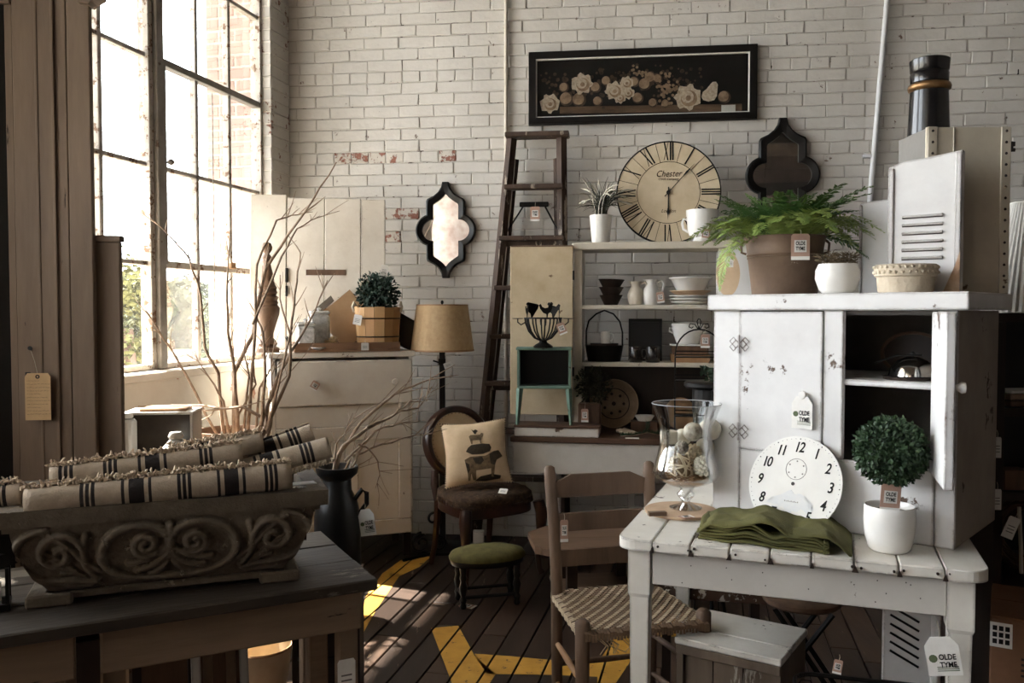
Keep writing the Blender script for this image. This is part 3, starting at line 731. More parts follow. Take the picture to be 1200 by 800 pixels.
b = nb(); ring(b, rect(.185, 0, .235), rect(.15, .018, .217), -.012, .006); build('frame', b, M_black, t); b = nb(); bx(b, -.075, .075, -.004, .004, .018, .217); build('slate', b, mat('slate', (38, 37, 37), (30, 29, 29), rough=.6), t)
pz = S2 + .0005
for i, (w, lb, m) in enumerate(((.2, 'shallow tan wooden crate at the bottom, under the white tureen', M_tan), (.185, 'brown wooden crate stacked on the tan crate under the tureen', M_brown))):
    q = hutch_spot(808, pz, .12); t = thing('wooden_crate', lb, 'crate', Vector((q.x, q.y, pz)), HF.a, 'crates under the tureen')
    b = nb(); bx(b, -w / 2, w / 2, -.07, .07, 0, .008); build('base', b, m, t)
    for sx in (-1, 1):
        b = nb(); bx(b, sx * w / 2 - .004, sx * w / 2 + .004, -.07, .07, .0085, .044); build('end_board', b, m, t)
        b = nb(); bx(b, -w / 2 + .005, w / 2 - .005, sx * .066 - .004, sx * .066 + .004, .0085, .04); build('side_slat', b, m, t)
    pz += .0445
q = hutch_spot(806, pz, .12); b = nb(); bx(b, -.1, .1, -.07, .07, 0, .008, bev=.002); o = build('board', b, M_ceram); o.location = q; o.location.z = pz; o.rotation_euler = (0, 0, HF.a); tag(o, 'thin white board between the brown crate and the white tureen', 'board'); pz += .0085
t = thing('tureen', 'white lidded tureen standing on stacked wooden crates in hutch', 'pot', Vector((q.x, q.y, pz)), HF.a)
b = nb(); lathe(b, [(0, 0), (.055, 0), (.06, .006), (.078, .05), (.084, .085), (.084, .1), (0, .1)], 28, sy=.78); build('body', b, M_ceram, t, smooth=40)
b = nb(); lathe(b, [(.088, .1), (.09, .106), (.086, .112), (.05, .121), (0, .124)], 28, sy=.78); build('lid', b, M_ceram, t, smooth=40)
for sx in (-1, 1): b = nb(); tube(b, [(sx * .082, 0, .085), (sx * .098, 0, .088), (sx * .1, 0, .07), (sx * .08, 0, .06)], .005, 6); build('handle', b, M_ceram, t, smooth=50)
# hutch floor: big platter, boards, dish, shells, sprig
q = hutch_spot(719, ZTB, .13); t = thing('round_platter', 'large round brown patterned platter leaning in the bottom of the hutch', 'platter', q, HF.a, rx=R(-12))
b = nb(); rr = .138; T = Matrix.Translation((0, 0, rr)) @ Matrix.Rotation(PI / 2, 4, 'X')
M_plat = mat('brown_platter', (168, 142, 112), (128, 104, 80), scale=12, rough=.45, bump=.2)
lathe(b, [(0, -.004), (rr * .6, -.004), (rr * .66, 0), (rr, .012), (rr * .985, .017), (rr * .66, .006), (rr * .58, .002), (0, .002)], 36, T); build('dish', b, M_plat, t, smooth=40)
b = nb(); lathe(b, [(rr * .97, .0165), (rr * .995, .018), (rr * .985, .0205), (rr * .95, .0165)], 36, T); build('rim_band', b, mat('pale_rim', (176, 150, 118), rough=.5), t)
b = nb(); lathe(b, [(rr * .64, .0062), (rr * .62, .008), (rr * .6, .004)], 36, T)
for k in range(7):
    a = 2 * PI * k / 7; prism(b, [(rr * .4 * math.cos(a) + .009 * math.cos(j * PI / 3 + a), rr + rr * .4 * math.sin(a) + .009 * math.sin(j * PI / 3 + a)) for j in range(6)], -.0045, -.001)
prism(b, circ(.012, 10, 0, rr), -.0045, -.001)
build('painted_flowers', b, M_dark, t)
q = hutch_spot(780, ZTB, .19); b = nb(); bx(b, -.075, .075, -.008, .008, 0, .145, bev=.004); o = build('cutting_board', b, M_brown); o.location = q; o.rotation_euler = (R(-6), 0, HF.a); tag(o, 'square brown cutting board leaning at the back of hutch bottom', 'board')
q = hutch_spot(797, ZTB, .15); b = nb(); prism(b, circ(.088, 28, 0, .088), -.009, .007); o = build('cutting_board', b, M_tan); o.location = q; o.rotation_euler = (R(-8), 0, HF.a); tag(o, 'round tan cutting board leaning behind the glass hurricane vase', 'board')
q = hutch_spot(752, ZTB, .055); b = nb(); bx(b, -.06, .085, -.045, .045, 0, .055, bev=.004); o = build('wooden_block', b, M_brown); o.location = q; o.rotation_euler = (0, 0, HF.a); tag(o, 'low brown wooden block under the small white dish', 'block')
b = nb(); lathe(b, [(0, .002), (.03, 0), (.044, .026), (.045, .03), (.041, .029), (.028, .006), (0, .006)], 20, sx=1.2); o = build('dish', b, M_ceram, smooth=50); o.location = q + Vector((.015, 0, .0555)); tag(o, 'small white oval dish on a block in the hutch', 'dish')
for i, (px, dy, lb) in enumerate(((733, -.075, 'whitish scallop shell lying flat in front of the round platter'),)):
    q = hutch_spot(px, ZTB, dy); b = nb(); n = 14
    v0 = b.verts.new((.075, 0, .006)); ringv = []
    for k in range(n + 1):
        a = PI * .62 + PI * .76 * k / n; ringv.append(b.verts.new((.06 + .11 * math.cos(a), .09 * math.sin(a), .014 + (.01 if k % 2 else 0))))
    for k in range(n): b.faces.new((v0, ringv[k], ringv[k + 1]))
    o = build('seashell', b, mat('shell', (214, 200, 176), (190, 174, 148), rough=.5)); o.location = q; tag(o, lb, 'shell')
    mo = o.modifiers.new('thickness', 'SOLIDIFY'); mo.thickness = .004
q = TF.w(TF.loc(stand(757, ZTB, 4.43)).x, .04, ZTB); t = thing('fir_sprig', 'green fir sprig lying on the brown console top beside the hurricane vase', 'plant', q, R(-10))
b = nb(); st = [Vector((-.13, -.005, .01)), Vector((-.06, 0, .014)), Vector((.01, .0, .03)), Vector((.075, .01, .016))]; tube(b, st, .002, 5); tube(b, [(.005, 0, .028), (.012, -.005, .075)], .002, 5); build('stem', b, M_twig, t)
b = nb(); qq = random.Random(2)
for k in range(260):
    a = k / 260; i = min(2, int(a * 3)); p = st[i].lerp(st[i + 1], a * 3 - i) if k % 3 else Vector((.006 + .004 * a, -.004 * a, .03 + .05 * a))
    leaf(b, p, (qq.uniform(-1, 1), qq.uniform(-1, 1), qq.uniform(.0, 1.2)), (0, 0, 1), .024, .005)
build('needles', b, mat('fir_green', (52, 84, 50), (34, 60, 38), rough=.6), t)
b = nb(); bx(b, -.035, .035, -.012, .012, 0, .004); o = build('white_tile', b, M_paper); o.location = TF.w(TF.loc(stand(741, ZTB, 4.4)).x, .025, ZTB); o.rotation_euler = (0, 0, R(-6)); tag(o, 'small white price label lying flat by the fir sprig', 'label')

# ---- on top of the hutch
q = hutch_spot(704, 1.722, .1); t = thing('potted_grass', 'tall white pot of arching ornamental grass on hutch top', 'plant', q)
b = nb(); lathe(b, [(0, 0), (.046, 0), (.048, .004), (.063, .152), (.063, .157), (.058, .157), (.055, .14), (0, .14)], 28); build('pot', b, M_ceram, t, smooth=50)
b = nb(); lathe(b, [(0, .143), (.055, .141)], 20); build('soil', b, M_soil, t)
for nm, n, m in (('grass_blades', 80, mat('grass_dark', (54, 56, 36), (34, 38, 26), rough=.7)), ('pale_blades', 16, mat('grass_pale', (206, 200, 184), (180, 170, 148), rough=.7))):
    b = nb(); qq = random.Random(n)
    for k in range(n):
        a = qq.uniform(0, 2 * PI); d = Vector((math.cos(a), math.sin(a) * .55, 0)); l = qq.uniform(.12, .25) if nm[0] == 'g' else qq.uniform(.2, .26); arc = qq.uniform(.2, 1.5); p = Vector((qq.uniform(-.03, .03), qq.uniform(-.03, .03), .14)); pts = [p]
        for s_ in range(6):
            f = s_ / 5; p = p + (d * (.1 + arc * f) + Vector((0, 0, 1.05 - arc * f * 1.15))).normalized() * l / 6; pts.append(p)
        tube(b, pts, [.0022, .0024, .0024, .0022, .0019, .0014, .0005] if nm[0] == 'g' else [.002, .002, .002, .002, .003, .005, .002], 4)
    build(nm, b, m, t)
# big Roman clock
q = hutch_spot(783, 1.722, .17); RC = .286
t = thing('wall_clock', 'large cream Roman numeral clock leaning on the wall above the hutch', 'clock', q, HF.a + R(1), rx=R(-4))
M_dial = mat('aged_cream_dial', (222, 202, 168), (202, 180, 142), scale=5, rough=.55, bump=.03)
b = nb(); prism(b, circ(RC - .004, 72, 0, RC), -.008, .01); build('dial', b, M_dial, t)
b = nb(); ring(b, circ(RC, 72, 0, RC), circ(RC - .007, 72, 0, RC), -.0105, .012); build('rim', b, M_ink, t)
b = nb(); ri = RC * .605; ring(b, circ(ri, 72, 0, RC), circ(ri - .0028, 72, 0, RC), -.0092, -.0082); build('chapter_ring', b, M_ink, t)
NUM = ['XII', 'I', 'II', 'III', 'IIII', 'V', 'VI', 'VII', 'VIII', 'IX', 'X', 'XI']
for h, s in enumerate(NUM):
    a = PI / 2 - h * PI / 6; M = Matrix.Translation((0, -.0084, RC)) @ Matrix.Rotation(-(a - PI / 2), 4, 'Y') @ Matrix.Translation((0, 0, RC * .8)); b = nb()
    wd_ = {'I': .013, 'V': .034, 'X': .034}; tot = sum(wd_[c] for c in s); x = -tot / 2; hh = .05
    for c in s:
        w = wd_[c]; m_ = x + w / 2
        if c == 'I': bx(b, m_ - .004, m_ + .004, -.001, 0, -hh, hh, M=M)
        else:
            k = .0125 if c == 'X' else .0
            prism(b, [(m_ - .014, hh), (m_ - .007, hh), (m_ + (.0135 if c == 'X' else .0035), -hh), (m_ + (.0065 if c == 'X' else -.0035), -hh)], -.001, 0, M)
            prism(b, [(m_ + .0095, hh), (m_ + .0125, hh), (m_ + (-.0105 if c == 'X' else .001), -hh), (m_ + (-.0135 if c == 'X' else -.002), -hh)], -.001, 0, M)
        x += w
    build('numeral', b, M_ink, t)
for h in range(12):
    b = nb(); a = h * PI / 6 + PI / 12; M = Matrix.Translation((0, -.0084, RC)) @ Matrix.Rotation(a, 4, 'Y'); bx(b, -.0011, .0011, -.0008, 0, ri, RC - .008, M=M); build('hour_line', b, M_ink, t)
b = nb(); text(b, 'Chester', .05, Matrix.Translation((0, -.0088, RC + RC * .36)), shear=.35, wscale=.85); text(b, 'Clock Company', .019, Matrix.Translation((0, -.0088, RC + RC * .26)), shear=.3, wscale=.9); text(b, 'London', .026, Matrix.Translation((0, -.0088, RC - RC * .36)), shear=.35)
build('lettering', b, mat('brown_ink', (66, 46, 36), rough=.8, bump=0), t)
def hand(name, deg, l, w):
    M = Matrix.Translation((0, -.013, RC)) @ Matrix.Rotation(R(deg), 4, 'Y'); b = nb()
    prism(b, [(-w * .4, -.03), (w * .4, -.03), (w * .35, l * .55), (w, l * .7), (w * .3, l * .82), (0, l), (-w * .3, l * .82), (-w, l * .7), (-w * .35, l * .55)], -.001, .001, M); build(name, b, M_ink, t)
hand('minute_hand', 42, .215, .0055); hand('hour_hand', 181, .155, .007)
b = nb(); tube(b, [(0, -.008, RC), (0, -.018, RC)], .011, 12); build('hub', b, M_ink, t)
# white footed cup on the hutch top
q = hutch_spot(823, 1.722, .06); t = thing('footed_cup', 'large white footed cup with handle in front of the Roman clock', 'cup', q, HF.a)
b = nb(); lathe(b, [(0, 0), (.05, 0), (.052, .01), (.045, .018), (.045, .026), (.068, .034), (.078, .06), (.086, .165), (.086, .17), (.081, .17), (.074, .06), (.06, .045), (0, .04)], 30); build('bowl', b, M_ceram, t, smooth=45)
b = nb(); tube(b, [(-.078, 0, .12), (-.1, 0, .125), (-.106, 0, .1), (-.1, 0, .07), (-.074, 0, .055)], .007, 8); build('handle', b, M_ceram, t, smooth=60)
price_tag('price_tag', 'small tag hanging on the large white footed cup', q + Vector((.0, -.1, .062)), .04, .055, HF.a, style='shop', ry=R(6))

# ---- teal night stand on a white box, rooster candle holder
bxp = TF.w(.02, .02, ZTB); t = thing('white_box', 'flat white weathered wooden box under the teal night stand', 'box', bxp, TF.a)
b = nb(); bx(b, 0, .44, 0, .17, 0, .045, bev=.003); build('body', b, M_white, t); b = nb(); bx(b, -.004, .445, -.004, .172, .0455, .058, bev=.003); build('lid', b, M_ctop, t, label='worn brown lid')
M_teal = mat('teal_paint', (120, 150, 132), (84, 118, 102), scale=7, rough=.6, chip=.26, chipc=(74, 62, 46), cscale=9)
NS = Frame(TF.w(.035, .012, ZTB + .0585), R(-3)); t = thing('night_stand', 'small distressed teal night stand with an open cubby and tapered legs', 'cabinet', NS.o, NS.a)
nw, nd, nh, nl = .28, .125, .405, .19
b = nb(); bx(b, -.006, nw + .006, -.006, nd, nh - .014, nh, bev=.003); build('top_board', b, M_teal, t)
b = nb(); bx(b, 0, nw, 0, nd, nl, nl + .014, bev=.002); build('bottom_board', b, M_teal, t)
for x in (0, nw - .012): b = nb(); bx(b, x, x + .012, 0, nd, nl + .0145, nh - .0145); build('side_panel', b, M_teal, t)
b = nb(); bx(b, .0125, nw - .0125, nd - .012, nd, nl + .0145, nh - .0145); build('back_panel', b, M_black, t, label='dark back of the cubby')
for x, y in ((.012, .012), (nw - .012, .012), (.012, nd - .012), (nw - .012, nd - .012)):
    b = nb(); sx = -1 if x < .1 else 1; tube(b, [(x + sx * .012, y, 0), (x, y, nl)], [.007, .017], 4); build('leg', b, M_teal, t)
q = NS.w(.135, .0, nh); t = thing('candle_holder', 'black iron rooster candle holder standing on the teal night stand', 'candle holder', q, R(4))
b = nb(); lathe(b, [(0, .012), (.02, .014), (.035, .006), (.05, 0), (.052, .006), (.04, .016), (.022, .026), (.018, .04), (0, .042)], 20); build('base', b, M_iron, t, smooth=50)
for k in range(12):
    a = 2 * PI * k / 12; b = nb(); prof = [(.012, .036), (.045, .05), (.075, .085), (.09, .125), (.094, .152)]
    tube(b, [(r * math.cos(a), r * math.sin(a), z) for r, z in prof], .0042, 5); build('rib', b, M_iron, t, smooth=60)
b = nb(); T = []; lathe(b, [(.09, .149), (.1, .149), (.1, .156), (.09, .156), (.09, .149)], 30); build('rim', b, M_iron, t, smooth=40)
for k in range(4):
    a = PI / 4 * 0 + k * PI / 2; d = Vector((math.cos(a), math.sin(a), 0)); b = nb()
    tube(b, [d * .094 + Vector((0, 0, .13)), d * .115 + Vector((0, 0, .118)), d * .132 + Vector((0, 0, .132)), d * .132 + Vector((0, 0, .148))], .0035, 6)
    lathe(b, [(0, .148), (.026, .149), (.03, .153), (0, .152)], 16, Matrix.Translation(d * .132)); build('candle_cup', b, M_iron, t)
RO = [(-22, 18), (-26, 30), (-20, 34), (-15, 24), (-6, 20), (3, 22), (9, 32), (12, 40), (17, 38), (20, 33), (17, 30), (16, 20), (12, 8), (4, 2), (1, -14), (-1, -14), (-2, 1), (-12, 5)]
for i, (x, y, sg) in enumerate(((-.055, .05, -1), (.012, -.075, 1), (.055, .03, -1), (-.085, -.02, 1), (.088, .03, 1))):
    b = nb(); s_ = .0016 * (1 if i < 3 else .8); prism(b, [(px_ * s_ * sg, pz_ * s_ + .172) for px_, pz_ in RO], -.0015, .0015, Matrix.Translation((x, y, 0)) @ Matrix.Rotation(R((20, 0, -30, 70, 80)[i]), 4, 'Z')); build('rooster', b, M_iron, t)
price_tag('price_tag', 'kraft tag hanging from the rooster candle holder', q + Vector((.08, -.1, .128)), .042, .06, R(-10), style='shop', ry=R(-22))

# ---- dark bush in pot with tag, next to the night stand
q = TF.w(TF.loc(stand(690, ZTB, 4.5)).x, .19, ZTB); t = thing('potted_bush', 'dark leafy bush in a brown square pot beside the teal night stand', 'plant', q, TF.a)
b = nb(); bx(b, -.06, .06, -.035, .06, 0, .16, bev=.006); build('pot', b, M_brown, t)
leaves_ball('foliage', t, (.02, -.01, .26), .115, 900, .022, .012, mat('olive_leaf', (62, 58, 32), (34, 34, 22), rough=.7), sc=(.85, .5, .85), inner=.2)
price_tag('price_tag', 'kraft tag hanging in front of the brown square pot', q + Vector((-.03, -.05, .135)), .038, .07, TF.a, style='shop')
# ---- wire stand in front of the hutch, iron plant stand further forward
wp = TF.w(TF.loc(stand(817, ZTB, 4.42)).x, .055, ZTB); t = thing('wire_stand', 'black wire tiered stand with arched top in front of the hutch', 'stand', wp, TF.a)
b = nb(); hw = .118; pts = [(-hw, 0, .0), (-hw, 0, .43)] + [(-hw * math.cos(a), 0, .43 + .13 * math.sin(a)) for a in [PI * k / 14 for k in range(1, 14)]] + [(hw, 0, .43), (hw, 0, 0)]
tube(b, pts, .004, 6); build('arch', b, M_iron, t, smooth=60)
b = nb()
for sx in (-1, 1):
    tube(b, [(sx * .004, 0, .56), (sx * .02, 0, .585), (sx * .045, 0, .588), (sx * .05, 0, .572), (sx * .036, 0, .566), (sx * .028, 0, .574)], .003, 5); tube(b, [(0, 0, .56), (sx * .01, 0, .6), (sx * .002, 0, .615)], .003, 5)
build('scroll', b, M_iron, t)
for z in (.42, .3, .12):
    b = nb(); bx(b, -hw, hw, -.035, .035, z - .004, z + .002); tube(b, [(-hw, -.036, z + .012), (hw, -.036, z + .012)], .003, 5); tube(b, [(-hw, -.036, z + .03), (hw, -.036, z + .03)], .003, 5); build('tier', b, M_iron, t)
price_tag('price_tag', 'kraft tag hanging from the arch of the black wire stand', wp + TF.x * .03 + TF.y * -.02 + Vector((0, 0, .535)), .046, .068, TF.a, style='shop')
ps = stand(829, 0, 3.3); t = thing('plant_stand', 'black iron plant stand with round top beside the white cupboard', 'stand', ps)
b = nb(); lathe(b, [(0, 1.055), (.09, 1.055), (.097, 1.062), (.097, 1.075), (.09, 1.08), (.0, 1.078)], 24); build('top_ring', b, M_iron, t, smooth=40)
b = nb(); lathe(b, [(.062, .96), (.066, .96), (.066, 1.05), (.062, 1.05)], 20); build('apron_band', b, M_iron, t)
for k in range(3):
    a = 2 * PI * k / 3 + .5; d = Vector((math.cos(a), math.sin(a), 0)); b = nb(); tube(b, [d * .062 + Vector((0, 0, 1.05)), d * .05 + Vector((0, 0, .7)), d * .06 + Vector((0, 0, .3)), d * .12 + Vector((0, 0, .006))], .008, 6); build('leg', b, M_iron, t)
t = thing('trailing_vine', 'trailing leafy vine on the black iron plant stand', 'plant', ps + Vector((0, 0, 1.081)))
b = nb(); vs = [[(0, 0, .0), (-.01, -.0, .035), (-.03, .01, .05)], [(0, 0, .005), (.05, -.04, .03), (.1, -.06, -.03), (.105, -.06, -.15), (.085, -.07, -.27)], [(.01, 0, 0), (.06, -.03, .03), (.112, -.03, -.04), (.1, -.04, -.2), (.11, -.04, -.32)]]
for v in vs: tube(b, v, .002, 4)
build('stem', b, M_twig, t); b = nb(); qq = random.Random(9)
for v in vs:
    for k in range(22):
        f = k / 22 * (len(v) - 1); i = int(f); p = Vector(v[i]).lerp(Vector(v[i + 1]), f - i); leaf(b, p, (qq.uniform(-1, 1), qq.uniform(-1, .2), qq.uniform(-.6, .8)), (0, -1, .3), .034, .02)
build('leaves', b, M_leafd, t)
# ================================================================== LADDER, LAMP
def wl(px, py, off): q = WALL.px(px, py, -off); return Vector(q)
lt, rt = wl(600, 163, .095), wl(658, 163, .095); lb = wl(556, 605, .095)
zt_ = lt.z; sl = (lt.x - lb.x) / (lt.z - lb.z)
lx0 = lt.x - sl * zt_; rx0 = rt.x + (.012) * zt_                   # where the rails meet the floor
cx = (lx0 + rx0) / 2
t = thing('step_ladder', 'old dark wooden step ladder leaning folded against the brick wall', 'ladder', WALL.w(cx, -.1, 0), WALL.a)
M_lad = mat('ladder_wood', (84, 62, 48), (50, 36, 28), scale=10, rough=.7, stretch=(1, 1, .15), bump=.4, chip=.22, chipc=(150, 134, 116), cscale=20)
def rail_x(side, z): return (lt.x - sl * (zt_ - z) if side < 0 else rt.x + .012 * (zt_ - z)) - cx
for sd in (-1, 1):
    b = nb(); tube(b, [(rail_x(sd, 0.004) , -.03, .004), (rail_x(sd, zt_), .0, zt_)], .03, 4, flat=.8); build('rail', b, M_lad, t)
for sd in (-1, 1):
    b = nb(); tube(b, [(rail_x(sd, .01) - sd * .03, .045, .01), (rail_x(sd, 2.2) - sd * .035, .045, 2.24)], .017, 4); build('rear_leg', b, M_lad, t)
b = nb(); bx(b, rail_x(-1, zt_) - .035, rail_x(1, zt_) + .045, -.06, .06, zt_ + .004, zt_ + .03, bev=.004); build('top_cap', b, M_lad, t)
for py in (219, 279, 337, 394, 449, 505, 560):
    z = WALL.px(620, py, -.13).z; b = nb(); bx(b, rail_x(-1, z) - .01, rail_x(1, z) + .01, -.075, .02, z - .014, z + .012, bev=.004); build('step', b, M_lad, t)
    if py in (279, 449): b = nb(); bx(b, rail_x(-1, z), rail_x(1, z), .005, .02, z - .045, z - .015); build('step_brace', b, M_lad, t)
za = 1.97
for sd in (-1, 1):
    b = nb(); tube(b, [(rail_x(sd, za - .2), .005, za - .2), (sd * .06 + (rail_x(-1, za) + rail_x(1, za)) / 2, .03, za)], .0055, 6); build('spreader_bar', b, M_iron, t)
b = nb(); bx(b, (rail_x(-1, za) + rail_x(1, za)) / 2 - .085, (rail_x(-1, za) + rail_x(1, za)) / 2 + .085, .015, .04, za - .01, za + .018, bev=.004); build('spreader_bracket', b, M_iron, t)
price_tag('price_tag', 'kraft tag hanging high up inside the step ladder', on_wall(627, 242, .1), .055, .085, WALL.a)

lp = stand(519, 0, 4.82); t = thing('floor_lamp', 'black floor lamp with tan drum shade behind the oval back chair', 'lamp', lp)
b = nb(); lathe(b, [(0, 0), (.14, 0), (.14, .014), (.03, .03), (.02, .05), (0, .05)], 28); build('base', b, M_iron, t, smooth=40)
b = nb(); bx(b, -.016, .016, -.016, .016, .03, 1.26, bev=.002); build('pole', b, M_black, t)
b = nb(); lathe(b, [(.179, 1.128), (.145, 1.388), (.143, 1.388), (.177, 1.128)], 40)
M_shade = mat('tan_linen_shade', (206, 172, 124), (190, 154, 108), scale=40, rough=.95, bump=.3, bscale=300); build('shade', b, M_shade, t, smooth=50)
b = nb(); lathe(b, [(.1795, 1.128), (.1805, 1.133), (.179, 1.138)], 40); lathe(b, [(.1455, 1.382), (.1465, 1.386), (.1445, 1.39)], 40); build('shade_trim', b, M_tan, t)
b = nb()
for k in range(3): a = 2 * PI * k / 3; tube(b, [(0, 0, 1.37), (.144 * math.cos(a), .144 * math.sin(a), 1.384)], .002, 4)
tube(b, [(0, 0, 1.26), (0, 0, 1.4)], .004, 6); build('harp', b, M_iron, t)
b = nb(); lathe(b, [(0, 1.415), (.007, 1.41), (.009, 1.4), (.005, 1.392), (0, 1.39)], 12); build('finial', b, M_iron, t)
b = nb(); tube(b, [(0, -.016, 1.07), (-.02, -.03, 1.065), (-.05, -.03, 1.075)], .005, 6); bx(b, -.02, .02, -.022, -.016, 1.05, 1.085); build('switch', b, M_iron, t)
price_tag('price_tag', 'folded white tag hanging from the pole of the floor lamp', lp + Vector((.032, -.05, 1.066)), .05, .03, R(10), style='plain', ry=R(-18))

# ================================================================== WHITE DRESSER AT THE WINDOW AND WHAT STANDS ON IT
ZD = 1.135; DR_r = Vector((-.549, 4.69, 0)); DA = R(20); dw = .75; dd = .37
DF = Frame(DR_r - Vector((math.cos(DA), math.sin(DA), 0)) * dw, DA)
M_dres = mat('dresser_paint', (226, 218, 204), (212, 200, 182), scale=4, rough=.5, chip=.06, chipc=(104, 76, 58), cscale=6, edge=.35)
t = thing('dresser', 'tall white painted cupboard with wide drawer standing by the window', 'cabinet', DF.o, DF.a)
z0 = .13
b = nb(); bx(b, 0, .02, 0, dd, z0, ZD - .03); build('side_panel', b, M_dres, t); b = nb(); bx(b, dw - .02, dw, 0, dd, z0, ZD - .03); build('side_panel', b, M_dres, t)
b = nb(); bx(b, .0205, dw - .0205, .004, dd, z0, z0 + .02); bx(b, .0205, dw - .0205, dd - .012, dd, z0 + .02, ZD - .031); build('carcass', b, M_dres, t)
b = nb(); bx(b, -.015, dw + .012, -.022, dd + .004, ZD - .03, ZD, bev=.004); build('top_board', b, M_dres, t)
b = nb(); bx(b, .03, dw - .006, -.02, -.001, ZD - .285, ZD - .045, bev=.006); dw_ = build('drawer', b, M_dres, t)
for x in (DF.px(368, 450).x, dw - .105):
    b = nb(); lathe(b, [(0, .034), (.016, .03), (.019, .022), (.012, .012), (.01, 0)], 16, Matrix.Translation((x, -.02, ZD - .165)) @ Matrix.Rotation(PI / 2, 4, 'X')); build('knob', b, M_dres, dw_, smooth=50)
b = nb(); bx(b, .0205, dw - .0205, -.004, .004, ZD - .40, ZD - .287); build('rail', b, M_dres, t)
for x0, x1 in ((.02, .375), (.378, dw - .01)):
    b = nb(); zz1 = ZD - .402; bx(b, x0, x1, -.004, .003, z0 + .02, zz1)
    for a0, a1, c0, c1 in ((x0, x1, z0 + .005, z0 + .085), (x0, x1, zz1 - .075, zz1), (x0, x0 + .07, z0 + .0855, zz1 - .0755), (x1 - .07, x1, z0 + .0855, zz1 - .0755)): bx(b, a0, a1, -.018, -.0045, c0, c1, bev=.003)
    d_ = build('door', b, M_dres, t); b = nb()
    for z in (z0 + .12, zz1 - .1): tube(b, [((x1 + .001) if x0 > .3 else x0, -.019, z), ((x1 + .001) if x0 > .3 else x0, -.019, z + .05)], .005, 6)
    build('hinge', b, M_dres, d_)
for x, y in ((.03, .03), (dw - .03, .03), (.03, dd - .03), (dw - .03, dd - .03)):
    b = nb(); box(b, (x, y, z0 / 2), (.04, .04, z0 - .002)); build('foot', b, M_dark, t, label='dark foot')
price_tag('price_tag', 'small square kraft tag stuck on the white dresser drawer', DF.w(DF.px(370, 446).x, -.058, ZD - .152), .042, .046, DA, style='shop', ry=R(32), string=0.012)
def on_dresser(px, dy, z=ZD):
    Y = DF.w(.4, dy).y
    for _ in range(8): p = stand(px, z, Y); Y += (dy - DF.loc(p).y) * .8
    return stand(px, z, Y)
# white boarded door panel leaning at the back
pq = on_dresser(372, .30); PF = Frame((pq.x, pq.y, ZD), R(3)); lean = R(-4)
t = thing('plank_door', 'large worn white plank panel leaning on the wall above the dresser', 'panel', PF.o, PF.a, rx=lean)
x0_, x1_ = PF.px(293, 420).x, PF.px(452, 420).x; hz = .865; M_plank = mat('plank_paint', (220, 211, 196), (202, 190, 172), scale=4, rough=.6, chip=.1, chipc=(126, 98, 76), cscale=9, edge=.5)
xs = [x0_, x0_ + (x1_ - x0_) * .27, x0_ + (x1_ - x0_) * .55, x0_ + (x1_ - x0_) * .82, x1_]
for k in range(4):
    b = nb(); bx(b, xs[k], xs[k + 1] - .004, -.012 + (.002 if k % 2 else 0), .01, 0.001, hz + (.012 if k == 0 else 0) - k * .004, bev=.003); build('plank', b, M_plank, t)
b = nb(); bx(b, xs[0] + .01, xs[4] - .02, .0105, .022, .2, .27); build('batten', b, M_plank, t)
b = nb(); bx(b, PF.px(358, 327).x, PF.px(405, 327).x, -.0145, -.0125, .42, .452); build('bare_strip', b, M_brown, t, label='bare brown strip across the planks')
b = nb(); tube(b, [(xs[1], -.016, .38), (xs[1], -.016, .46)], .008, 6); tube(b, [(xs[1], -.018, .3), (xs[1], -.018, .36)], .006, 6); build('latch', b, M_iron, t)
# turned baluster
b = nb(); q = on_dresser(314, .1)
prof = [(0, 0), (.06, 0), (.06, .022), (.042, .03), (.05, .045), (.042, .06), (.03, .075), (.03, .1), (.044, .15), (.06, .2), (.064, .235), (.052, .25), (.056, .262), (.05, .275), (.058, .29), (.044, .302), (.053, .315), (.047, .33), (.05, .342), (.038, .36), (.033, .4), (.022, .45), (.018, .47), (.024, .478), (.02, .49), (.025, .5), (.019, .512), (.012, .52), (.026, .54), (.028, .556), (.02, .576), (0, .584)]
lathe(b, prof, 28); t = build('baluster', b, mat('turned_wood', (138, 104, 76), (104, 74, 52), scale=12, rough=.55, stretch=(1, 1, .3)), smooth=32); t.location = q; tag(t, 'tall turned wooden baluster standing on the dresser top', 'baluster')
# wooden tray and what is in it
M_trayw = mat('tray_wood', (156, 114, 80), (116, 82, 56), scale=10, rough=.6, stretch=(.2, 1, 1))
q = on_dresser(408, .10); TR = Frame(q, DA); t = thing('wooden_tray', 'long brown wooden tray with metal handles on the dresser', 'tray', TR.o, TR.a); tl, tw_, th_ = .56, .25, .05
xa = TR.px(345, 405, -tw_ / 2).x; xb = TR.px(469, 405, -tw_ / 2).x
b = nb(); bx(b, xa, xb, -tw_ / 2, tw_ / 2, 0.001, .012); build('base', b, M_trayw, t)
for y in (-1, 1): b = nb(); bx(b, xa, xb, y * (tw_ / 2 - .005) - .005, y * (tw_ / 2 - .005) + .005, .0125, th_, bev=.002); build('side_board', b, M_trayw, t)
for x in (xa + .006, xb - .006):
    b = nb(); bx(b, x - .006, x + .006, -tw_ / 2 + .011, tw_ / 2 - .011, .0125, th_, bev=.002); build('end_board', b, M_trayw, t)
b = nb(); tube(b, [(xa - .006, -.05, .035), (xa - .03, -.05, .08), (xa - .03, .05, .08), (xa - .006, .05, .035)], .005, 6); build('handle', b, M_iron, t)
def in_tray(px, dy): return TR.w(TR.px(px, 400, dy).x, dy, .0125)
price_tag('price_tag', 'white tag hanging on the front of the brown wooden tray', TR.w(TR.px(428, 398, -.14).x, -.132, .048), .04, .04, DA, style='plain', string=.012)
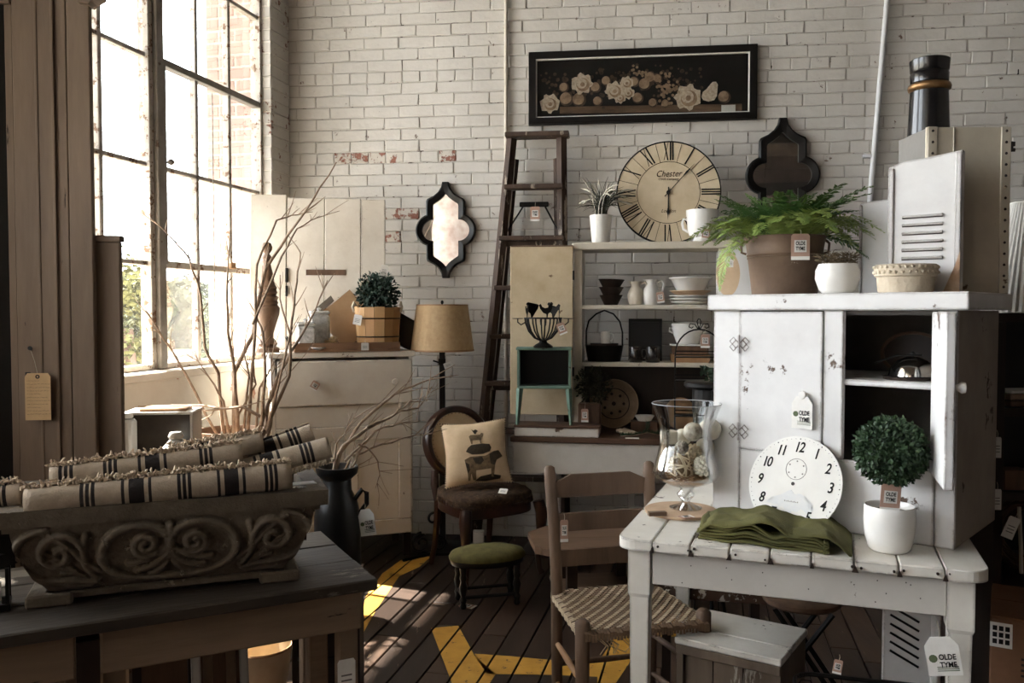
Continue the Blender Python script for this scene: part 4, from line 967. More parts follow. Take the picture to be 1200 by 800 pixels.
M_embos = mat('embossed_glass', (226, 224, 220), (176, 174, 168), scale=45, rough=.35, bump=.8, bscale=80, spec=.6)
for px, dy, s, h, lb in ((358, -.07, .05, .125, 'short embossed glass canister at the left front of the tray'), (374, .045, .054, .185, 'taller embossed glass canister behind the short one in tray')):
    t = thing('glass_canister', lb, 'jar', in_tray(px, dy), DA, 'glass canisters in the tray'); b = nb()
    bx(b, -s, s, -s, s, 0, h, bev=.012); build('jar', b, M_embos, t, smooth=35); b = nb(); bx(b, -s * .98, s * .98, -s * .98, s * .98, h + .001, h + .022, bev=.008); lathe(b, [(.008, h + .022), (.014, h + .034), (0, h + .042)], 12); build('lid', b, M_embos, t, smooth=35)
q = in_tray(389, -.04); t = thing('shell_flower', 'cream shell flower on a small brown saucer in the tray', 'ornament', q)
b = nb(); lathe(b, [(0, 0), (.035, 0), (.058, .022), (.055, .024), (.03, .006), (0, .006)], 20); build('saucer', b, M_tan, t, smooth=50)
b = nb(); qq = random.Random(4)
for k in range(26):
    a = qq.uniform(0, 2 * PI); e = qq.uniform(.1, 1.4); leaf(b, (0, 0, .024), (math.cos(a) * math.cos(e), math.sin(a) * math.cos(e), math.sin(e)), (0, 0, 1), .05, .032, .3)
build('petals', b, mat('shell_petal', (236, 214, 168), (220, 188, 130), rough=.6), t)
q = in_tray(372, -.095); b = nb(); lathe(b, [(0, .003), (.03, 0), (.05, .012), (.049, .015), (.028, .006), (0, .006)], 20); o = build('saucer', b, M_embos, smooth=50); o.location = q; tag(o, 'small patterned glass dish lying in front of the canisters', 'dish')
# tilted framed board standing on its corner
q = on_dresser(405, .245); t = thing('framed_board', 'tan board in grey frame standing on its corner behind the tray', 'frame', q + Vector((0, 0, .0)), R(8), rx=R(-7))
def rot45(pts, a): c, s = math.cos(a), math.sin(a); return [(x * c - z * s, x * s + z * c) for x, z in pts]
A_ = R(41); sq = rot45([(0, 0), (.285, 0), (.285, .285), (0, .285)], A_); si = rot45([(.035, .035), (.25, .035), (.25, .25), (.035, .25)], A_)
b = nb(); ring(b, sq, si, -.012, .012); build('frame', b, mat('grey_frame', (122, 112, 98), (98, 88, 76), rough=.6), t); b = nb(); prism(b, si, -.006, .006); build('board', b, M_tan, t)
b = nb(); prism(b, rot45([(.0, .0), (.24, .0), (.24, .24), (.0, .24)], A_), -.026, -.016); o = build('card_board', b, mat('tan_card', (186, 146, 102), (170, 130, 88), rough=.8)); o.location = on_dresser(405, .215) + Vector((0, 0, 0)); o.rotation_euler = (R(-7), 0, R(8)); tag(o, 'plain tan square board leaning on its corner in front of grey frame', 'board')
# wooden bucket with boxwood
q = in_tray(443, .02); t = thing('wooden_bucket', 'light wooden stave bucket with rope ears standing in the tray', 'bucket', q); n = 14
for k in range(n):
    a = 2 * PI * k / n; b = nb(); h2 = PI / n * .97
    v = lambda r, aa, z: b.verts.new((r * math.cos(aa), r * math.sin(aa), z))
    lo = [v(r, aa, 0) for r, aa in ((.112, a - h2), (.112, a + h2), (.098, a + h2), (.098, a - h2))]; hi = [v(r, aa, .225 + (k % 3) * .002) for r, aa in ((.128, a - h2), (.128, a + h2), (.112, a + h2), (.112, a - h2))]
    for i in range(4): b.faces.new((lo[i], lo[(i + 1) % 4], hi[(i + 1) % 4], hi[i]))
    b.faces.new(lo[::-1]); b.faces.new(hi); build('stave', b, mat('bucket_stave_%d' % (k % 3), *(((204, 156, 98), (184, 134, 80)), ((190, 140, 86), (172, 122, 72)), ((212, 168, 112), (194, 146, 90)))[k % 3], scale=8, rough=.55, stretch=(1, 1, .2)), t)
for z, r in ((.065, .1185), (.165, .1255)):
    b = nb(); lathe(b, [(r, z - .003), (r + .0025, z), (r, z + .003)], 40); build('hoop', b, M_iron, t)
for sx in (-1, 1):
    b = nb(); tube(b, [(sx * .128, -.01, .2), (sx * .137, -.02, .23), (sx * .13, -.02, .255), (sx * .122, 0, .235)], .007, 6); build('rope_ear', b, M_string, t)
b = nb(); lathe(b, [(0, .19), (.11, .19)], 20); build('soil', b, M_soil, t)
t = thing('boxwood_bush', 'dark green clipped boxwood bush in the wooden stave bucket', 'plant', q + Vector((0, 0, .191))); b = nb(); tube(b, [(0, 0, 0), (0, 0, .09)], .008, 6); build('stem', b, M_twig, t)
leaves_ball('foliage', t, (0, 0, .105), .115, 1700, .024, .015, mat('blue_green_leaf', (44, 70, 52), (24, 44, 36), scale=20, rough=.6), sc=(1, 1, 1.05), inner=.45)
price_tag('price_tag', 'white tag hanging from the left ear of the wooden bucket', q + Vector((-.085, -.125, .185)), .045, .055, R(-6), style='plain', ry=R(12))
price_tag('price_tag', 'white tag stuck upright in the top of the boxwood bush', q + Vector((.045, -.03, .46)), .04, .062, R(10), style='plain', ry=R(8), string=.0)
b = nb(); box(b, (0, 0, .09), (.2, .02, .17), rx=R(-8)); o = build('black_board', b, M_black); o.location = on_dresser(462, .25); o.rotation_euler = (R(-10), R(30), R(5)); tag(o, 'black board leaning behind the wooden bucket at dresser edge', 'board'); o.location.z += .03

# ================================================================== OVAL BACK CHAIR, CUSHION, FOOTSTOOL
CHF = Frame((-.15, 4.41, 0), R(33)); t = thing('oval_back_chair', 'antique dark wooden chair with oval tan upholstered back and worn brown seat', 'chair', CHF.o, CHF.a); t.scale = (1, 1, .89)
M_mah = mat('mahogany', (76, 42, 28), (46, 25, 18), scale=10, rough=.3, stretch=(1, 1, .3), bump=.08, spec=.5)
M_burl = mat('tan_burlap', (232, 204, 164), (212, 180, 138), scale=8, rough=.95, bump=.4, bscale=180)
M_worn = mat('worn_brown_weave', (98, 74, 54), (52, 38, 28), scale=30, rough=1, bump=.9, bscale=120, chip=.2, chipc=(132, 104, 76), cscale=24)
sw, sd_ = .46, .42
def seat_outline(k, n=40):
    out = []
    for i in range(n):
        a = 2 * PI * i / n; c, s = math.cos(a), math.sin(a); e = .62
        x = math.copysign(abs(c) ** e, c) * sw / 2; y = math.copysign(abs(s) ** e, s) * sd_ / 2; x *= 1 - .1 * (y / sd_ + .5); out.append((x * k, y * k))
    return out
b = nb(); rows = []
for k, z in ((.98, .365), (1, .37), (1.0, .425), (.97, .43)): rows.append([b.verts.new((x, y, z)) for x, y in seat_outline(k)])
for r0, r1 in zip(rows, rows[1:]):
    for i in range(40): b.faces.new((r0[i], r0[(i + 1) % 40], r1[(i + 1) % 40], r1[i]))
b.faces.new(rows[0][::-1]); b.faces.new(rows[-1]); build('seat_rail', b, M_mah, t, smooth=35)
b = nb(); rows = []; qq = random.Random(8)
for k, z in ((.985, .4305), (1.02, .45), (1.015, .475), (.93, .492), (.75, .5), (.45, .503)): rows.append([b.verts.new((x + qq.uniform(-.003, .003), y + qq.uniform(-.003, .003), z + qq.uniform(-.004, .004))) for x, y in seat_outline(k)])
for r0, r1 in zip(rows, rows[1:]):
    for i in range(40): b.faces.new((r0[i], r0[(i + 1) % 40], r1[(i + 1) % 40], r1[i]))
b.faces.new(rows[-1]); build('seat', b, M_worn, t, smooth=60)
b = nb()
for i in range(150):
    a = 2 * PI * i / 150; x, y = seat_outline(1.02, 150)[i]; tube(b, [(x, y, .452), (x * 1.01, y * 1.01, .436), (x * 1.005 + qq.uniform(-.004, .004), y * 1.005, .42)], .0022, 3, cap=False)
build('seat_fringe', b, M_worn, t, kind='stuff')
for sx in (-1, 1):
    b = nb(); x, y = sx * sw / 2 * .93, -sd_ / 2 * .92; tube(b, [(x, y, .425), (x + sx * .012, y - .014, .36), (x + sx * .008, y - .012, .25), (x - sx * .002, y, .12), (x + sx * .004, y - .006, .03), (x + sx * .012, y - .018, .004)], [.03, .034, .024, .017, .015, .02], 8); build('leg', b, M_mah, t, smooth=60)
    b = nb(); x, y = sx * sw / 2 * .72, sd_ / 2 * .9; tube(b, [(x, y, .41), (x, y + .01, .28), (x + sx * .004, y + .03, .12), (x + sx * .01, y + .06, .004)], [.021, .02, .017, .016], 6); build('leg', b, M_mah, t, smooth=60)
tilt = Matrix.Translation((0, sd_ / 2 - .01, .44)) @ Matrix.Rotation(R(-13), 4, 'X')
ow, oh, oc = .205, .225, .285
def oval(k, n=44): return [((ow - k) * math.cos(2 * PI * i / n), oc + (oh - k) * math.sin(2 * PI * i / n)) for i in range(n)]
b = nb(); o_, i_ = oval(0), oval(.042); rows = [[b.verts.new(tilt @ Vector((p[0], y, p[1]))) for p in pts] for pts, y in ((o_, .022), (o_, -.012), (oval(.012), -.024), (oval(.03), -.02), (i_, -.008), (i_, .022))]
rows.append(rows[0])
for r0, r1 in zip(rows, rows[1:]):
    for k in range(44): b.faces.new((r0[k], r0[(k + 1) % 44], r1[(k + 1) % 44], r1[k]))
build('back_frame', b, M_mah, t, smooth=45)
b = nb(); rings_ = []
for k, y in ((.04, -.006), (.07, -.014), (.11, -.018), (.16, -.02)): rings_.append([b.verts.new(tilt @ Vector((p[0], y, p[1]))) for p in oval(k)])
for r0, r1 in zip(rings_, rings_[1:]):
    for k in range(44): b.faces.new((r0[k], r0[(k + 1) % 44], r1[(k + 1) % 44], r1[k]))
b.faces.new(rings_[-1]); prism(b, oval(.042), .008, .016, tilt); build('back_upholstery', b, M_burl, t, smooth=60)
b = nb()
for k in range(44):
    p = oval(.047)[k]; ball(b, tilt @ Vector((p[0], -.012, p[1])), .0035, 1)
build('upholstery_tacks', b, M_tan, t, kind='stuff')
for sx in (-1, 1):
    b = nb(); tube(b, [tilt @ Vector((sx * .16, .004, .13)), tilt @ Vector((sx * .172, .004, .05)), (sx * sw / 2 * .74, sd_ / 2 * .88, .40)], [.02, .022, .022], 8); build('back_post', b, M_mah, t, smooth=60)
# cushion with printed animals
cq = CHF.w(-.055, -.05, .444); CUF = Frame(cq, R(4)); cs = .325; M_cu = Matrix.Rotation(R(-5), 4, 'Y') @ Matrix.Rotation(R(-24), 4, 'X')
t = thing('cushion', 'square tan cushion with printed farm animals leaning on the oval chair', 'cushion', cq + Vector((0, 0, .004)), R(4))
def cush(u_, v_, s=1):                                 # u,v in -1..1
    edge = (1 - abs(u_) ** 2.4) * (1 - abs(v_) ** 2.4); th = .062 * max(0, edge) ** .5
    pinch = 1 + .05 * (abs(u_) ** 3 * abs(v_) ** 3) * 1 - .05 * (1 - abs(u_ * v_)) * max(abs(u_), abs(v_)) ** 6
    return M_cu @ Vector((u_ * cs / 2 * pinch, -s * th - .05, v_ * cs / 2 * pinch + cs / 2 + .01))
b = nb(); N = 20; G = {}
for s in (1, -1):
    for i in range(N + 1):
        for j in range(N + 1):
            bd = i in (0, N) or j in (0, N)
            if s == -1 and bd: G[s, i, j] = G[1, i, j]
            else: G[s, i, j] = b.verts.new(cush(i / N * 2 - 1, j / N * 2 - 1, s))
    for i in range(N):
        for j in range(N): b.faces.new((G[s, i, j], G[s, i + 1, j], G[s, i + 1, j + 1], G[s, i, j + 1]))
build('cover', b, M_burl, t, smooth=70)
b = nb(); per = [(-1 + 2 * k / 60, -1) for k in range(60)] + [(1, -1 + 2 * k / 60) for k in range(60)] + [(1 - 2 * k / 60, 1) for k in range(60)] + [(-1, 1 - 2 * k / 60) for k in range(60)]
for k, (a, c) in enumerate(per):
    if k % 2 == 0: ball(b, cush(a, c), .0042, 1)
build('dark_piping', b, M_dark, t, kind='stuff', label='dark beaded piping')
b = nb()
for k, (a, c) in enumerate(per):
    if k % 2: ball(b, cush(a, c), .0042, 1)
build('pale_piping', b, M_burl, t, kind='stuff')
def printed_on(name, polys, m, lift):
    b = nb()
    for P in polys:
        vs_ = [b.verts.new((p[0], p[1], 0)) for p in P]; f = b.faces.new(vs_); bmesh.ops.triangulate(b, faces=[f])
    bmesh.ops.subdivide_edges(b, edges=b.edges[:], cuts=2, use_grid_fill=True); bmesh.ops.triangulate(b, faces=b.faces[:])
    for v in b.verts:
        q_ = cush(v.co.x, v.co.y); n_ = M_cu.to_3x3() @ Vector((0, -1, 0)); v.co = q_ + n_ * lift
    build(name, b, m, t)
C_ = lambda pts: [((x - 318) / 150, (540 - y) / 138) for x, y in pts]    # from the 4x crop that starts at (480, 400)
cow = C_([(262, 580), (290, 568), (360, 570), (380, 562), (400, 552), (425, 548), (443, 575), (430, 582), (412, 590), (402, 610), (392, 660), (380, 660), (382, 625), (330, 628), (312, 628), (308, 668), (294, 668), (288, 640), (280, 668), (270, 668), (272, 630)])
pig = C_([(272, 545), (284, 528), (300, 518), (350, 515), (385, 520), (392, 536), (384, 552), (350, 562), (300, 560)])
sheep = C_([(292, 478), (300, 472), (345, 474), (352, 466), (362, 470), (358, 482), (350, 490), (348, 514), (342, 514), (340, 498), (308, 498), (306, 514), (300, 514), (296, 495)])
hen = C_([(306, 444), (316, 452), (326, 446), (338, 456), (330, 462), (326, 470), (320, 470), (314, 460)])
M_print = mat('animal_print', (74, 62, 46), (48, 40, 31), scale=40, rough=.95, bump=.1); M_print2 = mat('animal_print_pale', (142, 116, 82), (96, 78, 56), scale=60, rough=.95, bump=.1)
printed_on('printed_cow', [cow], M_print2, .0028); printed_on('printed_cow_patches', [C_([(380, 565), (400, 555), (425, 550), (440, 574), (410, 590), (400, 612), (382, 605)]), C_([(300, 575), (345, 574), (352, 590), (335, 605), (312, 600)]), C_([(264, 590), (282, 600), (284, 625), (272, 640)])], M_print, .0036)
printed_on('printed_pig', [pig], M_print, .003); printed_on('printed_sheep', [sheep], M_print2, .003); printed_on('printed_hen', [hen], M_print, .003)
printed_on('printed_grass', [C_([(300, 672), (330, 655), (380, 648), (425, 655), (420, 668), (350, 676)])], M_print, .0026)
price_tag('price_tag', 'white folded tag under the right corner of the animal cushion', cq + Vector((.13, -.14, .03)), .045, .03, R(-25), style='plain', string=0, rx=R(-50))
# footstool
fq = Vector((-.115, 3.93, 0)); t = thing('footstool', 'small footstool with olive green oval top on turned black legs', 'stool', fq, R(14)); fw, fd = .175, .105
b = nb(); lathe(b, [(0, .185), (.96, .185), (1, .195), (1, .21)], 36, Matrix.Diagonal((fw, fd, 1, 1))); build('apron', b, M_black, t, smooth=40)
b = nb(); lathe(b, [(1.02, .2105), (1.04, .225), (.96, .245), (.7, .258), (.3, .263), (0, .264)], 36, Matrix.Diagonal((fw, fd, 1, 1))); build('pad', b, mat('olive_velvet', (112, 104, 52), (86, 80, 40), scale=20, rough=.9, bump=.3), t, smooth=60)
for sx in (-1, 1):
    for sy in (-1, 1):
        b = nb(); lathe(b, [(.012, 0), (.016, .01), (.012, .025), (.018, .04), (.011, .055), (.017, .08), (.02, .1), (.012, .125), (.018, .14), (.013, .155), (.018, .186)], 12, Matrix.Translation((sx * fw * .72, sy * fd * .62, 0))); build('leg', b, M_black, t, smooth=40)
for sy in (-1, 1): b = nb(); tube(b, [(-fw * .72, sy * fd * .62, .05), (fw * .72, sy * fd * .62, .05)], .008, 8); build('stretcher', b, M_black, t)
b = nb(); tube(b, [(-fw * .72, -fd * .62, .052), (-fw * .72, fd * .62, .052)], .008, 8); build('stretcher', b, M_black, t)
price_tag('price_tag', 'white tag lying on the floor in front of the footstool', onz(540, 708, .004), .05, .075, R(60), style='shop', string=0, rx=R(-89.5))
b = nb(); box(b, (0, 0, .065), (.062, .05, .13), bev=.003); o = build('white_block', b, M_white); o.location = stand(561, 0, 4.72); tag(o, 'small upright white block on the floor under the oval back chair', 'block')
# wrought iron bracket on the floor between dresser and chair
t = thing('iron_bracket', 'wrought iron scroll bracket lying on floor between dresser and chair', 'ornament', onz(502, 650, 0), R(20))
def spiral(cx, cz, r, turns, a0, sg, n=26): return [(cx + r * (1 - .8 * k / n) * math.cos(a0 + sg * 2 * PI * turns * k / n), .0, cz + r * (1 - .8 * k / n) * math.sin(a0 + sg * 2 * PI * turns * k / n)) for k in range(n + 1)]
for i, (cx_, cz_, r_, a0, sg) in enumerate(((-.04, .07, .06, PI / 2, 1), (.06, .055, .045, PI / 2, -1), (.03, .2, .05, -PI / 2, 1), (.07, .3, .035, -PI / 2, -1))):
    b = nb(); tube(b, spiral(cx_, cz_, r_, 1.3, a0, sg), .007, 6); build('scroll', b, M_iron, t, smooth=60)
b = nb(); tube(b, [(.02, 0, .008), (.05, 0, .15), (.06, 0, .36)], .008, 6); tube(b, [(-.16, -.08, .008), (.16, .06, .008)], .009, 6); build('bar', b, M_iron, t)

# octagonal table low between the chairs
oq = Vector((.385, 3.83, 0)); t = thing('octagonal_table', 'low octagonal tan topped table behind the ladder back chair', 'table', oq, R(6))
M_oct = mat('oct_top', (116, 86, 63), (90, 66, 47), scale=8, rough=.5, stretch=(.3, 1, 1))
for k in range(4):
    y0, y1 = -.3 + .15 * k, -.3 + .15 * (k + 1) - .002; b = nb(); c_ = lambda y: .3 if abs(y) < .125 else .3 - (abs(y) - .125)
    yl = sorted({y0, y1} | {v for v in (-.125, .125) if y0 < v < y1}); pts = [(-c_(y), y) for y in yl] + [(c_(y), y) for y in yl[::-1]]
    a_ = [b.verts.new((x, y, .30)) for x, y in pts]; d_ = [b.verts.new((x, y, .33)) for x, y in pts]; b.faces.new(a_[::-1]); b.faces.new(d_)
    for i in range(len(pts)): b.faces.new((a_[i], a_[(i + 1) % len(pts)], d_[(i + 1) % len(pts)], d_[i]))
    build('top_plank', b, M_oct, t)
for k in range(4):
    a = PI / 4 + k * PI / 2; b = nb(); box(b, (.2 * math.cos(a), .2 * math.sin(a), .149), (.045, .045, .297)); build('leg', b, M_dark, t)
b = nb(); bx(b, -.19, .19, -.19, .19, .09, .108); build('lower_shelf', b, M_oct, t)
# ================================================================== RIGHT: WHITE PLANK TABLE
ZW = .76; TA = Frame((.272, 2.21, 0), math.atan2(-.29, .795)); TL, TDp = .87, .86
t = thing('plank_table', 'white painted plank top table in the right foreground', 'table', TA.o, TA.a)
for k in range(9):
    w = TL / 9; x0 = k * w; b = nb(); y0 = -.004 + rnd.uniform(-.002, .002)
    if k in (0, 8):                                       # rounded outer corners
        xa, xb = (x0, x0 + w - .003); r = .05; c = (xa + r) if k == 0 else (xb - r); sg = -1 if k == 0 else 1
        pts = [(xb if k == 0 else xa, y0)] + [(c + sg * r * math.sin(a), y0 + r - r * math.cos(a)) for a in [PI / 2 * i / 6 for i in range(7)]] + [(xa if k == 0 else xb, TDp), (xb if k == 0 else xa, TDp)]
        a_ = [b.verts.new((p[0], p[1], ZW - .028)) for p in pts]; m_ = [b.verts.new((p[0], p[1], ZW - .003)) for p in pts]
        cx_ = sum(p[0] for p in pts) / len(pts); d_ = [b.verts.new((p[0] + (cx_ - p[0]) * .03, p[1] + (.4 - p[1]) * .006, ZW)) for p in pts]
        b.faces.new(a_); b.faces.new(d_[::-1])
        for r0, r1 in ((a_, m_), (m_, d_)):
            for i in range(len(pts)): b.faces.new((r0[i], r0[(i + 1) % len(pts)], r1[(i + 1) % len(pts)], r1[i]))
    else: bx(b, x0, x0 + w - .003, y0, TDp, ZW - .028, ZW + rnd.uniform(-.0008, 0), bev=.003)
    build('top_plank', b, M_table, t)
M_apron = mat('apron_paint', (206, 200, 190), (190, 184, 174), scale=4, rough=.5, chip=.05, chipc=(84, 66, 52), cscale=10)
for (x0, x1, y0, y1) in ((.09, TL - .09, .03, .048), (.09, TL - .09, TDp - .06, TDp - .042), (.035, .053, .09, TDp - .09), (TL - .053, TL - .035, .09, TDp - .09)):
    b = nb(); bx(b, x0, x1, y0, y1, ZW - .122, ZW - .0285, bev=.002); build('apron', b, M_apron, t)
for x in (.055, TL - .06):
    for y in (.055, TDp - .065):
        b = nb(); pr = [(.029, ZW - .029), (.029, ZW - .15), (.025, ZW - .16), (.022, .3), (.016, .001)]
        for (r0, z0_), (r1, z1_) in zip(pr, pr[1:]):
            v0 = [b.verts.new((x + sx * r0, y + sy * r0, z0_)) for sx, sy in ((-1, -1), (1, -1), (1, 1), (-1, 1))]; v1 = [b.verts.new((x + sx * r1, y + sy * r1, z1_)) for sx, sy in ((-1, -1), (1, -1), (1, 1), (-1, 1))]
            for i in range(4): b.faces.new((v0[i], v0[(i + 1) % 4], v1[(i + 1) % 4], v1[i]))
        bmesh.ops.remove_doubles(b, verts=b.verts[:], dist=1e-5); build('leg', b, M_table, t)
b = nb(); qn = random.Random(17)
for k in range(1, 9):
    x = TL / 9 * k
    for dx in (-.006 - .012 * qn.random(), .004 + .012 * qn.random()):
        if qn.random() < .8: prism(b, circ(.0022 + .0014 * qn.random(), 6, x + dx, ZW - .014 + qn.uniform(-.006, .006)), -.0088, -.0035)
    prism(b, [(x - .005 - .004 * qn.random(), ZW - .0285), (x + .003 + .005 * qn.random(), ZW - .0285), (x - .0005, ZW - .012)], -.0088, -.0035)
for k in range(14): prism(b, circ(.0016, 6, .12 + .63 * qn.random(), ZW - .05 - .06 * qn.random()), .0285, .031)
build('nail_holes', b, M_dark, t, kind='stuff', label='dark nail holes and notches')
def on_table(px, py, z=ZW): return onz(px, py, z)

# ================================================================== WHITE WALL CUPBOARD ON THE TABLE
CR, CL_ = Vector((1.088, 2.085, 0)), Vector((.598, 2.527, 0)); CA = math.atan2(CR.y - CL_.y, CR.x - CL_.x)
CF = Frame(CL_ + Vector((0, 0, ZW + .001)), CA); cw = (CR - CL_).length; cd = .41; ct = 1.352 - ZW
t = thing('wall_cupboard', 'chippy white two door cupboard standing on the plank table', 'cabinet', CF.o, CF.a); cup = t
def ck(px, off=0): return CF.px(px, 400, off).x
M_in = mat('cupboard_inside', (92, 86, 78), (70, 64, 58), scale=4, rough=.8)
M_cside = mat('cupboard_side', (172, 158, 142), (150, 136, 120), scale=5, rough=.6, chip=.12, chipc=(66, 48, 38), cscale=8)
kd0, kd1, kd2 = ck(868), ck(965), ck(988); kr = ck(1097); zb = .193
b = nb(); bx(b, 0, .02, .02, cd, 0, ct, bev=.002); build('side_panel', b, M_cup, t)
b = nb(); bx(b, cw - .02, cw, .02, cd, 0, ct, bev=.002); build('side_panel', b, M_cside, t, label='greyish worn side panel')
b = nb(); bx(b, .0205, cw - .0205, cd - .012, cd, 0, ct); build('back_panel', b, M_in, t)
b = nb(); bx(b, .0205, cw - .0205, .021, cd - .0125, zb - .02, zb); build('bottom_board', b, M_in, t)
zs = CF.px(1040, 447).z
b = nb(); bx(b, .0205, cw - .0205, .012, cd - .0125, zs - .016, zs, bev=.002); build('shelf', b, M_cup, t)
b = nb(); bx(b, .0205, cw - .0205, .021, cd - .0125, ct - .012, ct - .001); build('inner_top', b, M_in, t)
b = nb(); bx(b, 0, kd0 - .001, 0, .0195, 0, ct, bev=.002); build('stile', b, M_cup, t)
b = nb(); bx(b, kd1 + .001, kd2, 0, .0195, zb, ct, bev=.002); build('stile', b, M_cup, t)
b = nb(); bx(b, kr + .001, cw, 0.006, .0195, 0, ct, bev=.002); build('stile', b, M_cup, t)
b = nb(); bx(b, kd0, kr, 0.001, .0195, 0, zb - .001, bev=.002); build('bottom_rail', b, M_cup, t)
b = nb(); bx(b, -.012, cw + .03, -.018, cd + .012, ct + .001, ct + .046, bev=.003); build('top_board', b, M_cup, t)
b = nb(); bx(b, kd0 + .001, kd1 - .001, -.006, .018, zb + .001, ct - .003, bev=.002); dl = build('door', b, M_cup, t)
for py in (403, 505):
    z = CF.px(868, py).z; b = nb()
    for sx in (-1, 1):
        for sz in (-1, 1): tube(b, [(kd0 + sx * .003, -.009, z + sz * .004), (kd0 + sx * .018, -.009, z + sz * .02), (kd0 + sx * .03, -.009, z + sz * .008), (kd0 + sx * .022, -.009, z), (kd0 + sx * .01, -.009, z + sz * .012)], .0017, 4)
    tube(b, [(kd0, -.011, z - .026), (kd0, -.011, z + .026)], .0035, 6); build('butterfly_hinge', b, M_cup, dl)
kz = CF.px(944, 462); b = nb(); lathe(b, [(0, .022), (.01, .02), (.012, .013), (.006, .006), (.007, 0)], 14, Matrix.Translation((kz.x, -.006, kz.z)) @ Matrix.Rotation(PI / 2, 4, 'X')); build('knob', b, M_ceram, dl, smooth=50)
# right door, swung wide open towards the room
hx = kr + .002; dwid = hx - kd2; ang = R(-101); Md = Matrix.Translation((hx, -.004, 0)) @ Matrix.Rotation(PI - ang * -1 if False else R(180 + 113), 4, 'Z')
b = nb(); bx(b, .002, dwid, -.011, .009, zb - .004, ct - .004, bev=.002, M=Md); dr_ = build('door', b, M_cup, t)
b = nb(); lathe(b, [(0, .028), (.012, .024), (.014, .016), (.007, .006), (.008, 0)], 14, Md @ Matrix.Translation((dwid * .9, .0092, zs + .01)) @ Matrix.Rotation(-PI / 2, 4, 'X')); build('knob', b, M_ceram, dr_, smooth=50)
price_tag('price_tag', 'white clipped corner tag hanging from the left cupboard door knob', CF.w(kz.x, -.022, kz.z - .004), .058, .088, CF.a, style='clip', string=.0)
# inside the open half
q = CF.w(ck(1070, .3), .30, zs); q.z = CF.o.z + zs; t = thing('oval_tray', 'dark oval wooden tray standing on edge inside the open cupboard', 'tray', q, CF.a, rx=R(-8))
b = nb(); prism(b, [(.085 * math.cos(a), .06 + .06 * math.sin(a)) for a in [2 * PI * k / 30 for k in range(30)]], -.005, .005); build('base', b, M_dark, t)
b = nb(); ring(b, [(.088 * math.cos(a), .06 + .063 * math.sin(a)) for a in [2 * PI * k / 30 for k in range(30)]], [(.08 * math.cos(a), .06 + .055 * math.sin(a)) for a in [2 * PI * k / 30 for k in range(30)]], -.016, .004); build('rim', b, M_brown, t)
q = CF.w(ck(1070, .12), .12, zs + .0002); t = thing('dome_cover', 'shiny metal dome cover on a dark tray in the open cupboard', 'dome', q, CF.a)
b = nb(); lathe(b, [(0, 0), (.072, 0), (.074, .008), (0, .008)], 26); build('plate', b, M_dark, t)
b = nb(); lathe(b, [(.056, .0085), (.06, .01), (.056, .03), (.04, .05), (.018, .06), (0, .062)], 26); build('dome', b, mat('polished_metal', (190, 188, 184), rough=.12, metal=1, bump=0), t, smooth=60)
b = nb(); ball(b, (0, 0, .068), .007, 2); tube(b, [(-.09, -.02, .042), (-.03, -.03, .064), (.03, -.02, .066)], .003, 6); build('handle', b, M_iron, t, smooth=50)

# ---- on top of the cupboard
ZC = CF.o.z + ct + .046
def on_cup(px, dy, z=None):
    z = ZC if z is None else z; Y = CF.w(.3, dy).y
    for _ in range(14): p = stand(px, z, Y); Y += (dy - CF.loc(p).y) * .6
    return stand(px, z, Y)
def pxm(q, n): return n / 1000 * q.y
# galvanised pail with fern
q = on_cup(919, .2); r1 = pxm(q, 45); r0 = pxm(q, 36); hh = at(919, 278, q.y).z - ZC
M_pail = mat('aged_pail', (128, 102, 80), (96, 74, 58), scale=5, rough=.55, metal=.25, bump=.15, chip=.07, chipc=(176, 160, 140), cscale=16)
t = thing('metal_pail', 'large brown aged metal pail on top of the white cupboard', 'bucket', q, R(-10))
b = nb(); lathe(b, [(0, .004), (r0, 0), (r0 + .002, .004), (r0 + (r1 - r0) * .62, hh * .62), (r0 + (r1 - r0) * .63 + .003, hh * .64), (r0 + (r1 - r0) * .66, hh * .66), (r0 + (r1 - r0) * .68 + .003, hh * .69), (r0 + (r1 - r0) * .7, hh * .71), (r1, hh - .004), (r1 + .004, hh), (r1 - .003, hh), (r1 - .006, hh - .02), (0, hh - .025)], 40); build('body', b, M_pail, t, smooth=50)
for sx in (-1, 1): b = nb(); tube(b, [(sx * r1, 0, hh - .01), (sx * (r1 + .012), 0, hh - .02), (sx * (r1 + .01), 0, hh - .045), (sx * (r1 - .004), 0, hh - .05)], .004, 6); build('ear', b, M_pail, t)
price_tag('price_tag', 'kraft tag hanging on the front of the large brown pail', Vector((q.x + .004, q.y - r1 - .012, ZC + hh - .001)), pxm(q, 20), pxm(q, 29), R(-8), style='shop', string=.012)
t = thing('fern', 'lush green fern growing in the large brown metal pail', 'plant', q + Vector((0, 0, hh - .024)), 0)
b = nb(); lathe(b, [(0, .004), (r1 - .01, .002)], 20); build('soil', b, M_soil, t)
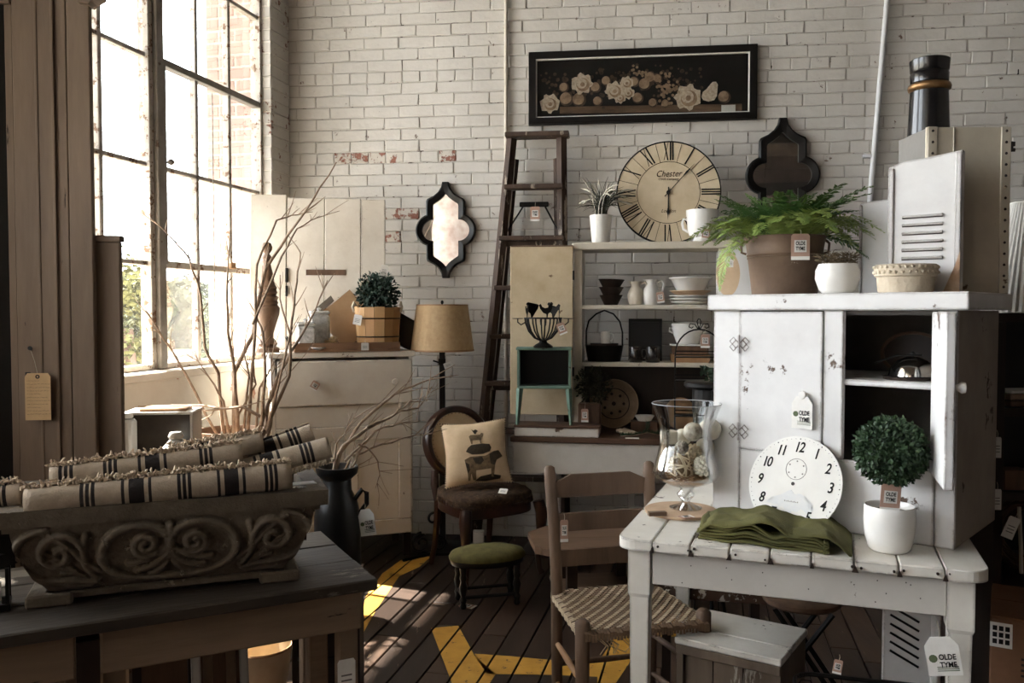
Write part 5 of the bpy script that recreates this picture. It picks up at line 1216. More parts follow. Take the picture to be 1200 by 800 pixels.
def frond_mesh(seed, L, droop):
    r = random.Random(seed); b = nb(); p = Vector((0, 0, 0)); pts = [p]; n = 24; d = Vector((.25, 0, 1)).normalized()
    for k in range(n):
        d = (d + Vector((.05, r.uniform(-.02, .02), -droop / n))).normalized(); p = p + d * L / n; pts.append(p)
    tube(b, pts, [.0016 * (1 - k / (n + 4)) for k in range(n + 1)], 3, cap=False)
    for k in range(2, n + 1):
        t_ = (pts[k] - pts[k - 1]).normalized(); s = Vector((0, 1, 0)); up = s.cross(t_); w = L * .17 * math.sin(PI * min(1, (k + 1.5) / (n + 3)) ** .8) + .004
        for sg in (-1, 1):
            for h in (0, .5): leaf(b, pts[k - 1].lerp(pts[k], h), s * sg + t_ * .45 + up * r.uniform(-.25, .35), up, w * r.uniform(.7, 1.15), .0066, .1)
    me = bpy.data.meshes.new('frond'); b.to_mesh(me); b.free(); return me
FM = []
for i, (L, dr2) in enumerate(((.2, .3), (.22, .95), (.25, 1.5), (.18, .2), (.22, .65), (.28, 2.0))):
    me = frond_mesh(i, L, dr2); me.materials.append((M_fern, mat('fern_leaf_dark', (72, 116, 44), (40, 78, 32), scale=12, rough=.6), mat('fern_leaf_yellow', (150, 168, 72), (104, 136, 52), scale=12, rough=.6))[i % 3]); FM.append(me)
qq = random.Random(21)
for k in range(118):
    a = k * 2.39996 + qq.uniform(-.2, .2); rad = (k / 118) ** .5; i = (0, 3, 4, 1, 2, 5)[min(5, int(rad * 6 * qq.uniform(.7, 1.1)))]
    o = bpy.data.objects.new('frond', FM[i]); C.objects.link(o); o.parent = t
    o.location = (math.cos(a) * rad * r1 * .72, math.sin(a) * rad * r1 * .72, .004); o.rotation_euler = (qq.uniform(-.15, .15), -.32 + rad * .55, a); s_ = qq.uniform(.74, 1.08) * (1.0 - .12 * rad); o.scale = (s_, s_, s_)
# one tall frond rising at the right, one hanging at the left
for a, L, tilt_, sc in ((R(-20), 3, .1, 1.45), (R(20), 3, .2, 1.5), (R(0), 0, .15, 1.35), (R(40), 0, .05, 1.25), (R(150), 3, .0, 1.3), (R(180), 0, .1, 1.1), (R(-60), 3, .05, 1.3), (R(90), 3, .0, 1.35), (R(190), 5, 1.0, .95), (R(200), 2, .8, .95), (R(-5), 2, .75, 1.0), (R(8), 4, .8, 1.1), (R(-15), 4, .95, .95)):
    o = bpy.data.objects.new('frond', FM[L]); C.objects.link(o); o.parent = t; o.location = (math.cos(a) * .05, math.sin(a) * .05, .01); o.rotation_euler = (0, tilt_, a); o.scale = (sc, sc, sc)
# painted board and round cutting board left of the pail
q = on_cup(861, .29); t = thing('painted_board', 'white painted board leaning behind the round wooden disc by pail', 'board', q, R(-12), rx=R(-5)); b = nb(); w = pxm(q, 42); h = at(861, 286, q.y).z - ZC
prism(b, [(-w / 2, 0), (w / 2, 0), (w / 2, h * .98), (w * .3, h), (-w / 2, h * .86)], -.01, .008); build('panel', b, M_cup, t)
q = on_cup(853, .17); r = pxm(q, 26); b = nb(); o_ = [(r * .52 * math.cos(a), r + r * math.sin(a)) for a in [2 * PI * k / 30 for k in range(30)]]; i_ = [(r * .2 * math.cos(a) + r * .05, r * 1.62 + r * .2 * math.sin(a)) for a in [2 * PI * k / 30 for k in range(30)]]
ring(b, o_, i_, -.006, .006); o = build('wooden_disc', b, mat('pale_wood', (218, 188, 152), (198, 164, 124), scale=8, rough=.6), smooth=30); o.location = q; o.rotation_euler = (R(-6), 0, R(-12)); tag(o, 'round pale wooden board with a thumb hole left of the pail', 'board')
price_tag('price_tag', 'small white tag hanging in the thumb hole of round board', q + Vector((r * .06, -.018, r * 1.68)), .014, .028, R(-12), style='plain', string=.006)
# moss pot
q = on_cup(981, .1); r = pxm(q, 25); t = thing('moss_pot', 'small round white bowl planter filled with dry moss', 'pot', q)
b = nb(); lathe(b, [(0, 0), (r * .62, 0), (r * .82, r * .2), (r, r * .7), (r * .98, r * 1.1), (r * .85, r * 1.4), (r * .8, r * 1.4), (r * .9, r * 1.1), (0, r * 1.1)], 30); build('bowl', b, M_ceram, t, smooth=60)
b = nb(); qq = random.Random(6)
for k in range(420):
    a = qq.uniform(0, 2 * PI); rr_ = r * .85 * qq.random() ** .5; p = Vector((math.cos(a) * rr_, math.sin(a) * rr_, r * 1.42 + qq.uniform(0, r * .42))); tube(b, [p, p + Vector((qq.uniform(-1, 1), qq.uniform(-1, 1), qq.uniform(-.2, .7))) * .014], .0011, 3, cap=False)
build('moss', b, mat('dry_moss', (118, 98, 70), (82, 70, 50), scale=30, rough=1), t)
# ribbed planter
q = on_cup(1061, .085); r = pxm(q, 34); hh2 = at(1061, 310, q.y).z - ZC; t = thing('stone_planter', 'shallow tan stone planter with a rough rim in front of shutter', 'pot', q)
M_stone = mat('tan_stone', (204, 188, 162), (178, 160, 134), scale=14, rough=.9, bump=.7, bscale=70)
b = nb(); lathe(b, [(0, 0), (r * .86, 0), (r * .9, hh2 * .1), (r * .93, hh2 * .55), (r, hh2 * .6), (r * 1.02, hh2 * .95), (r * .96, hh2), (r * .88, hh2), (r * .8, hh2 * .7), (0, hh2 * .7)], 36); build('bowl', b, M_stone, t, smooth=40)
b = nb()
for k in range(60):
    a = 2 * PI * k / 60; ball(b, (r * 1.0 * math.cos(a), r * 1.0 * math.sin(a), hh2 * (.72 + .18 * (k % 2))), .0055, 1, .2)
build('rough_rim', b, M_stone, t, kind='stuff')
# louvred shutters
def shutter(name, label, q, w, h, rz, th, slots, group=None, rust=None, slant=0):
    t = thing(name, label, 'shutter', q, rz, group); b = nb()
    prism(b, [(-w / 2, 0), (w / 2, 0), (w / 2, h), (w * .1, h - slant * .35), (-w * .3, h - slant * .55), (-w / 2, h - slant)], -th / 2, th / 2); build('panel', b, M_cup, t)
    for x in (-w * .46, w * .46): b = nb(); bx(b, x - w * .04, x + w * .04, -th / 2 - .006, -th / 2 - .0005, .0, h - slant * (1.0 if x < 0 else .02) - .004, bev=.002); build('stile', b, M_cup, t)
    for k in range(slots):
        z = h * (.26 + .3 * k / max(1, slots - 1)); b = nb(); box(b, (-w * .02, -th / 2 - .002, z), (w * .56, .012, .004), rx=R(24)); build('louvre', b, M_cup, t)
        b = nb(); bx(b, -w * .3, w * .26, -th / 2 - .0018, -th / 2 - .0004, z - .007, z - .0025); build('slot', b, M_dark, t, label='dark slot under a louvre')
    if rust: b = nb(); prism(b, [(w * .28, .002), (w * .5, .002), (w * .5, h * .3), (w * .44, h * .2), (w * .4, h * .08)], -th / 2 - .0075, -th / 2 - .0066); build('rust_stain', b, mat('rust_stain', (168, 120, 84), (206, 176, 146), scale=18, rough=.9), t, label='rust brown stained corner')
    return t
q = on_cup(1083, .2); w_ = pxm(q, 78); h_ = at(1083, 181, q.y).z - ZC
shutter('shutter', 'white louvred shutter with rust stained corner standing on the cupboard', q, w_, h_, R(-38), .035, 6, 'shutters on the cupboard', True, .028)
q = on_cup(1029, .33); w_ = pxm(q, 40); h_ = at(1029, 234, q.y).z - ZC
shutter('shutter', 'narrow white shutter farther left, behind the moss pot', q, w_, h_, R(-38), .03, 0, 'shutters on the cupboard', None, .01)
# riveted trunk standing on end
TK = Frame((1.155, 2.40, ZC), R(0)); t = thing('riveted_trunk', 'cream riveted metal trunk standing on end behind the white shutter', 'trunk', TK.o, TK.a)
xr = TK.px(1181, 250).x; hT = TK.px(1130, 150).z; M_cream = mat('trunk_cream', (202, 192, 170), (184, 172, 150), scale=4, rough=.5, chip=.04, chipc=(96, 74, 56), cscale=14); M_tgrey = mat('trunk_grey', (118, 114, 108), (102, 98, 92), scale=5, rough=.6)
b = nb(); bx(b, .0, xr, 0.001, .17, .001, hT, bev=.003); build('body', b, M_tgrey, t, label='grey painted body')
b = nb(); bx(b, -.001, xr + .001, -.006, .0005, .001, hT + .001); build('front_panel', b, M_cream, t)
for x in (.014, xr - .014):
    b = nb(); bx(b, x - .014, x + .014, -.011, -.0065, .001, hT + .002, bev=.002); st_ = build('corner_strip', b, M_cream, t); b = nb()
    for k in range(15): ball(b, (x, -.0115, .02 + (hT - .03) * k / 14), .0042, 1)
    build('rivets', b, M_dark, st_, kind='stuff')
b = nb(); tube(b, [(.19 * xr + .03, -.008, 0.01), (.19 * xr + .03, -.008, hT)], .002, 5); build('seam', b, M_cream, t)
# tall black column behind the cupboard
q = stand(1077, 0, 2.96); rr = 21 / 1000 * 2.96; zt2 = at(1077, 70, 2.96).z; t = thing('black_column', 'tall glossy black round column with gold ring behind the cupboard', 'column', q)
M_gloss = mat('gloss_black', (18, 17, 18), (30, 28, 28), rough=.2, bump=.05, spec=.6)
b = nb(); lathe(b, [(0, 0), (.11, 0), (.11, .06), (.09, .08), (rr * 1.25, zt2 - .5), (rr * .98, zt2 - .11), (0, zt2 - .11)], 32); build('shaft', b, M_gloss, t, smooth=40)
b = nb(); lathe(b, [(rr * .9, zt2 - .109), (rr * 1.08, zt2 - .104), (rr * 1.12, zt2 - .095), (rr * 1.08, zt2 - .086), (rr * .9, zt2 - .082)], 32); build('gold_ring', b, mat('old_gold', (150, 110, 66), (120, 84, 50), rough=.35, metal=.7), t, smooth=60)
b = nb(); lathe(b, [(0, zt2 - .081), (rr * .98, zt2 - .08), (rr, zt2 - .05), (rr * .95, zt2 - .045), (rr * 1.0, zt2 - .04), (rr * 1.04, zt2 - .004), (rr * .95, zt2), (0, zt2)], 32); build('capital', b, M_gloss, t, smooth=40)
# shelf unit at the right edge with lampshade and oddments
SH = Frame((1.405, 2.47, 0), R(-3)); t = thing('dark_shelf_unit', 'dark wooden shelf unit at the right edge beside the cupboard', 'shelf', SH.o, SH.a); shw, shd, shh = .75, .42, 1.345
for x in (0, shw - .025): b = nb(); bx(b, x, x + .025, .0, shd, 0, shh - .025); build('side_panel', b, M_dark, t)
zsh = (.1, .52, .80, 1.045, shh - .0245)
for z in zsh: b = nb(); bx(b, (.0255 if z < 1.3 else 0), shw - (.0255 if z < 1.3 else 0), 0, shd - .0125, z, z + .0245); build('shelf_board', b, M_dark, t)
b = nb(); bx(b, 0.0255, shw - .0255, shd - .012, shd, 0, shh - .025); build('back_panel', b, M_black, t)
q = SH.w(.17, .14, shh + .0005); t = thing('lampshade', 'white pleated lampshade standing on the dark shelf unit at right', 'lampshade', q)
zt3 = at(1190, 246, q.y).z - q.z; r0_ = q.x - (at(1155, 345, q.y).x); n = 48
b = nb(); rows = [[b.verts.new(((r * (1 + (.012 if k % 2 else -.012))) * math.cos(2 * PI * k / (2 * n)), (r * (1 + (.012 if k % 2 else -.012))) * math.sin(2 * PI * k / (2 * n)), z)) for k in range(2 * n)] for r, z in ((r0_, .001), (r0_ * .45, zt3 + .02))]
for k in range(2 * n): b.faces.new((rows[0][k], rows[0][(k + 1) % (2 * n)], rows[1][(k + 1) % (2 * n)], rows[1][k]))
build('pleated_shade', b, mat('white_linen', (226, 222, 214), (214, 209, 200), scale=30, rough=.95), t)
b = nb(); lathe(b, [(r0_ * .44, zt3 + .018), (r0_ * .46, zt3 + .02), (r0_ * .44, zt3 + .024)], 30); lathe(b, [(r0_ * .98, 0), (r0_ * 1.02, .003), (r0_ * .98, .006)], 30); build('rim', b, M_paper, t)
q = SH.w(.12, .1, 1.07); t = thing('book_stack', 'small stack of old books on the upper dark shelf', 'books', q, R(10))
for i in range(2): b = nb(); bx(b, -.08, .08, -.06, .06, .001 + .02 * i, .018 + .02 * i, bev=.003); build('book', b, (M_brown, M_plat)[i], t)
b = nb(); bx(b, -.07, .07, -.05, .05, .04, .046); build('paper_sheet', b, M_paper, t, label='white paper sheet on top')
for i, x in enumerate((.075, .16)):
    b = nb(); bx(b, -.035, .035, -.03, .03, 0, .06, bev=.002); o = build('small_box', b, M_brown); o.location = SH.w(x, .05, .826); o.rotation_euler = (0, 0, R(-4)); tag(o, ('small brown box on the left of the middle dark shelf', 'small brown box right of its twin on the middle dark shelf')[i], 'box', 'small boxes on the dark shelf')
q = SH.w(.17, .12, .546); t = thing('twig_wreath', 'brown twig wreath standing on the lower dark shelf', 'wreath', q, R(-4)); qq = random.Random(31)
for k in range(40):
    b = nb(); r = .1 + qq.uniform(-.02, .02); a0 = qq.uniform(0, 6); c0 = Vector((0, qq.uniform(-.03, .03), .13)); tube(b, [c0 + Vector((r * math.cos(a0 + j * .4) * 1.05, qq.uniform(-.012, .012), r * math.sin(a0 + j * .4))) for j in range(9)], .0032, 4); build('twig', b, M_brown, t)
b = nb(); tube(b, [(-.06, -.05, .22), (-.055, -.055, .1), (-.05, -.05, .02)], .006, 6); build('rope', b, M_string, t)
for i, (px, py, h, st, lb) in enumerate(((1169, 512, .06, 'plain', 'upper white tag hanging at the left edge of dark shelf unit'), (1169, 573, .06, 'plain', 'lower white tag hanging at the left edge of dark shelf unit'), (1190, 606, .065, 'plain', 'tilted white tag at the far right of dark shelf unit'))):
    price_tag('price_tag', lb, at(px, py, 2.45), .022 if i < 2 else .034, h, R(-4), style=st, string=.02, ry=R(0 if i < 2 else 22))

# ================================================================== ON THE TABLE
# clock dial leaning on the cupboard
q0 = CF.px(936, 568, -.03); Rd = .13; cq = CF.w(q0.x, -.1, .0005); t = thing('clock_dial', 'round white enamel clock face leaning against the cupboard door', 'clock', cq, CF.a, rx=R(-19))
M_enam = mat('enamel_dial', (226, 223, 214), (214, 210, 200), scale=5, rough=.3, bump=.03)
b = nb(); prism(b, circ(Rd, 64, 0, Rd), -.0025, .0025); build('dial', b, M_enam, t)
b = nb()
for k in range(60):
    M = Matrix.Translation((0, -.0026, Rd)) @ Matrix.Rotation(k * PI / 30, 4, 'Y'); r = .0018 if k % 5 == 0 else .0009; prism(b, circ(r, 6, 0, Rd - .007), -.0006, 0, M)
build('minute_dots', b, M_ink, t, kind='stuff')
for h in range(1, 13):
    a = PI / 2 - h * PI / 6; b = nb(); text(b, str(h), .04, Matrix.Translation((Rd * .76 * math.cos(a), -.003, Rd + Rd * .76 * math.sin(a))), shear=.22, bold=.0006, wscale=.78, sp=.85); build('numeral', b, M_ink, t)
b = nb(); ring(b, circ(Rd * .225, 36, 0, Rd * 1.3), circ(Rd * .215, 36, 0, Rd * 1.3), -.0032, -.0025)
for k in range(6): prism(b, circ(.0022, 8, Rd * .17 * math.sin(k * PI / 3), Rd * 1.3 + Rd * .17 * math.cos(k * PI / 3)), -.0032, -.0025)
build('seconds_ring', b, mat('grey_print', (128, 122, 114), rough=.8), t)
b = nb(); prism(b, circ(.005, 14, -.003, Rd * .99), -.0034, -.0024); build('arbor_hole', b, M_dark, t)
b = nb()
for k in range(9): bx(b, -.02 + .0045 * k, -.0172 + .0045 * k, -.003, -.0025, Rd * .62 - .0018, Rd * .62 + .0018 - .0012 * (k % 2))
build('faded_print', b, mat('faint_print', (150, 144, 134), rough=.8), t, kind='stuff')
b = nb(); qq = random.Random(12); prism(b, [((.055 + qq.uniform(-.02, .014)) * math.cos(a) * 1.05, Rd * .6 + (.026 + qq.uniform(-.012, .01)) * math.sin(a)) for a in [2 * PI * k / 26 for k in range(26)]], -.0029, -.0025); build('worn_patch', b, mat('worn_enamel', (206, 208, 208), (218, 216, 210), scale=30, rough=.5), t, label='greyish worn patch')

# folded olive cloth
TQ = Frame(on_table(905, 634), TA.a - R(1)); t = thing('folded_cloth', 'folded olive green linen cloth at the front of the plank table', 'cloth', TQ.o, TQ.a)
M_olive = mat('olive_linen', (104, 99, 47), (78, 76, 36), scale=5, rough=.95, bump=.5, bscale=260)
def ribbon(fn, name, nx, ny, y0, y1, thick):
    b = nb(); G = [[b.verts.new(fn(i / nx, j / ny)) for j in range(ny + 1)] for i in range(nx + 1)]
    for i in range(nx):
        for j in range(ny): b.faces.new((G[i][j], G[i + 1][j], G[i + 1][j + 1], G[i][j + 1]))
    o = build(name, b, M_olive, t, smooth=70); m = o.modifiers.new('thickness', 'SOLIDIFY'); m.thickness = thick; m.offset = 0; return o
xl, xr_ = TQ.loc(on_table(812, 634)).x, TQ.loc(on_table(988, 640)).x
def hump(u_): return .019 * math.exp(-((u_ - .42) / .12) ** 2) - .006 * math.exp(-((u_ - .62) / .07) ** 2)
for k in range(5):
    def lay(u_, v_, k=k):
        x = xl + .008 + (xr_ - xl - .05) * u_ + .004 * math.sin(k * 2 + v_ * 5) * (1 - u_); y = -.045 - .006 * math.sin(3 * k + 4 * u_) + .17 * v_ * (1 - .08 * u_) + .035 * u_ * (1 - v_) * -1
        z = .003 + .0075 * k + hump(u_) * (.25 + .19 * k) * (1 - .35 * v_) + .003 * noise.noise(Vector((u_ * 6 + k, v_ * 4, k)))
        if u_ > .93: z = z * (1 - (u_ - .93) / .07 * .3)
        return Vector((x, y, max(.002 + .001 * k, z)))
    ribbon(lay, 'fold', 40, 8, 0, 0, .0042)
for k in (0, 2, 3):                                       # rounded folds joining the layers at the right
    def turn(u_, v_, k=k):
        a = -PI / 2 + PI * u_; r = .0045; x = xr_ - .045 + r * 1.8 * math.cos(a) * 1.5; y = -.085 + .17 * v_ * .9; z = .003 + .0075 * k * .8 + r * (1 + math.sin(a)); return Vector((x, y, z))
    ribbon(turn, 'fold_edge', 8, 6, 0, 0, .0042)
def top(u_, v_):
    x = xl + .014 + (xr_ - xl + .012) * u_; y = -.056 - .03 * u_ * (1 - v_) + .195 * v_ * (1 - .05 * u_); base = .046 + hump(u_) * 1.15 * (1 - .4 * v_) + .004 * noise.noise(Vector((u_ * 7, v_ * 5, 3))) + .0028 * math.sin(u_ * 30 + v_ * 9) * (.4 + .6 * v_) + .003 * noise.noise(Vector((u_ * 19, v_ * 9, 8)))
    if u_ > .82: f = (u_ - .82) / .18; base = base * (1 - f ** 1.6) + .004 * f ** 1.6; x -= .006 * f
    if v_ < .12: base -= (.12 - v_) * .05
    if u_ < .07: base -= (.07 - u_) * .25
    return Vector((x, y, max(.004, base)))
ribbon(top, 'top_layer', 60, 16, 0, 0, .004)

# hurricane vase on its round board, with decorative balls
vq = on_table(798, 600); b = nb(); lathe(b, [(0, 0), (.104, 0), (.106, .003), (.106, .007), (.104, .009), (0, .009)], 40); o = build('round_board', b, mat('cork_board', (206, 172, 138), (182, 148, 114), scale=10, rough=.7), smooth=40); o.location = vq + Vector((0, 0, .0005)); tag(o, 'thin round tan board under the glass hurricane vase', 'board')
vb = vq + Vector((.016, .01, .0098)); t = thing('hurricane_vase', 'large clear glass footed hurricane vase filled with decorative balls', 'vase', vb)
prof = [(0, .004), (.046, 0), (.048, .003), (.03, .009), (.012, .018), (.013, .026), (.024, .036), (.026, .044), (.016, .054), (.018, .062), (.05, .07), (.088, .088), (.098, .104), (.094, .122), (.086, .15), (.078, .185), (.075, .215), (.079, .245), (.089, .278), (.102, .31)]
b = nb(); lathe(b, prof, 48); build('glass_body', b, M_glass, t, smooth=60)
b = nb(); lathe(b, [(.0985, .31), (.086, .278), (.076, .245), (.072, .215), (.075, .185), (.083, .15), (.091, .122), (.094, .104), (.084, .09), (.05, .074), (0, .071)], 48); build('glass_inside', b, M_glass, t, smooth=60)
b = nb(); lathe(b, [(.0985, .31), (.1002, .3118), (.102, .31)], 48); build('glass_rim', b, mat('rim_glass', (170, 172, 172), rough=.1, spec=.8), t, smooth=60)
M_wick = mat('pale_wicker', (226, 204, 168), (204, 178, 138), scale=30, rough=.8); M_bead = mat('cream_bead', (232, 222, 202), (216, 204, 180), scale=40, rough=.7); M_crack = mat('crackle_ball', (220, 208, 186), (96, 76, 58), scale=26, rough=.7, bump=.6)
def wicker_ball(c, r, label):
    t = thing('wicker_ball', label, 'ball', c, 0, 'balls in the hurricane vase'); qq = random.Random(int(r * 9999))
    b = nb(); ball(b, (0, 0, 0), r * .84, 2); build('core', b, mat('ball_core', (150, 118, 82), (122, 94, 64), rough=.9), t, smooth=80)
    for k in range(13):
        n_ = Vector((qq.gauss(0, 1), qq.gauss(0, 1), qq.gauss(0, 1))).normalized(); u_ = n_.cross(Vector((.3, .5, .8))).normalized(); w_2 = n_.cross(u_); rr_ = r * qq.uniform(.88, .97); off = n_ * r * qq.uniform(-.25, .25); b = nb(); q_ = (rr_ ** 2 - off.length ** 2) ** .5
        tube(b, [off + (u_ * math.cos(a) + w_2 * math.sin(a)) * q_ for a in [2 * PI * j / 26 for j in range(26)]], r * .06, 4, close=True); build('strand', b, M_wick, t)
V = lambda px, py, d=0: at(px, py, vb.y + d)
wicker_ball(V(797, 547, -.015), .044, 'large open weave wicker ball at the bottom of the glass vase')
def deco(px, py, d, r, m, label, knobs=0, sub=3):
    b = nb(); ball(b, (0, 0, 0), r * (.86 if knobs else 1), sub, .03)
    if knobs:
        for k in range(knobs):
            z = 1 - 2 * (k + .5) / knobs; a = k * 2.39996; q_ = (1 - z * z) ** .5; ball(b, (q_ * math.cos(a) * r * .84, q_ * math.sin(a) * r * .84, z * r * .84), r * .2, 1)
    o = build('decorative_ball', b, m, smooth=60); o.location = V(px, py, d); tag(o, label, 'ball', 'balls in the hurricane vase')
deco(812, 506, -.02, .028, M_crack, 'crackled white ball at the top centre of the glass vase')
deco(799, 524, -.045, .02, M_crack, 'small crackled ball just below the top ball in vase', 60, 2)
deco(824, 546, -.035, .031, M_bead, 'beaded cream ball at the right in the glass vase', 70, 2)
deco(832, 503, .0, .033, M_bead, 'large smooth white ball high at the right in vase')
deco(812, 530, .0, .027, M_wick, 'tan ball in the middle of the vase behind the small ones', 40, 2)
deco(826, 524, .025, .028, M_bead, 'cream ball at the right wall of the vase', 0)
deco(800, 512, .045, .026, M_bead, 'smooth cream ball at the back left of the vase', 0)
deco(814, 556, .045, .034, M_wick, 'knobbly tan ball at the bottom back of the vase', 60, 2)
for px, py, d, lb in ((784, 512, -.005, 'white cube block high at the left in the glass vase'), (784, 534, -.0, 'white cube block under another at the left in vase')):
    b = nb(); box(b, (0, 0, 0), (.04, .04, .04), bev=.004, rz=.4); o = build('white_cube', b, M_bead); o.location = V(px, py, d); tag(o, lb, 'block', 'white blocks in the vase')
b = nb(); qq = random.Random(14)
for k in range(300):
    a = qq.uniform(0, 2 * PI); rr_ = .07 * qq.random() ** .5; p = Vector((math.cos(a) * rr_, math.sin(a) * rr_, .08 + qq.uniform(0, .02) + rr_ * .12)); d_ = Vector((qq.uniform(-1, 1), qq.uniform(-1, 1), qq.uniform(-.25, .25))).normalized() * .016
    if ((p + d_).xy.length > .078): d_ = -d_
    tube(b, [p, p + d_], .0016, 3)
o = build('wood_shavings', b, mat('shavings', (168, 122, 80), (120, 82, 52), scale=40, rough=.9)); o.location = vb; o['kind'] = 'stuff'; o['label'] = 'brown wood shavings filling the bottom of the glass vase'; o['category'] = 'shavings'
b = nb(); box(b, (0, 0, .006), (.052, .018, .011), rz=R(8)); o = build('wooden_label', b, M_oct); o.location = on_table(770, 604, ZW + .0098); tag(o, 'small wooden label block on the round board under vase', 'label')
price_tag('price_tag', 'kraft tag lying flat on the round board by the vase foot', on_table(797, 606, ZW + .0115), .03, .04, R(110), style='shop', string=0, rx=R(-89))
bq = on_table(846, 563); b = nb(); t = thing('glass_bottle', 'small clear glass bottle between the hurricane vase and the cupboard', 'bottle', bq)
lathe(b, [(0, .002), (.02, 0), (.022, .004), (.022, .08), (.018, .095), (.009, .108), (.009, .138), (.011, .14), (.011, .146), (.008, .146)], 24); build('glass_body', b, M_glass, t, smooth=50); b = nb(); lathe(b, [(0, .0065), (.019, .0065), (.019, .03), (0, .03)], 20); build('sand', b, M_tan, t)
# topiary
tq = on_table(1052, 652) + Vector((.005, .058, .0005)); t = thing('topiary_pot', 'smooth white round pot holding the small boxwood topiary', 'pot', tq); r = .0605; b = nb()
lathe(b, [(0, 0), (r * .72, 0), (r * .82, .006), (r * .95, .04), (r, .075), (r * .98, .108), (r * .95, .112), (r * .9, .108), (r * .9, .09), (0, .09)], 36); build('bowl', b, M_ceram, t, smooth=50)
b = nb(); lathe(b, [(0, .096), (r * .88, .094)], 20); build('moss', b, mat('dark_moss', (52, 56, 30), (34, 34, 20), scale=40, rough=1, bump=.8), t, label='dark moss on the soil')
topz = at(1054, 529, tq.y).z - tq.z; t = thing('topiary', 'ball shaped boxwood topiary with bare stem in white pot', 'plant', tq + Vector((0, 0, .097))); b = nb(); tube(b, [(0, 0, 0), (.004, 0, .05), (-.002, 0, topz - .12)], .0085, 8); tube(b, [(.004, -.006, .0), (-.004, -.006, .06), (.004, 0, topz - .12)], .005, 6); build('stem', b, M_twig, t)
b = nb(); ball(b, (0, 0, topz - .097), .058, 3, .06); build('inner_growth', b, M_leafd, t)
leaves_ball('foliage', t, (0, 0, topz - .097), .083, 3400, .0125, .009, M_leafb, inner=.72)
price_tag('price_tag', 'kraft tag leaning on the stem of the small boxwood topiary', Vector((tq.x - .012, tq.y - .035, tq.z + .17)), .047, .066, R(-6), style='shop', string=.012, ry=R(4))
# ================================================================== LADDER BACK CHAIR WITH WOVEN SEAT
LB = Frame((.347, 2.63, 0), R(14)); t = thing('ladder_back_chair', 'old brown ladder back chair with woven splint seat beside the plank table', 'chair', LB.o, LB.a)
M_old = mat('old_chair_wood', (118, 90, 68), (84, 62, 46), scale=10, rough=.65, stretch=(1, 1, .15), bump=.3)
hw0, hw1, y0, y1, sz = .166, .19, .165, -.165, .43          # half width back / front, back y, front y
for sx in (-1, 1):
    b = nb(); tube(b, [(sx * hw0 * .98, y0, .004), (sx * hw0, y0, .25), (sx * hw0, y0, .46), (sx * hw0 * 1.02, y0 + .02, .65), (sx * hw0 * 1.05, y0 + .05, .80), (sx * hw0 * 1.06, y0 + .056, .835), (sx * hw0 * 1.06, y0 + .058, .842)], [.017, .019, .02, .02, .02, .018, .008], 10); build('rear_post', b, M_old, t, smooth=60)
    b = nb(); tube(b, [(sx * hw1, y1, .004), (sx * hw1, y1, .3), (sx * hw1, y1, .455), (sx * hw1, y1, .466)], [.017, .021, .023, .012], 10); build('front_leg', b, M_old, t, smooth=60)
for z, h in ((.545, .055), (.66, .06), (.775, .075)):
    yb = y0 + .02 * max(0, (z - .46) / .19) if z < .65 else y0 + .02 + .03 * (z - .65) / .15; b = nb(); n = 12; pf = []; pb = []
    w = hw0 * 1.0 - .008
    outl = [(-w, -h / 2), (w, -h / 2), (w, h * .18)] + ([(w * .66, h / 2), (-w * .66, h / 2)] if z > .7 else [(w, h / 2), (-w, h / 2)]) + [(-w, h * .18)]
    prism(b, [(x, zz_ + z) for x, zz_ in outl], yb - .006, yb + .006); build('back_slat', b, M_old, t)
def rung(p, q_, r, lab=None, m=None): b = nb(); tube(b, [p, Vector(p).lerp(Vector(q_), .5), q_], [r * .8, r, r * .8], 8); return build('rung', b, m or M_old, t, smooth=60, label=lab)
for z in (.14, .27):
    for sx in (-1, 1): rung((sx * hw0, y0, z), (sx * hw1, y1, z + .01), .0105, 'pale rung' if sx < 0 else None, M_tan if sx < 0 else None)
    rung((-hw1, y1, z - .03), (hw1, y1, z - .03), .0115)
rung((-hw0, y0, .2), (hw0, y0, .2), .0105)
for sx in (-1, 1): rung((sx * hw0, y0, sz - .012), (sx * hw1, y1, sz - .012), .012)
rung((-hw1, y1, sz - .012), (hw1, y1, sz - .012), .0125); rung((-hw0, y0, sz - .012), (hw0, y0, sz - .012), .0125)
M_sp = [mat('splint_%d' % i, c, tuple(int(v * .8) for v in c), scale=40, rough=.8) for i, c in enumerate([(200, 174, 138), (134, 104, 77), (210, 186, 150)])]
def seat_pt(u_, v_, dz): hw_ = hw0 + (hw1 - hw0) * v_; return Vector((u_ * (hw_ + .004), y0 + .012 + (y1 - y0 - .024) * v_, sz + .006 + dz - .008 * (1 - u_ * u_) * math.sin(PI * v_)))
NU, NV = 40, 34
for k in range(NV):                                        # strips across
    b = nb(); pts = []
    for i in range(NU * 2 + 1):
        u_ = -1 + 2 * i / (NU * 2); up = (((i // 2) + k) % 4) < 2; pts.append(seat_pt(u_, (k + .5) / NV, .0024 if up else -.0018))
    e0, e1 = pts[0].copy(), pts[-1].copy(); pts = [e0 + Vector((-.013, 0, -.022)), e0 + Vector((-.013, 0, -.004))] + pts + [e1 + Vector((.013, 0, -.004)), e1 + Vector((.013, 0, -.022))]
    vv = [(b.verts.new(p + Vector((0, -.0041, 0))), b.verts.new(p + Vector((0, .0041, 0)))) for p in pts]
    for a_, c_ in zip(vv, vv[1:]): b.faces.new((a_[0], a_[1], c_[1], c_[0]))
    build('woven_strip', b, M_sp[0 if k % 3 else 2], t)
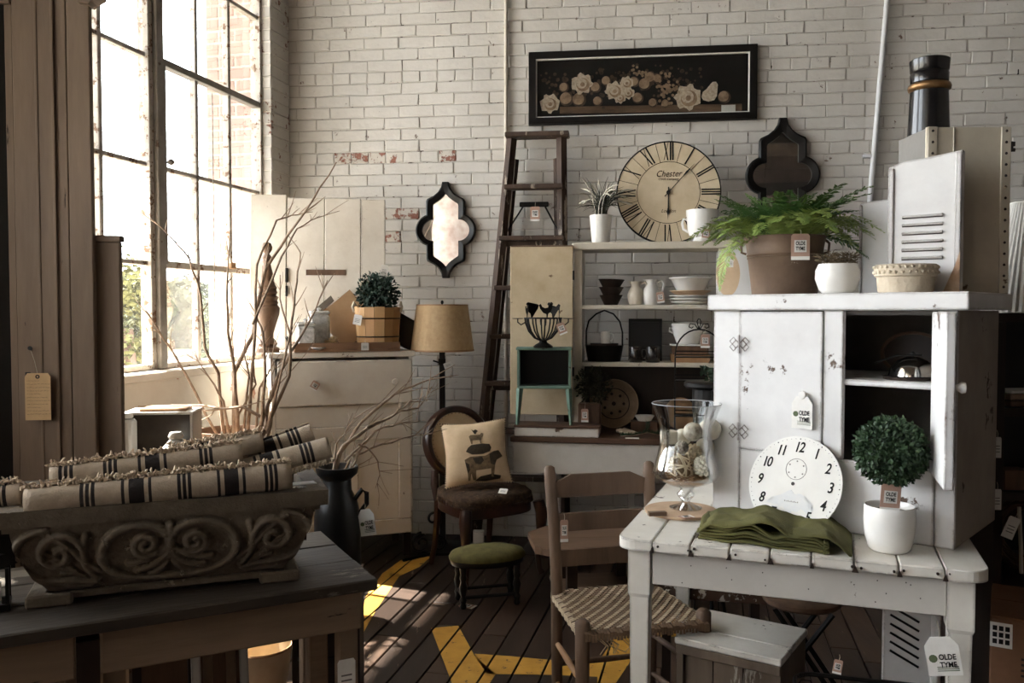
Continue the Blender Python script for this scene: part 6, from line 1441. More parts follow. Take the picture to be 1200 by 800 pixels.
for k in range(NU):
    b = nb(); pts = []
    for i in range(NV * 2 + 1):
        v_ = i / (NV * 2); up = (((i // 2) + k) % 4) >= 2; pts.append(seat_pt(-1 + 2 * (k + .5) / NU, v_, .0024 if up else -.0018))
    e0, e1 = pts[0].copy(), pts[-1].copy(); pts = [e0 + Vector((0, .02, -.022)), e0 + Vector((0, .02, -.004))] + pts + [e1 + Vector((0, -.022, -.004)), e1 + Vector((0, -.022, -.026))]
    vv = [(b.verts.new(p + Vector((-.0042, 0, 0))), b.verts.new(p + Vector((.0042, 0, 0)))) for p in pts]
    for a_, c_ in zip(vv, vv[1:]): b.faces.new((a_[0], a_[1], c_[1], c_[0]))
    build('woven_strip', b, M_sp[1], t)
b = nb(); qq = random.Random(3)
for k in range(14):
    x = qq.uniform(-.15, .0); p = Vector((x, y1 - .014, sz - .02)); tube(b, [p, p + Vector((qq.uniform(-.01, .03), -.006, -.02)), p + Vector((qq.uniform(-.01, .05), -.004, -.045))], .0015, 3)
build('frayed_splint', b, M_sp[0], t, kind='stuff')
price_tag('price_tag', 'kraft tag hanging from the left post of the ladder back chair', LB.w(-hw0 * 1.0 + .016, y0 - .028, .68), .026, .072, R(10), style='shop', string=.02)

# ---- small white step stool under the table
a_, c_ = onz(793, 745, .40), onz(915, 772, .40); e_ = onz(815, 713, .40)
SF = Frame((a_.x, a_.y, 0), math.atan2(c_.y - a_.y, c_.x - a_.x)); sw_ = (c_ - a_).length; sd2 = .27
t = thing('step_stool', 'small white topped wooden box stool under the plank table', 'stool', SF.o, SF.a)
for i in range(2): b = nb(); bx(b, -.004, sw_ + .004, -.008 + i * .1, (.09 if i == 0 else sd2), .38, .40, bev=.003); build('top_board', b, M_table, t)
M_swood = mat('stool_wood', (126, 108, 90), (92, 76, 62), scale=8, rough=.7, stretch=(1, 1, .2), chip=.15, chipc=(170, 160, 146), cscale=10)
for x in (0, sw_ - .02): b = nb(); bx(b, x, x + .02, 0, sd2 - .01, .0, .3795); build('side_board', b, M_swood, t)
for k in range(3): b = nb(); bx(b, .0205 + k * (sw_ - .041) / 3, .0205 + (k + 1) * (sw_ - .041) / 3 - .003, .014, .03, .06, .3795); build('front_board', b, M_swood, t)
b = nb(); bx(b, .0, sw_, -.006, .0, .352, .3795, bev=.002); build('front_rail', b, M_swood, t)
# ---- chipped bench, round stool with iron legs, louvred panel, wire basket, box
q = stand(838, 0, 2.98); t = thing('chipped_bench', 'small bench of dark timber with flaking white paint behind the step stool', 'bench', q, R(-12)); M_flk = mat('flaking_paint', (96, 66, 48), (66, 44, 33), scale=8, rough=.8, chip=.34, chipc=(204, 196, 184), cscale=14)
b = nb(); bx(b, -.2, .17, -.07, .07, .35, .41, bev=.004); build('seat_board', b, M_flk, t)
for x in (-.17, .13): b = nb(); bx(b, x - .015, x + .015, -.06, .06, .0, .3495); build('leg', b, M_dark, t)
q = stand(938, 0, 2.84); t = thing('folding_stool', 'round wooden stool on crossed black iron legs under the table', 'stool', q, R(-15))
b = nb(); lathe(b, [(0, .372), (.12, .372), (.128, .38), (.128, .392), (.12, .398), (0, .398)], 30); build('seat', b, M_brown, t, smooth=40)
for y in (-.085, .085):
    for sx in (-1, 1): b = nb(); tube(b, [(sx * .16, y + sx * .006, .004), (-sx * .09, y + sx * .006, .371)], .0095, 6); build('leg', b, M_iron, t)
for sx in (-1, 1): b = nb(); tube(b, [(sx * .155, -.085, .012), (sx * .155, .085, .012)], .008, 6); build('crossbar', b, M_iron, t)
lvq = stand(1062, .0, 2.42); t = thing('louvred_panel', 'white metal louvred panel standing below the right end of the table', 'panel', lvq, R(-18)); w = .14; h = .62
b = nb(); bx(b, -w / 2, w / 2, -.008, .008, 0.002, h, bev=.004); build('panel', b, M_cup, t)
b = nb(); tube(b, [(w / 2, -.006, .002), (w / 2, -.006, h)], .014, 10); build('rounded_edge', b, M_cup, t, smooth=60)
for k in range(6):
    b = nb(); z = .355 + .026 * k; box(b, (-.012, -.009, z), (.086, .004, .006), ry=R(28)); build('slot', b, M_black, t, label='dark slanted slot')
bk = stand(1045, 0, 2.06); t = thing('wire_basket', 'black chicken wire basket in front of the white louvred panel', 'basket', bk, R(-16)); bw, bd, bh = .23, .1, .4
for z in (.006, bh):
    b = nb(); cr_ = .05; pts = []
    for (cx_, cy_, a0) in ((bw - cr_, bd - cr_, 0), (-bw + cr_, bd - cr_, PI / 2), (-bw + cr_, -bd + cr_, PI), (bw - cr_, -bd + cr_, 1.5 * PI)): pts += [(cx_ + cr_ * math.cos(a0 + PI / 2 * k / 5), cy_ + cr_ * math.sin(a0 + PI / 2 * k / 5), z) for k in range(6)]
    tube(b, pts, .006, 6, close=True); build('rim', b, M_iron, t)
b = nb(); s_ = .022
for face in range(4):
    horiz = face in (0, 1); L = bw if horiz else bd; yy = (-bd if face == 0 else bd) if horiz else (-bw if face == 2 else bw)
    P = lambda a, z: Vector((a, yy, z)) if horiz else Vector((yy, a, z))
    nx_ = int(2 * (L - .03) / (s_ * 1.5)); nz_ = int(bh / (s_ * .866 * 2))
    for i in range(nx_):
        for j in range(nz_):
            cx_ = -L + .03 + i * s_ * 1.5; cz_ = .02 + j * s_ * 1.732 + (s_ * .866 if i % 2 else 0)
            if cz_ > bh - .03: continue
            v6 = [P(cx_ + s_ * math.cos(PI / 3 * k), cz_ + s_ * math.sin(PI / 3 * k)) for k in range(4)]; tube(b, v6, .0011, 3, cap=False)
build('chicken_wire', b, M_iron, t, kind='stuff')
price_tag('price_tag', 'kraft tag hanging on the left end of the wire basket', at(983, 773, 1.99), .02, .034, R(-16), style='shop', ry=R(8), string=.012)
rq = Vector((bk.x + .01, bk.y, .0)); b = nb(); pts = [(-.1, .01), (.1, .01), (.11, .2), (.1, .36), (.085, .385), (.06, .36), (.03, .335), (-.03, .335), (-.06, .36), (-.075, .395), (-.095, .40), (-.1, .36), (-.085, .3), (-.11, .2)]; prism(b, pts, -.012, .012); o = build('iron_ornament', b, M_black); o.location = rq + Vector((0, 0, .0)); o.rotation_euler = (0, 0, R(-16)); tag(o, 'flat black iron ornament standing inside the wire basket', 'ornament')
price_tag('price_tag', 'large white clipped tag hanging from the right table leg', at(1101, 746, 1.905), .07, .088, TA.a, style='clip', string=.035, ry=R(-10))
bxq = Vector((1.225, 2.16, 0)); BXF = Frame(bxq, R(-30)); t = thing('cardboard_box', 'brown cardboard carton with white labels on floor right of plank table', 'box', bxq, R(-30)); M_card = mat('cardboard', (140, 96, 66), (120, 80, 54), scale=6, rough=.9, bump=.1); bxw, bxd, bxh = .36, .3, .57
b = nb(); bx(b, 0, bxw, 0, bxd, .001, bxh, bev=.004); build('carton', b, M_card, t)
for y in (.002, bxd / 2 + .001): b = nb(); bx(b, .002, bxw - .002, y, y + bxd / 2 - .004, bxh + .0005, bxh + .004); build('flap', b, M_card, t)
b = nb(); bx(b, .0, .05, -.002, -.0005, bxh - .075, bxh - .012); build('label', b, M_paper, t, label='small white label'); b = nb()
for i in range(3):
    for j in range(3): bx(b, .006 + .014 * i, .016 + .014 * i, -.003, -.002, bxh - .066 + .017 * j, bxh - .054 + .017 * j)
build('label_print', b, M_ink, t, kind='stuff')
b = nb(); bx(b, .09, .17, -.002, -.0005, bxh - .29, bxh - .17); build('label', b, M_paper, t, label='larger white label'); b = nb()
for i in range(8): bx(b, .097, .097 + .03 + .03 * ((i * 37) % 7) / 7, -.003, -.002, bxh - .28 + .013 * i, bxh - .276 + .013 * i)
build('label_print', b, M_ink, t, kind='stuff')
b = nb()
for i in range(4): bx(b, .07, .15 - .01 * i, -.0015, -.0005, bxh - .1 - .014 * i, bxh - .094 - .014 * i)
for (px_, pz_) in ((.22, .3), (.24, .32)): ring(b, circ(.022, 3, px_, bxh - pz_, PI / 2), circ(.016, 3, px_, bxh - pz_, PI / 2), -.0015, -.0005)
build('carton_print', b, M_dark, t, kind='stuff')

# ================================================================== LEFT FOREGROUND: BENCH, PLANTER, RUGS
ZB = .65; BC = onz(443, 678, ZB); BA = R(27.6); BF = Frame((BC.x, BC.y, 0), BA)      # local x runs along the bench, 0 at its right end
t = thing('work_bench', 'heavy old wooden bench with worn grey top in the left foreground', 'bench', BF.o, BA); bl = 1.7
M_bt = mat('bench_top', (74, 64, 53), (46, 38, 31), scale=5, rough=.6, stretch=(.25, 1, 1), bump=.5, chip=.3, chipc=(112, 103, 90), cscale=6)  # wood darkened for the planter's shade; pale worn patches echo the lit corner
M_bw = mat('bench_wood', (152, 124, 98), (116, 92, 70), scale=6, rough=.75, stretch=(.12, 1, 1), bump=.6, chip=.12, chipc=(40, 30, 22), cscale=14)
for k, (ya, yb) in enumerate(((0, .2), (.203, .38), (.383, .56))): b = nb(); bx(b, -bl, 0 if k else 0, ya, yb, ZB - .03, ZB - (0, .002, .001)[k], bev=.004); build('top_plank', b, M_bt, t)
xa_ = BF.px(88, 760, .05).x; xb_ = BF.px(118, 760, .05).x
for (x0_, x1_) in ((xb_, -.03), (-bl, xa_)): b = nb(); bx(b, x0_, x1_, .045, .09, ZB - .142, ZB - .036, bev=.004); build('apron', b, M_bw, t)
b = nb(); bx(b, xa_ + .002, xb_ - .002, .05, .1, 0.002, ZB - .06); build('brace_post', b, M_dark, t)
b = nb(); bx(b, -.075, -.05, .0905, .5, ZB - .14, ZB - .036); build('end_rail', b, M_bw, t)
for x, y in ((-.05, .095), (-.115, .16), (-.06, .46), (-bl + .1, .1), (-bl + .1, .46)): b = nb(); box(b, (x, y + .03, (ZB - .042) / 2), (.052, .05, ZB - .043), bev=.003); build('leg', b, M_bw, t)
lg = BF.w(-.045, .098, .43); price_tag('price_tag', 'blank grey card tag fixed to the right leg of the bench', at(406, 772, BF.w(-.05, .09).y - .035), .048, .1, BA, style='plain', string=0)

# ---- carved stone planter
PA = R(20.5); zr = .24; pr0 = onz(385, 574, ZB + zr); PL = .76
PF2 = Frame((pr0.x - math.cos(PA) * PL / 2, pr0.y - math.sin(PA) * PL / 2, ZB + .001), PA); t = thing('stone_planter', 'long carved grey stone planter with scroll relief on the work bench', 'planter', PF2.o, PA)
M_cs = mat('carved_stone', (112, 98, 80), (76, 64, 50), scale=9, rough=.85, bump=.9, bscale=110, chip=.16, chipc=(142, 126, 104), cscale=30)
strokes = []
def arcpts(cx, cz, r0, r1, a0, a1, n=26): return [(cx + (r0 + (r1 - r0) * k / n) * math.cos(a0 + (a1 - a0) * k / n), cz + (r0 + (r1 - r0) * k / n) * math.sin(a0 + (a1 - a0) * k / n)) for k in range(n + 1)]
def strokeline(pts, w, h): strokes.append((pts, w, h))
def bez(p0, p1, p2, p3, n=16): return [tuple(((1 - t_) ** 3) * p0[i] + 3 * t_ * (1 - t_) ** 2 * p1[i] + 3 * t_ * t_ * (1 - t_) * p2[i] + t_ ** 3 * p3[i] for i in (0, 1)) for t_ in [k / n for k in range(n + 1)]]
for sx in (-1, 1):                                          # u in metres from the centre, v height 0..1 in metres .0-.17
    S = lambda pts: [(sx * x, z) for x, z in pts]
    strokeline(S(arcpts(.055, .105, .032, .007, -2.4, 7.6)), .010, .013)                 # inner volute
    strokeline(S(bez((.012, .135), (.03, .165), (.15, .17), (.155, .085))), .012, .012)    # big C frame
    strokeline(S(bez((.155, .085), (.15, .02), (.06, .012), (.0, .016))), .010, .011)
    strokeline(S(bez((.0, .09), (.015, .06), (.04, .045), (.075, .04))), .011, .011); strokeline(S(bez((.0, .085), (.008, .05), (.02, .035), (.045, .027))), .009, .010)
    strokeline(S(bez((.0, .1), (.022, .08), (.055, .06), (.095, .062))), .010, .010)
    strokeline(S(arcpts(.245, .1, .052, .008, 2.9, -5.2)), .010, .012)                      # outer scroll
    strokeline(S(bez((.165, .03), (.19, .05), (.2, .1), (.185, .14))), .009, .010); strokeline(S(bez((.17, .02), (.21, .03), (.27, .022), (.31, .05))), .009, .011)
    strokeline(S(bez((.16, .05), (.2, .075), (.22, .13), (.28, .155))), .008, .009); strokeline(S(bez((.18, .012), (.24, .012), (.3, .018), (.335, .09))), .009, .009); strokeline(S(bez((.335, .09), (.345, .13), (.31, .16), (.27, .16))), .009, .010)
    for k in range(5): strokeline(S(bez((.175 + .012 * k, .02 + .012 * k), (.2 + .01 * k, .03 + .014 * k), (.21 + .012 * k, .035 + .016 * k), (.225 + .014 * k, .03 + .02 * k))), .0055, .007)
strokeline([(0, .1), (0, .15)], .012, .012); strokeline([(-.012, .128), (.012, .128)], .008, .012)
segs = []
for pts, w, h in strokes:
    for i, (a, c) in enumerate(zip(pts, pts[1:])): segs.append((a, c, w, h))
grid = {}
for s in segs:
    r_ = s[2]; 
    for gx in range(int((min(s[0][0], s[1][0]) - r_ + 1) / .02), int((max(s[0][0], s[1][0]) + r_ + 1) / .02) + 1):
        for gz in range(int((min(s[0][1], s[1][1]) - r_ + 1) / .02), int((max(s[0][1], s[1][1]) + r_ + 1) / .02) + 1): grid.setdefault((gx, gz), []).append(s)
def relief(x, z):
    m = 0
    for (a, c, w, h) in grid.get((int((x + 1) / .02), int((z + 1) / .02)), ()):
        dx, dz = c[0] - a[0], c[1] - a[1]; L2 = dx * dx + dz * dz or 1e-9; f = max(0, min(1, ((x - a[0]) * dx + (z - a[1]) * dz) / L2)); d_ = math.hypot(x - a[0] - dx * f, z - a[1] - dz * f)
        if d_ < w: m = max(m, h * (1 - (d_ / w) ** 2) ** .5)
    return m
def half_len(z): return PL / 2 - .035 - .075 * (1 - z / .17) ** 1.7                     # the ends taper towards the foot
def front_y(z): return .012 + .05 * (1 - z / .17) ** 2.2
b = nb(); NX, NZ = 230, 58; G = []
for i in range(NX + 1):
    col = []
    for j in range(NZ + 1):
        z = .17 * j / NZ; hl_ = half_len(z); x = -hl_ + 2 * hl_ * i / NX; q_ = x / hl_
        col.append(b.verts.new((x, front_y(z) - 1.5 * relief(x, z) + .0014 * noise.noise(Vector((x * 60, z * 60, 2))), .03 + z)))
    G.append(col)
for i in range(NX):
    for j in range(NZ): b.faces.new((G[i][j], G[i + 1][j], G[i + 1][j + 1], G[i][j + 1]))
build('carved_front', b, M_cs, t, smooth=80)
b = nb(); rows = []; dp = .4
for j in range(9):
    z = .17 * j / 8; h_ = half_len(z); rows.append([b.verts.new(p) for p in ((-h_, front_y(z), .03 + z), (-h_, dp - .03 - .03 * (1 - z / .17), .03 + z), (h_, dp - .03 - .03 * (1 - z / .17), .03 + z), (h_, front_y(z), .03 + z))])
for r0, r1 in zip(rows, rows[1:]):
    for k in range(3): b.faces.new((r0[k], r0[k + 1], r1[k + 1], r1[k]))
b.faces.new(rows[0]); build('trough', b, M_cs, t, smooth=40)
b = nb(); hb = half_len(0) - .005; bx(b, -hb - .02, hb + .02, .05, dp - .06, .012, .0295, bev=.004); build('plinth', b, M_cs, t)
for sx in (-1, 1): b = nb(); bx(b, sx * hb - .055, sx * hb + .045, .035, dp - .05, 0, .0295, bev=.005); build('foot', b, M_cs, t)
b = nb(); h_ = PL / 2; o_ = [(-h_, 0), (h_, 0), (h_, dp), (-h_, dp)]; i_ = [(-h_ + .05, .05), (h_ - .05, .05), (h_ - .05, dp - .05), (-h_ + .05, dp - .05)]
ring(b, o_, i_, .201, .24, Matrix(((1, 0, 0, 0), (0, 0, 1, 0), (0, 1, 0, 0), (0, 0, 0, 1)))); build('rim', b, M_cs, t)
b = nb(); ring(b, [(-h_ + .02, .012), (h_ - .02, .012), (h_ - .02, dp - .012), (-h_ + .02, dp - .012)], [(-h_ + .06, .05), (h_ - .06, .05), (h_ - .06, dp - .05), (-h_ + .06, dp - .05)], .188, .2005, Matrix(((1, 0, 0, 0), (0, 0, 1, 0), (0, 1, 0, 0), (0, 0, 0, 1)))); build('rim_moulding', b, M_cs, t)
b = nb(); bx(b, -.33, .33, .055, dp - .055, .1, .13); build('filling', b, M_soil, t)
# ---- rolled striped rugs
def rug(label, A, B, rad, pattern, seed, fringe=True, flip=0):
    A, B = Vector(A), Vector(B); L = (B - A).length; d = (B - A).normalized()
    spans = []
    for c, k in pattern:
        if k == 3: spans += [(c * L - .012, .008), (c * L, .008), (c * L + .012, .008)]
        else: spans += [(c * L - .032, .007), (c * L - .002, .034), (c * L + .028, .007)]
    m = bands('rug_stripes_%d' % seed, (176, 156, 132), (36, 29, 27), 0, spans)
    t = thing('rolled_rug', label, 'rug', A, 0, 'rolled striped rugs'); t.rotation_mode = 'QUATERNION'; t.rotation_quaternion = Vector((1, 0, 0)).rotation_difference(d)
    r = random.Random(seed); b = nb(); n = 74; th = .0052; tot = 2 * PI * 3.4; NX_ = 30
    prof_ = []
    for k in range(n + 1):
        a = tot * k / n; rr_ = rad - th - (tot - a) / (2 * PI) * .0068; a2 = a + R(296) + flip; prof_.append((rr_ * math.cos(a2), rr_ * math.sin(a2)))
    end = prof_[-1]; tx = Vector((prof_[-1][0] - prof_[-2][0], prof_[-1][1] - prof_[-2][1])).normalized()
    G = [[b.verts.new((L * i / NX_, y * (1 + .02 * math.sin(i * .6 + seed)) + .0015 * noise.noise(Vector((i * .5, k * .2, seed))), z)) for k, (y, z) in enumerate(prof_)] for i in range(NX_ + 1)]
    for i in range(NX_):
        for k in range(n): b.faces.new((G[i][k], G[i + 1][k], G[i + 1][k + 1], G[i][k + 1]))
    o = build('roll', b, m, t, smooth=70); md = o.modifiers.new('thickness', 'SOLIDIFY'); md.thickness = th; md.offset = 0
    if fringe:
        b = nb(); x = .0
        while x < L:
            p = Vector((x, end[0], end[1])); pts = [p]; dd_ = Vector((r.uniform(-.6, .6), tx.x * .9 + r.uniform(-.5, .5), tx.y * .9 + r.uniform(-.2, .6))).normalized()
            for s in range(4): dd_ = (dd_ + Vector((r.uniform(-.7, .7), r.uniform(-.6, .6), r.uniform(-.7, .35)))).normalized(); pts.append(pts[-1] + dd_ * r.uniform(.0028, .006))
            tube(b, pts, [.0024, .0024, .0026, .0028, .0016], 4); x += r.uniform(.0008, .0019)
        build('fringe', b, mat('rug_fringe', (216, 194, 166), (186, 162, 134), scale=60, rough=1), t, kind='stuff')
    return t
def RP(x, y, z): return PF2.w(x, y, z)
zt_r = .241
pa = at(34, 588, 1.93); pb = at(339, 560, 2.17)
fr = RP(0, 0, 0)
def onrim(px, py, dy): q_ = PF2.px(px, py, dy); return PF2.w(q_.x, dy, q_.z)
rad1 = .042
rug('front striped rolled rug lying along the near edge of the stone planter', onrim(30, 589, .035), onrim(341, 556, .035), rad1, [(.22, 3), (.40, 5), (.575, 3), (.76, 5), (.915, 3)], 1)
rug('second striped rolled rug just behind the front one, with a wide dark band', onrim(60, 560, .13), onrim(284, 531, .13), .037, [(.08, 3), (.30, 3), (.52, 5), (.80, 3)], 2)
rug('striped rolled rug hanging out over the left end of the planter', onrim(-60, 590, .10), onrim(26, 578, .10), .036, [(.7, 3), (.5, 5)], 3)
rug('short striped rolled rug lying across the right end of the planter', onrim(262, 560, .14), onrim(386, 527, .14), .041, [(.42, 5), (.78, 3)], 4, True, 2.2)
rug('plain ended rolled rug behind the second rug, mostly hidden', onrim(200, 536, .22), onrim(308, 517, .22), .035, [(.3, 5)], 5)
rug('rearmost striped rolled rug at the right of the planter', onrim(290, 535, .25), onrim(366, 507, .25), .036, [(.35, 5), (.72, 3)], 6, False)
b = nb(); bx(b, -.035, .035, -.018, .018, 0, .002); o = build('price_card', b, M_paper); q = RP(PL / 2 - .055, .1, .2405); o.location = q; o.rotation_euler = (0, 0, PA + R(8)); tag(o, 'white card lying flat on the right rim of the stone planter', 'card')
# dark lantern at the far left, behind the planter foot
lq = at(14, 700, 2.02); lq.z = ZB + .001; t = thing('lantern', 'small dark lantern standing on the bench left of the planter', 'lantern', Vector((lq.x - .03, lq.y - .03, lq.z)), BA)
b = nb(); bx(b, -.04, .04, -.04, .04, 0, .015, bev=.002); build('base', b, M_iron, t)
for x in (-.034, .034):
    for y in (-.034, .034): b = nb(); bx(b, x - .004, x + .004, y - .004, y + .004, .0155, .1); build('post', b, M_iron, t)
b = nb(); bx(b, -.031, .031, -.031, .031, .016, .1); build('glass', b, M_glass, t); b = nb(); lathe(b, [(0, .0165), (.02, .0165), (.02, .06), (0, .06)], 16); build('candle', b, M_paper, t)
b = nb(); lathe(b, [(.055, .101), (.03, .125), (.012, .13), (0, .14)], 4); build('roof', b, M_iron, t)

# ---- milk can with branches on a dark crate
mq = stand(397, 0, 2.83); t = thing('dark_crate', 'dark wooden crate under the black milk can behind the bench', 'crate', mq + Vector((-.03, .0, 0)), R(6))
for x in (-.1, .1): b = nb(); bx(b, x - .008, x + .008, -.1, .1, .0, .46); build('end_board', b, M_dark, t)
for k in range(4):
    for y in (-.094, .094): b = nb(); bx(b, -.0915, .0915, y - .006, y + .006, .004 + .115 * k, .108 + .115 * k); build('slat', b, M_dark, t)
b = nb(); bx(b, -.108, .108, -.1005, .1005, .4605, .472); build('lid', b, M_brown, t)
cz = .4725; ch_ = at(397, 546, 2.83).z - cz; mc = Vector((mq.x, mq.y, cz)); t = thing('milk_can', 'black metal milk can holding bare branches behind the planter', 'can', mc)
b = nb(); lathe(b, [(0, .0), (.076, 0), (.078, .006), (.076, ch_ * .55), (.066, ch_ * .68), (.048, ch_ * .78), (.046, ch_ * .88), (.066, ch_ * .93), (.07, ch_ * .97), (.07, ch_), (.062, ch_), (.043, ch_ * .9), (0, ch_ * .86)], 32); build('body', b, M_black, t, smooth=45)
for sx in (-1, 1): b = nb(); tube(b, [(sx * .06, -.01, ch_ * .7), (sx * .085, -.01, ch_ * .79), (sx * .1, -.01, ch_ * .76), (sx * .1, -.01, ch_ * .66), (sx * .078, -.01, ch_ * .58)], .008, 8); build('handle', b, M_black, t, smooth=60)
price_tag('price_tag', 'white clipped tag hanging from the handle of the black milk can', mc + Vector((.098, -.03, ch_ * .62)), .052, .088, R(0), style='clip', string=.025, ry=R(-8))
def branch_set(name, label, polys, Y0, base, m_r, seed, twigs=5):
    t = thing(name, label, 'branches', base); r = random.Random(seed)
    for (pts, dY, r0) in polys:
        P = [at(px, py, Y0 + dY * (i / max(1, len(pts) - 1))) - base for i, (px, py) in enumerate(pts)]
        Q = []
        for a, c in zip(P, P[1:]):
            for s in range(3): Q.append(a.lerp(c, s / 3) + Vector((r.uniform(-1, 1), r.uniform(-1, 1), r.uniform(-1, 1))) * (.0035 if s else 0))
        Q.append(P[-1]); b = nb(); n = len(Q); tube(b, Q, [r0 * (1 - .8 * k / (n - 1)) for k in range(n)], 6); br = build('branch', b, m_r, t, smooth=70)
        for k in range(twigs):
            i = r.randint(n // 3, n - 2); d_ = (Q[i + 1] - Q[i]).normalized(); sd3 = (d_ + Vector((r.uniform(-1, 1), r.uniform(-1, 1), r.uniform(-.5, .9))) * .9).normalized(); L = r.uniform(.03, .13); b = nb()
            tube(b, [Q[i], Q[i] + sd3 * L * .5 + Vector((0, 0, .006)), Q[i] + sd3 * L + Vector((r.uniform(-.01, .01), 0, .012))], [r0 * .32, r0 * .24, .0008], 4); build('twig', b, m_r, br)
    return t
mb = mc + Vector((0, 0, ch_ * .9))
branch_set('branch_bundle', 'pale bare branches leaning right out of the black milk can',
    [([(387, 562), (402, 523), (430, 502), (469, 481), (490, 478), (506, 453)], .35, .0085), ([(388, 566), (399, 530), (423, 495), (462, 462), (494, 448), (522, 441)], .45, .0085), ([(396, 562), (415, 544), (430, 511)], .1, .007), ([(400, 556), (413, 534), (448, 520), (478, 512), (506, 508)], .35, .0055),
     ([(420, 520), (432, 526), (443, 541), (445, 556), (440, 572)], .1, .0035), ([(390, 560), (394, 520), (408, 500), (418, 488)], .15, .005), ([(404, 540), (440, 505), (470, 495), (498, 492)], .35, .0045), ([(430, 500), (462, 486), (480, 470), (500, 470), (503, 455)], .3, .004)], 2.8, mb, mat('silver_twig', (182, 156, 128), (124, 96, 74), scale=30, rough=.8), 5, 8)

# ---- low table by the sill with box, bottle, pot of tall branches
Y3 = 3.72; lt0 = LEFT.loc(stand(215, 0, 3.78)); LT = Frame((-1.70, 3.36, 0), R(4)); t = thing('sill_table', 'low wooden table by the window sill behind the stone planter', 'table', LT.o, LT.a); zs3 = .70
for k in range(3): b = nb(); bx(b, 0, .47, .1 * k, .1 * k + .098, zs3 - .025, zs3, bev=.003); build('top_plank', b, M_tan, t)
for x in (.03, .44):
    for y in (.03, .27): b = nb(); bx(b, x - .02, x + .02, y - .02, y + .02, 0, zs3 - .0255); build('leg', b, M_brown, t)
q = LT.w(.31, .19, zs3); 
P3 = stand(186, zs3, 3.46); t = thing('metal_box', 'old grey metal box with open dark front and light lid on sill table', 'box', Vector((P3.x, P3.y, zs3)), R(8)); hbx = at(185, 486, 3.46).z - zs3; wbx = .27
b = nb(); bx(b, -wbx / 2, wbx / 2, 0, .17, .001, .01); bx(b, -wbx / 2, wbx / 2, .162, .17, .0105, hbx); build('shell', b, M_white, t)
for x in (-wbx / 2, wbx / 2 - .01): b = nb(); bx(b, x, x + .01, 0, .1615, .0105, hbx); build('side', b, M_white, t)
b = nb(); bx(b, -wbx / 2 - .004, wbx / 2 + .004, -.004, .174, hbx + .0005, hbx + .012, bev=.002); build('top', b, M_white, t); b = nb(); bx(b, -wbx * .28, wbx * .4, .01, .13, hbx + .0125, hbx + .024, bev=.003); build('lid', b, M_tan, t, label='tan lid')
b = nb(); bx(b, -wbx / 2 + .011, wbx / 2 - .011, .012, .018, .011, hbx - .001); build('screen', b, mat('dark_screen', (44, 38, 34), (62, 54, 46), rough=.3), t, label='dark front panel')
q = stand(205, zs3, 3.58); q2 = at(206, 515, 3.4); t = thing('white_jar', 'small white round jar with stopper behind the rolled rugs', 'jar', Vector((at(206, 515, 3.38).x, 3.38, zs3))); hj = at(206, 506, 3.38).z - zs3
b = nb(); lathe(b, [(0, 0), (.05, 0), (.062, hj * .3), (.058, hj * .6), (.03, hj * .78), (.022, hj * .84), (0, hj * .84)], 24); build('body', b, M_ceram, t, smooth=60); b = nb(); lathe(b, [(.024, hj * .845), (.03, hj * .9), (.022, hj), (0, hj)], 20); build('stopper', b, M_ceram, t, smooth=60)
q = stand(150, zs3, 3.68); b = nb(); box(b, (0, 0, .11), (.07, .07, .218), bev=.01); lathe(b, [(.02, .2195), (.03, .225), (.03, .245), (0, .25)], 14); o = build('white_canister', b, M_ceram, smooth=40); o.location = Vector((at(150, 500, 3.41).x - .01, 3.41, zs3)); tag(o, 'white square canister at the left end of the sill table', 'canister')
pq2 = stand(272, .0, 3.86); t = thing('barrel_pot', 'tall brown round pot holding the tall bare branches by window', 'pot', pq2); hp = at(272, 503, 3.86).z; rp = .148
M_pot = mat('brown_pot', (138, 108, 84), (108, 82, 62), scale=6, rough=.6)
b = nb(); lathe(b, [(0, 0), (rp * .7, 0), (rp * .74, .01), (rp * .95, hp * .7), (rp, hp - .03), (rp * 1.06, hp - .028), (rp * 1.06, hp), (rp * .98, hp), (rp * .9, hp - .05), (0, hp - .06)], 40); build('body', b, M_pot, t, smooth=45); b = nb(); lathe(b, [(0, hp - .055), (rp * .88, hp - .057)], 24); build('soil', b, M_soil, t)
bb = pq2 + Vector((0, 0, hp - .056))
tall = [([(275, 508), (274, 437), (297, 391), (311, 316), (337, 276), (366, 235), (394, 190)], .2, .013), ([(290, 508), (298, 404), (301, 310), (324, 258), (342, 252), (362, 249)], .25, .009), ([(278, 510), (275, 437), (267, 388), (266, 333), (269, 287)], -.1, .011), ([(262, 508), (256, 437), (240, 407), (235, 346), (222, 303), (200, 278), (178, 256)], -.2, .009), ([(305, 510), (311, 440), (308, 391), (300, 368), (288, 347)], .1, .009), ([(300, 512), (327, 437), (350, 398), (370, 362), (384, 328)], .25, .010), ([(308, 510), (339, 440), (342, 375), (348, 330), (352, 296), (338, 276)], .3, .009),
        ([(255, 510), (217, 437), (200, 408), (188, 391), (172, 366), (161, 354)], -.3, .007), ([(296, 380), (330, 300), (348, 268), (372, 255), (398, 247)], .3, .006), ([(312, 508), (340, 392), (328, 350), (328, 322)], .15, .007), ([(268, 510), (262, 470), (245, 442), (226, 412)], -.1, .008), ([(300, 510), (304, 455), (318, 430), (322, 398)], .1, .007), ([(285, 508), (292, 440), (286, 410), (292, 380)], 0, .006), ([(266, 510), (300, 450), (296, 420), (308, 400)], .1, .006), ([(314, 512), (322, 470), (318, 440), (330, 420)], .1, .007), ([(312, 505), (316, 460), (345, 430), (370, 400)], .2, .005)]
branch_set('branch_bundle', 'tall bare branches rising from the brown pot in front of window', tall, 3.86, bb, M_twig, 8, 6)
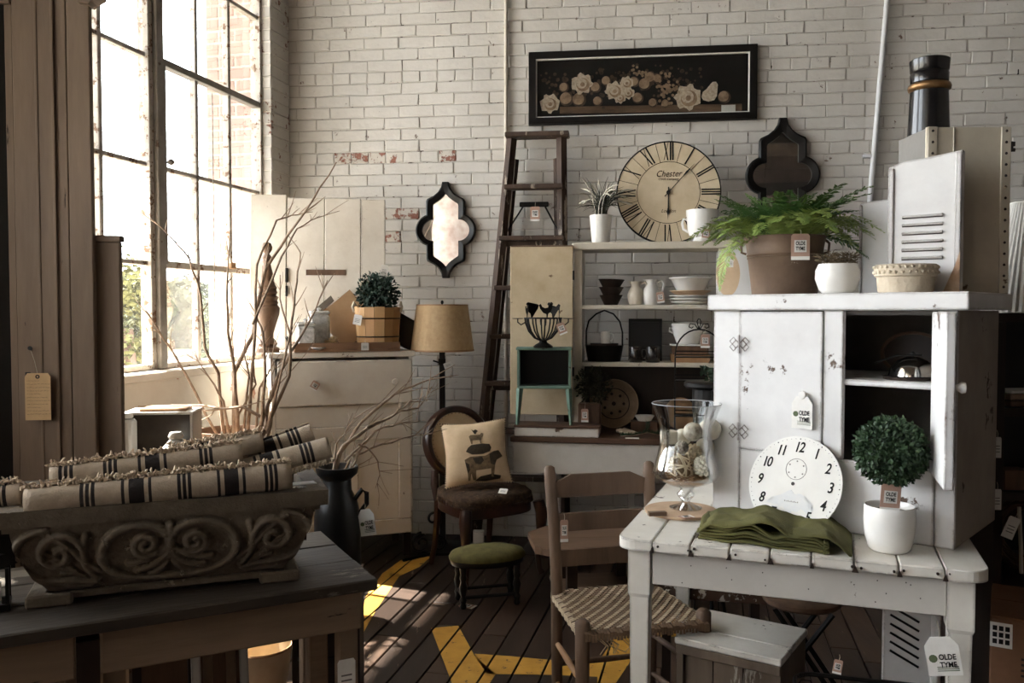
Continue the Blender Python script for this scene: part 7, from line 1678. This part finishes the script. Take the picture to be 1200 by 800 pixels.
t = thing('fallen_branch', 'pale forked branch lying across the pot rim and the metal box', 'branch', at(240, 480, 3.7)); base = at(240, 480, 3.7)
for pts, r0 in (([(305, 488), (284, 476), (262, 479), (238, 475), (205, 475), (162, 476)], .008), ([(262, 479), (240, 481), (222, 478), (200, 474)], .005), ([(252, 478), (248, 486), (236, 492)], .004), ([(280, 477), (300, 472), (318, 466)], .004)):
    P = [at(x, y, 3.72) - base for x, y in pts]; b = nb(); tube(b, P, [r0 * (1 - .6 * k / (len(P) - 1)) for k in range(len(P))], 6); build('limb', b, M_twig, t, smooth=60)

# ---- things leaning under the bench
uq = onz(215, 842, 0); q = BF.w(-.5, .4, 0)
for i, (px, w, h, m, lb) in enumerate(((262, .16, .5, M_white, 'white framed panel leaning under the bench, rightmost frame'), (196, .18, .46, M_dark, 'dark framed panel leaning under the bench, leftmost frame'))):
    q = stand(px, 0, 2.45 + .05 * i); t = thing('empty_frame', lb, 'frame', Vector((q.x, q.y, .0)), BA, 'frames leaning under the bench', rx=R(-8)); b = nb(); ring(b, rect(w, 0, h), rect(w - .05, .025, h - .025), -.008, .008); build('frame', b, m, t); b = nb(); bx(b, -w / 2 + .024, w / 2 - .024, .001, .005, .024, h - .024); build('backing', b, M_brown, t)
for i, (px, lb) in enumerate(((252, 'dark wooden pole standing under the bench, left of the pair'), (279, 'dark wooden pole standing under the bench, right of the pair'))):
    q = stand(px, 0, 2.36); b = nb(); tube(b, [(0, 0, 0.002), (-.015, 0, .3), (-.02, .0, .58)], .014, 8); o = build('wooden_pole', b, M_bw, smooth=60); o.location = q; tag(o, lb, 'pole', 'poles under the bench')
q = stand(306, 0, 2.93); t = thing('tan_tub', 'tan round tub standing on the sunlit floor behind the bench', 'tub', q); b = nb(); lathe(b, [(0, 0), (.075, 0), (.08, .004), (.108, .19), (.104, .192), (.076, .012), (0, .012)], 32); build('tub', b, mat('tan_tub', (196, 172, 138), (176, 150, 116), scale=8, rough=.7), t, smooth=50); b = nb(); lathe(b, [(.109, .186), (.112, .19), (.109, .195), (.104, .193)], 32); build('rim', b, M_tan, t, smooth=50)

# ================================================================== TALL WEATHERED CUPBOARD AT THE LEFT EDGE
M_col = mat('weathered_paint', (136, 114, 94), (106, 87, 71), scale=5, rough=.75, stretch=(1, 1, .15), bump=.35, chip=.07, chipc=(56, 42, 34), cscale=16)
KC = Frame((at(110, 300, 2.9).x, 2.9, 0), R(6)); t = thing('tall_cupboard', 'tall weathered brown cupboard with vertical boards at the left edge', 'cabinet', KC.o, KC.a); kh = 2.55
def kx(px): return KC.px(px, 300, 0).x
edges = [18, 47, 66, 82, 110]; deps = (0, -.004, .002, -.003)
for i, (a, c) in enumerate(zip(edges, edges[1:])):
    b = nb(); bx(b, kx(a) + .0015, kx(c) - .0015, deps[i], .025, 0.02, kh, bev=.003); build('front_board', b, M_col, t)
for px in (47, 66): b = nb(); bx(b, kx(px) - .005, kx(px) + .005, -.007, .0, .02, kh, bev=.002); build('bead', b, M_col, t)
b = nb(); bx(b, kx(8), kx(18) - .001, .012, .04, .02, kh, bev=.003); build('door_jamb', b, M_col, t)
b = nb(); bx(b, kx(-25), kx(18), -.006, .011, at(0, 8, 2.9).z, kh, bev=.003); build('door_head', b, M_col, t)
b = nb(); bx(b, kx(18) - .02, kx(18), .0415, .08, .02, kh); bx(b, kx(-25), kx(18), .08, .095, 0.02, kh); build('carcass', b, mat('cupboard_dark', (30, 25, 22), (20, 17, 15), rough=.8), t, label='dark inside of the cupboard')
b = nb(); bx(b, kx(-25), kx(110), -.002, .04, 0, .0195); build('plinth', b, M_col, t)
b = nb(); prism(b, [(kx(100), at(0, 6, 2.9).z), (kx(112), at(0, 8, 2.9).z), (kx(116), at(0, 4, 2.9).z), (kx(126), at(0, -2, 2.9).z), (kx(128), kh + .05), (kx(100), kh + .05)], -.03, .03); build('cornice', b, M_col, t)
nq = KC.px(36, 409, 0); b = nb(); tube(b, [(nq.x, .004, nq.z - .004), (nq.x + .006, -.02, nq.z + .004)], .003, 6); lathe(b, [(0, 0), (.007, 0), (.007, .003), (0, .003)], 10, Matrix.Translation((nq.x + .006, -.018, nq.z + .004)) @ Matrix.Rotation(R(80), 4, 'X')); build('nail', b, M_iron, t)
b = nb(); bx(b, kx(27), kx(33), -.001, .004, KC.px(30, 470, 0).z, KC.px(30, 436, 0).z); build('keyhole', b, M_black, t)
tq2 = at(44, 437, 2.86); price_tag('price_tag', 'manila card tag with handwriting hanging on the tall weathered cupboard', KC.w(KC.px(44, 437, -.024).x, -.024, tq2.z), .082, .158, KC.a, style='old', string=.075, sdir=(-.022, .004, .076))
q = KC.w(kx(110) - .02, .027, 0); hb_ = at(120, 277, 2.97).z; t = thing('plain_post', 'plain boxed timber post with flat cap right of the tall cupboard', 'post', q, KC.a); wpost = KC.px(142, 420, .027).x - kx(110) + .02
b = nb(); bx(b, 0, wpost, 0, .03, 0.0, hb_ - .022, bev=.003); build('shaft', b, M_col, t); b = nb(); bx(b, -.001, wpost + .006, -.008, .034, hb_ - .0215, hb_, bev=.003); build('cap', b, M_col, t)
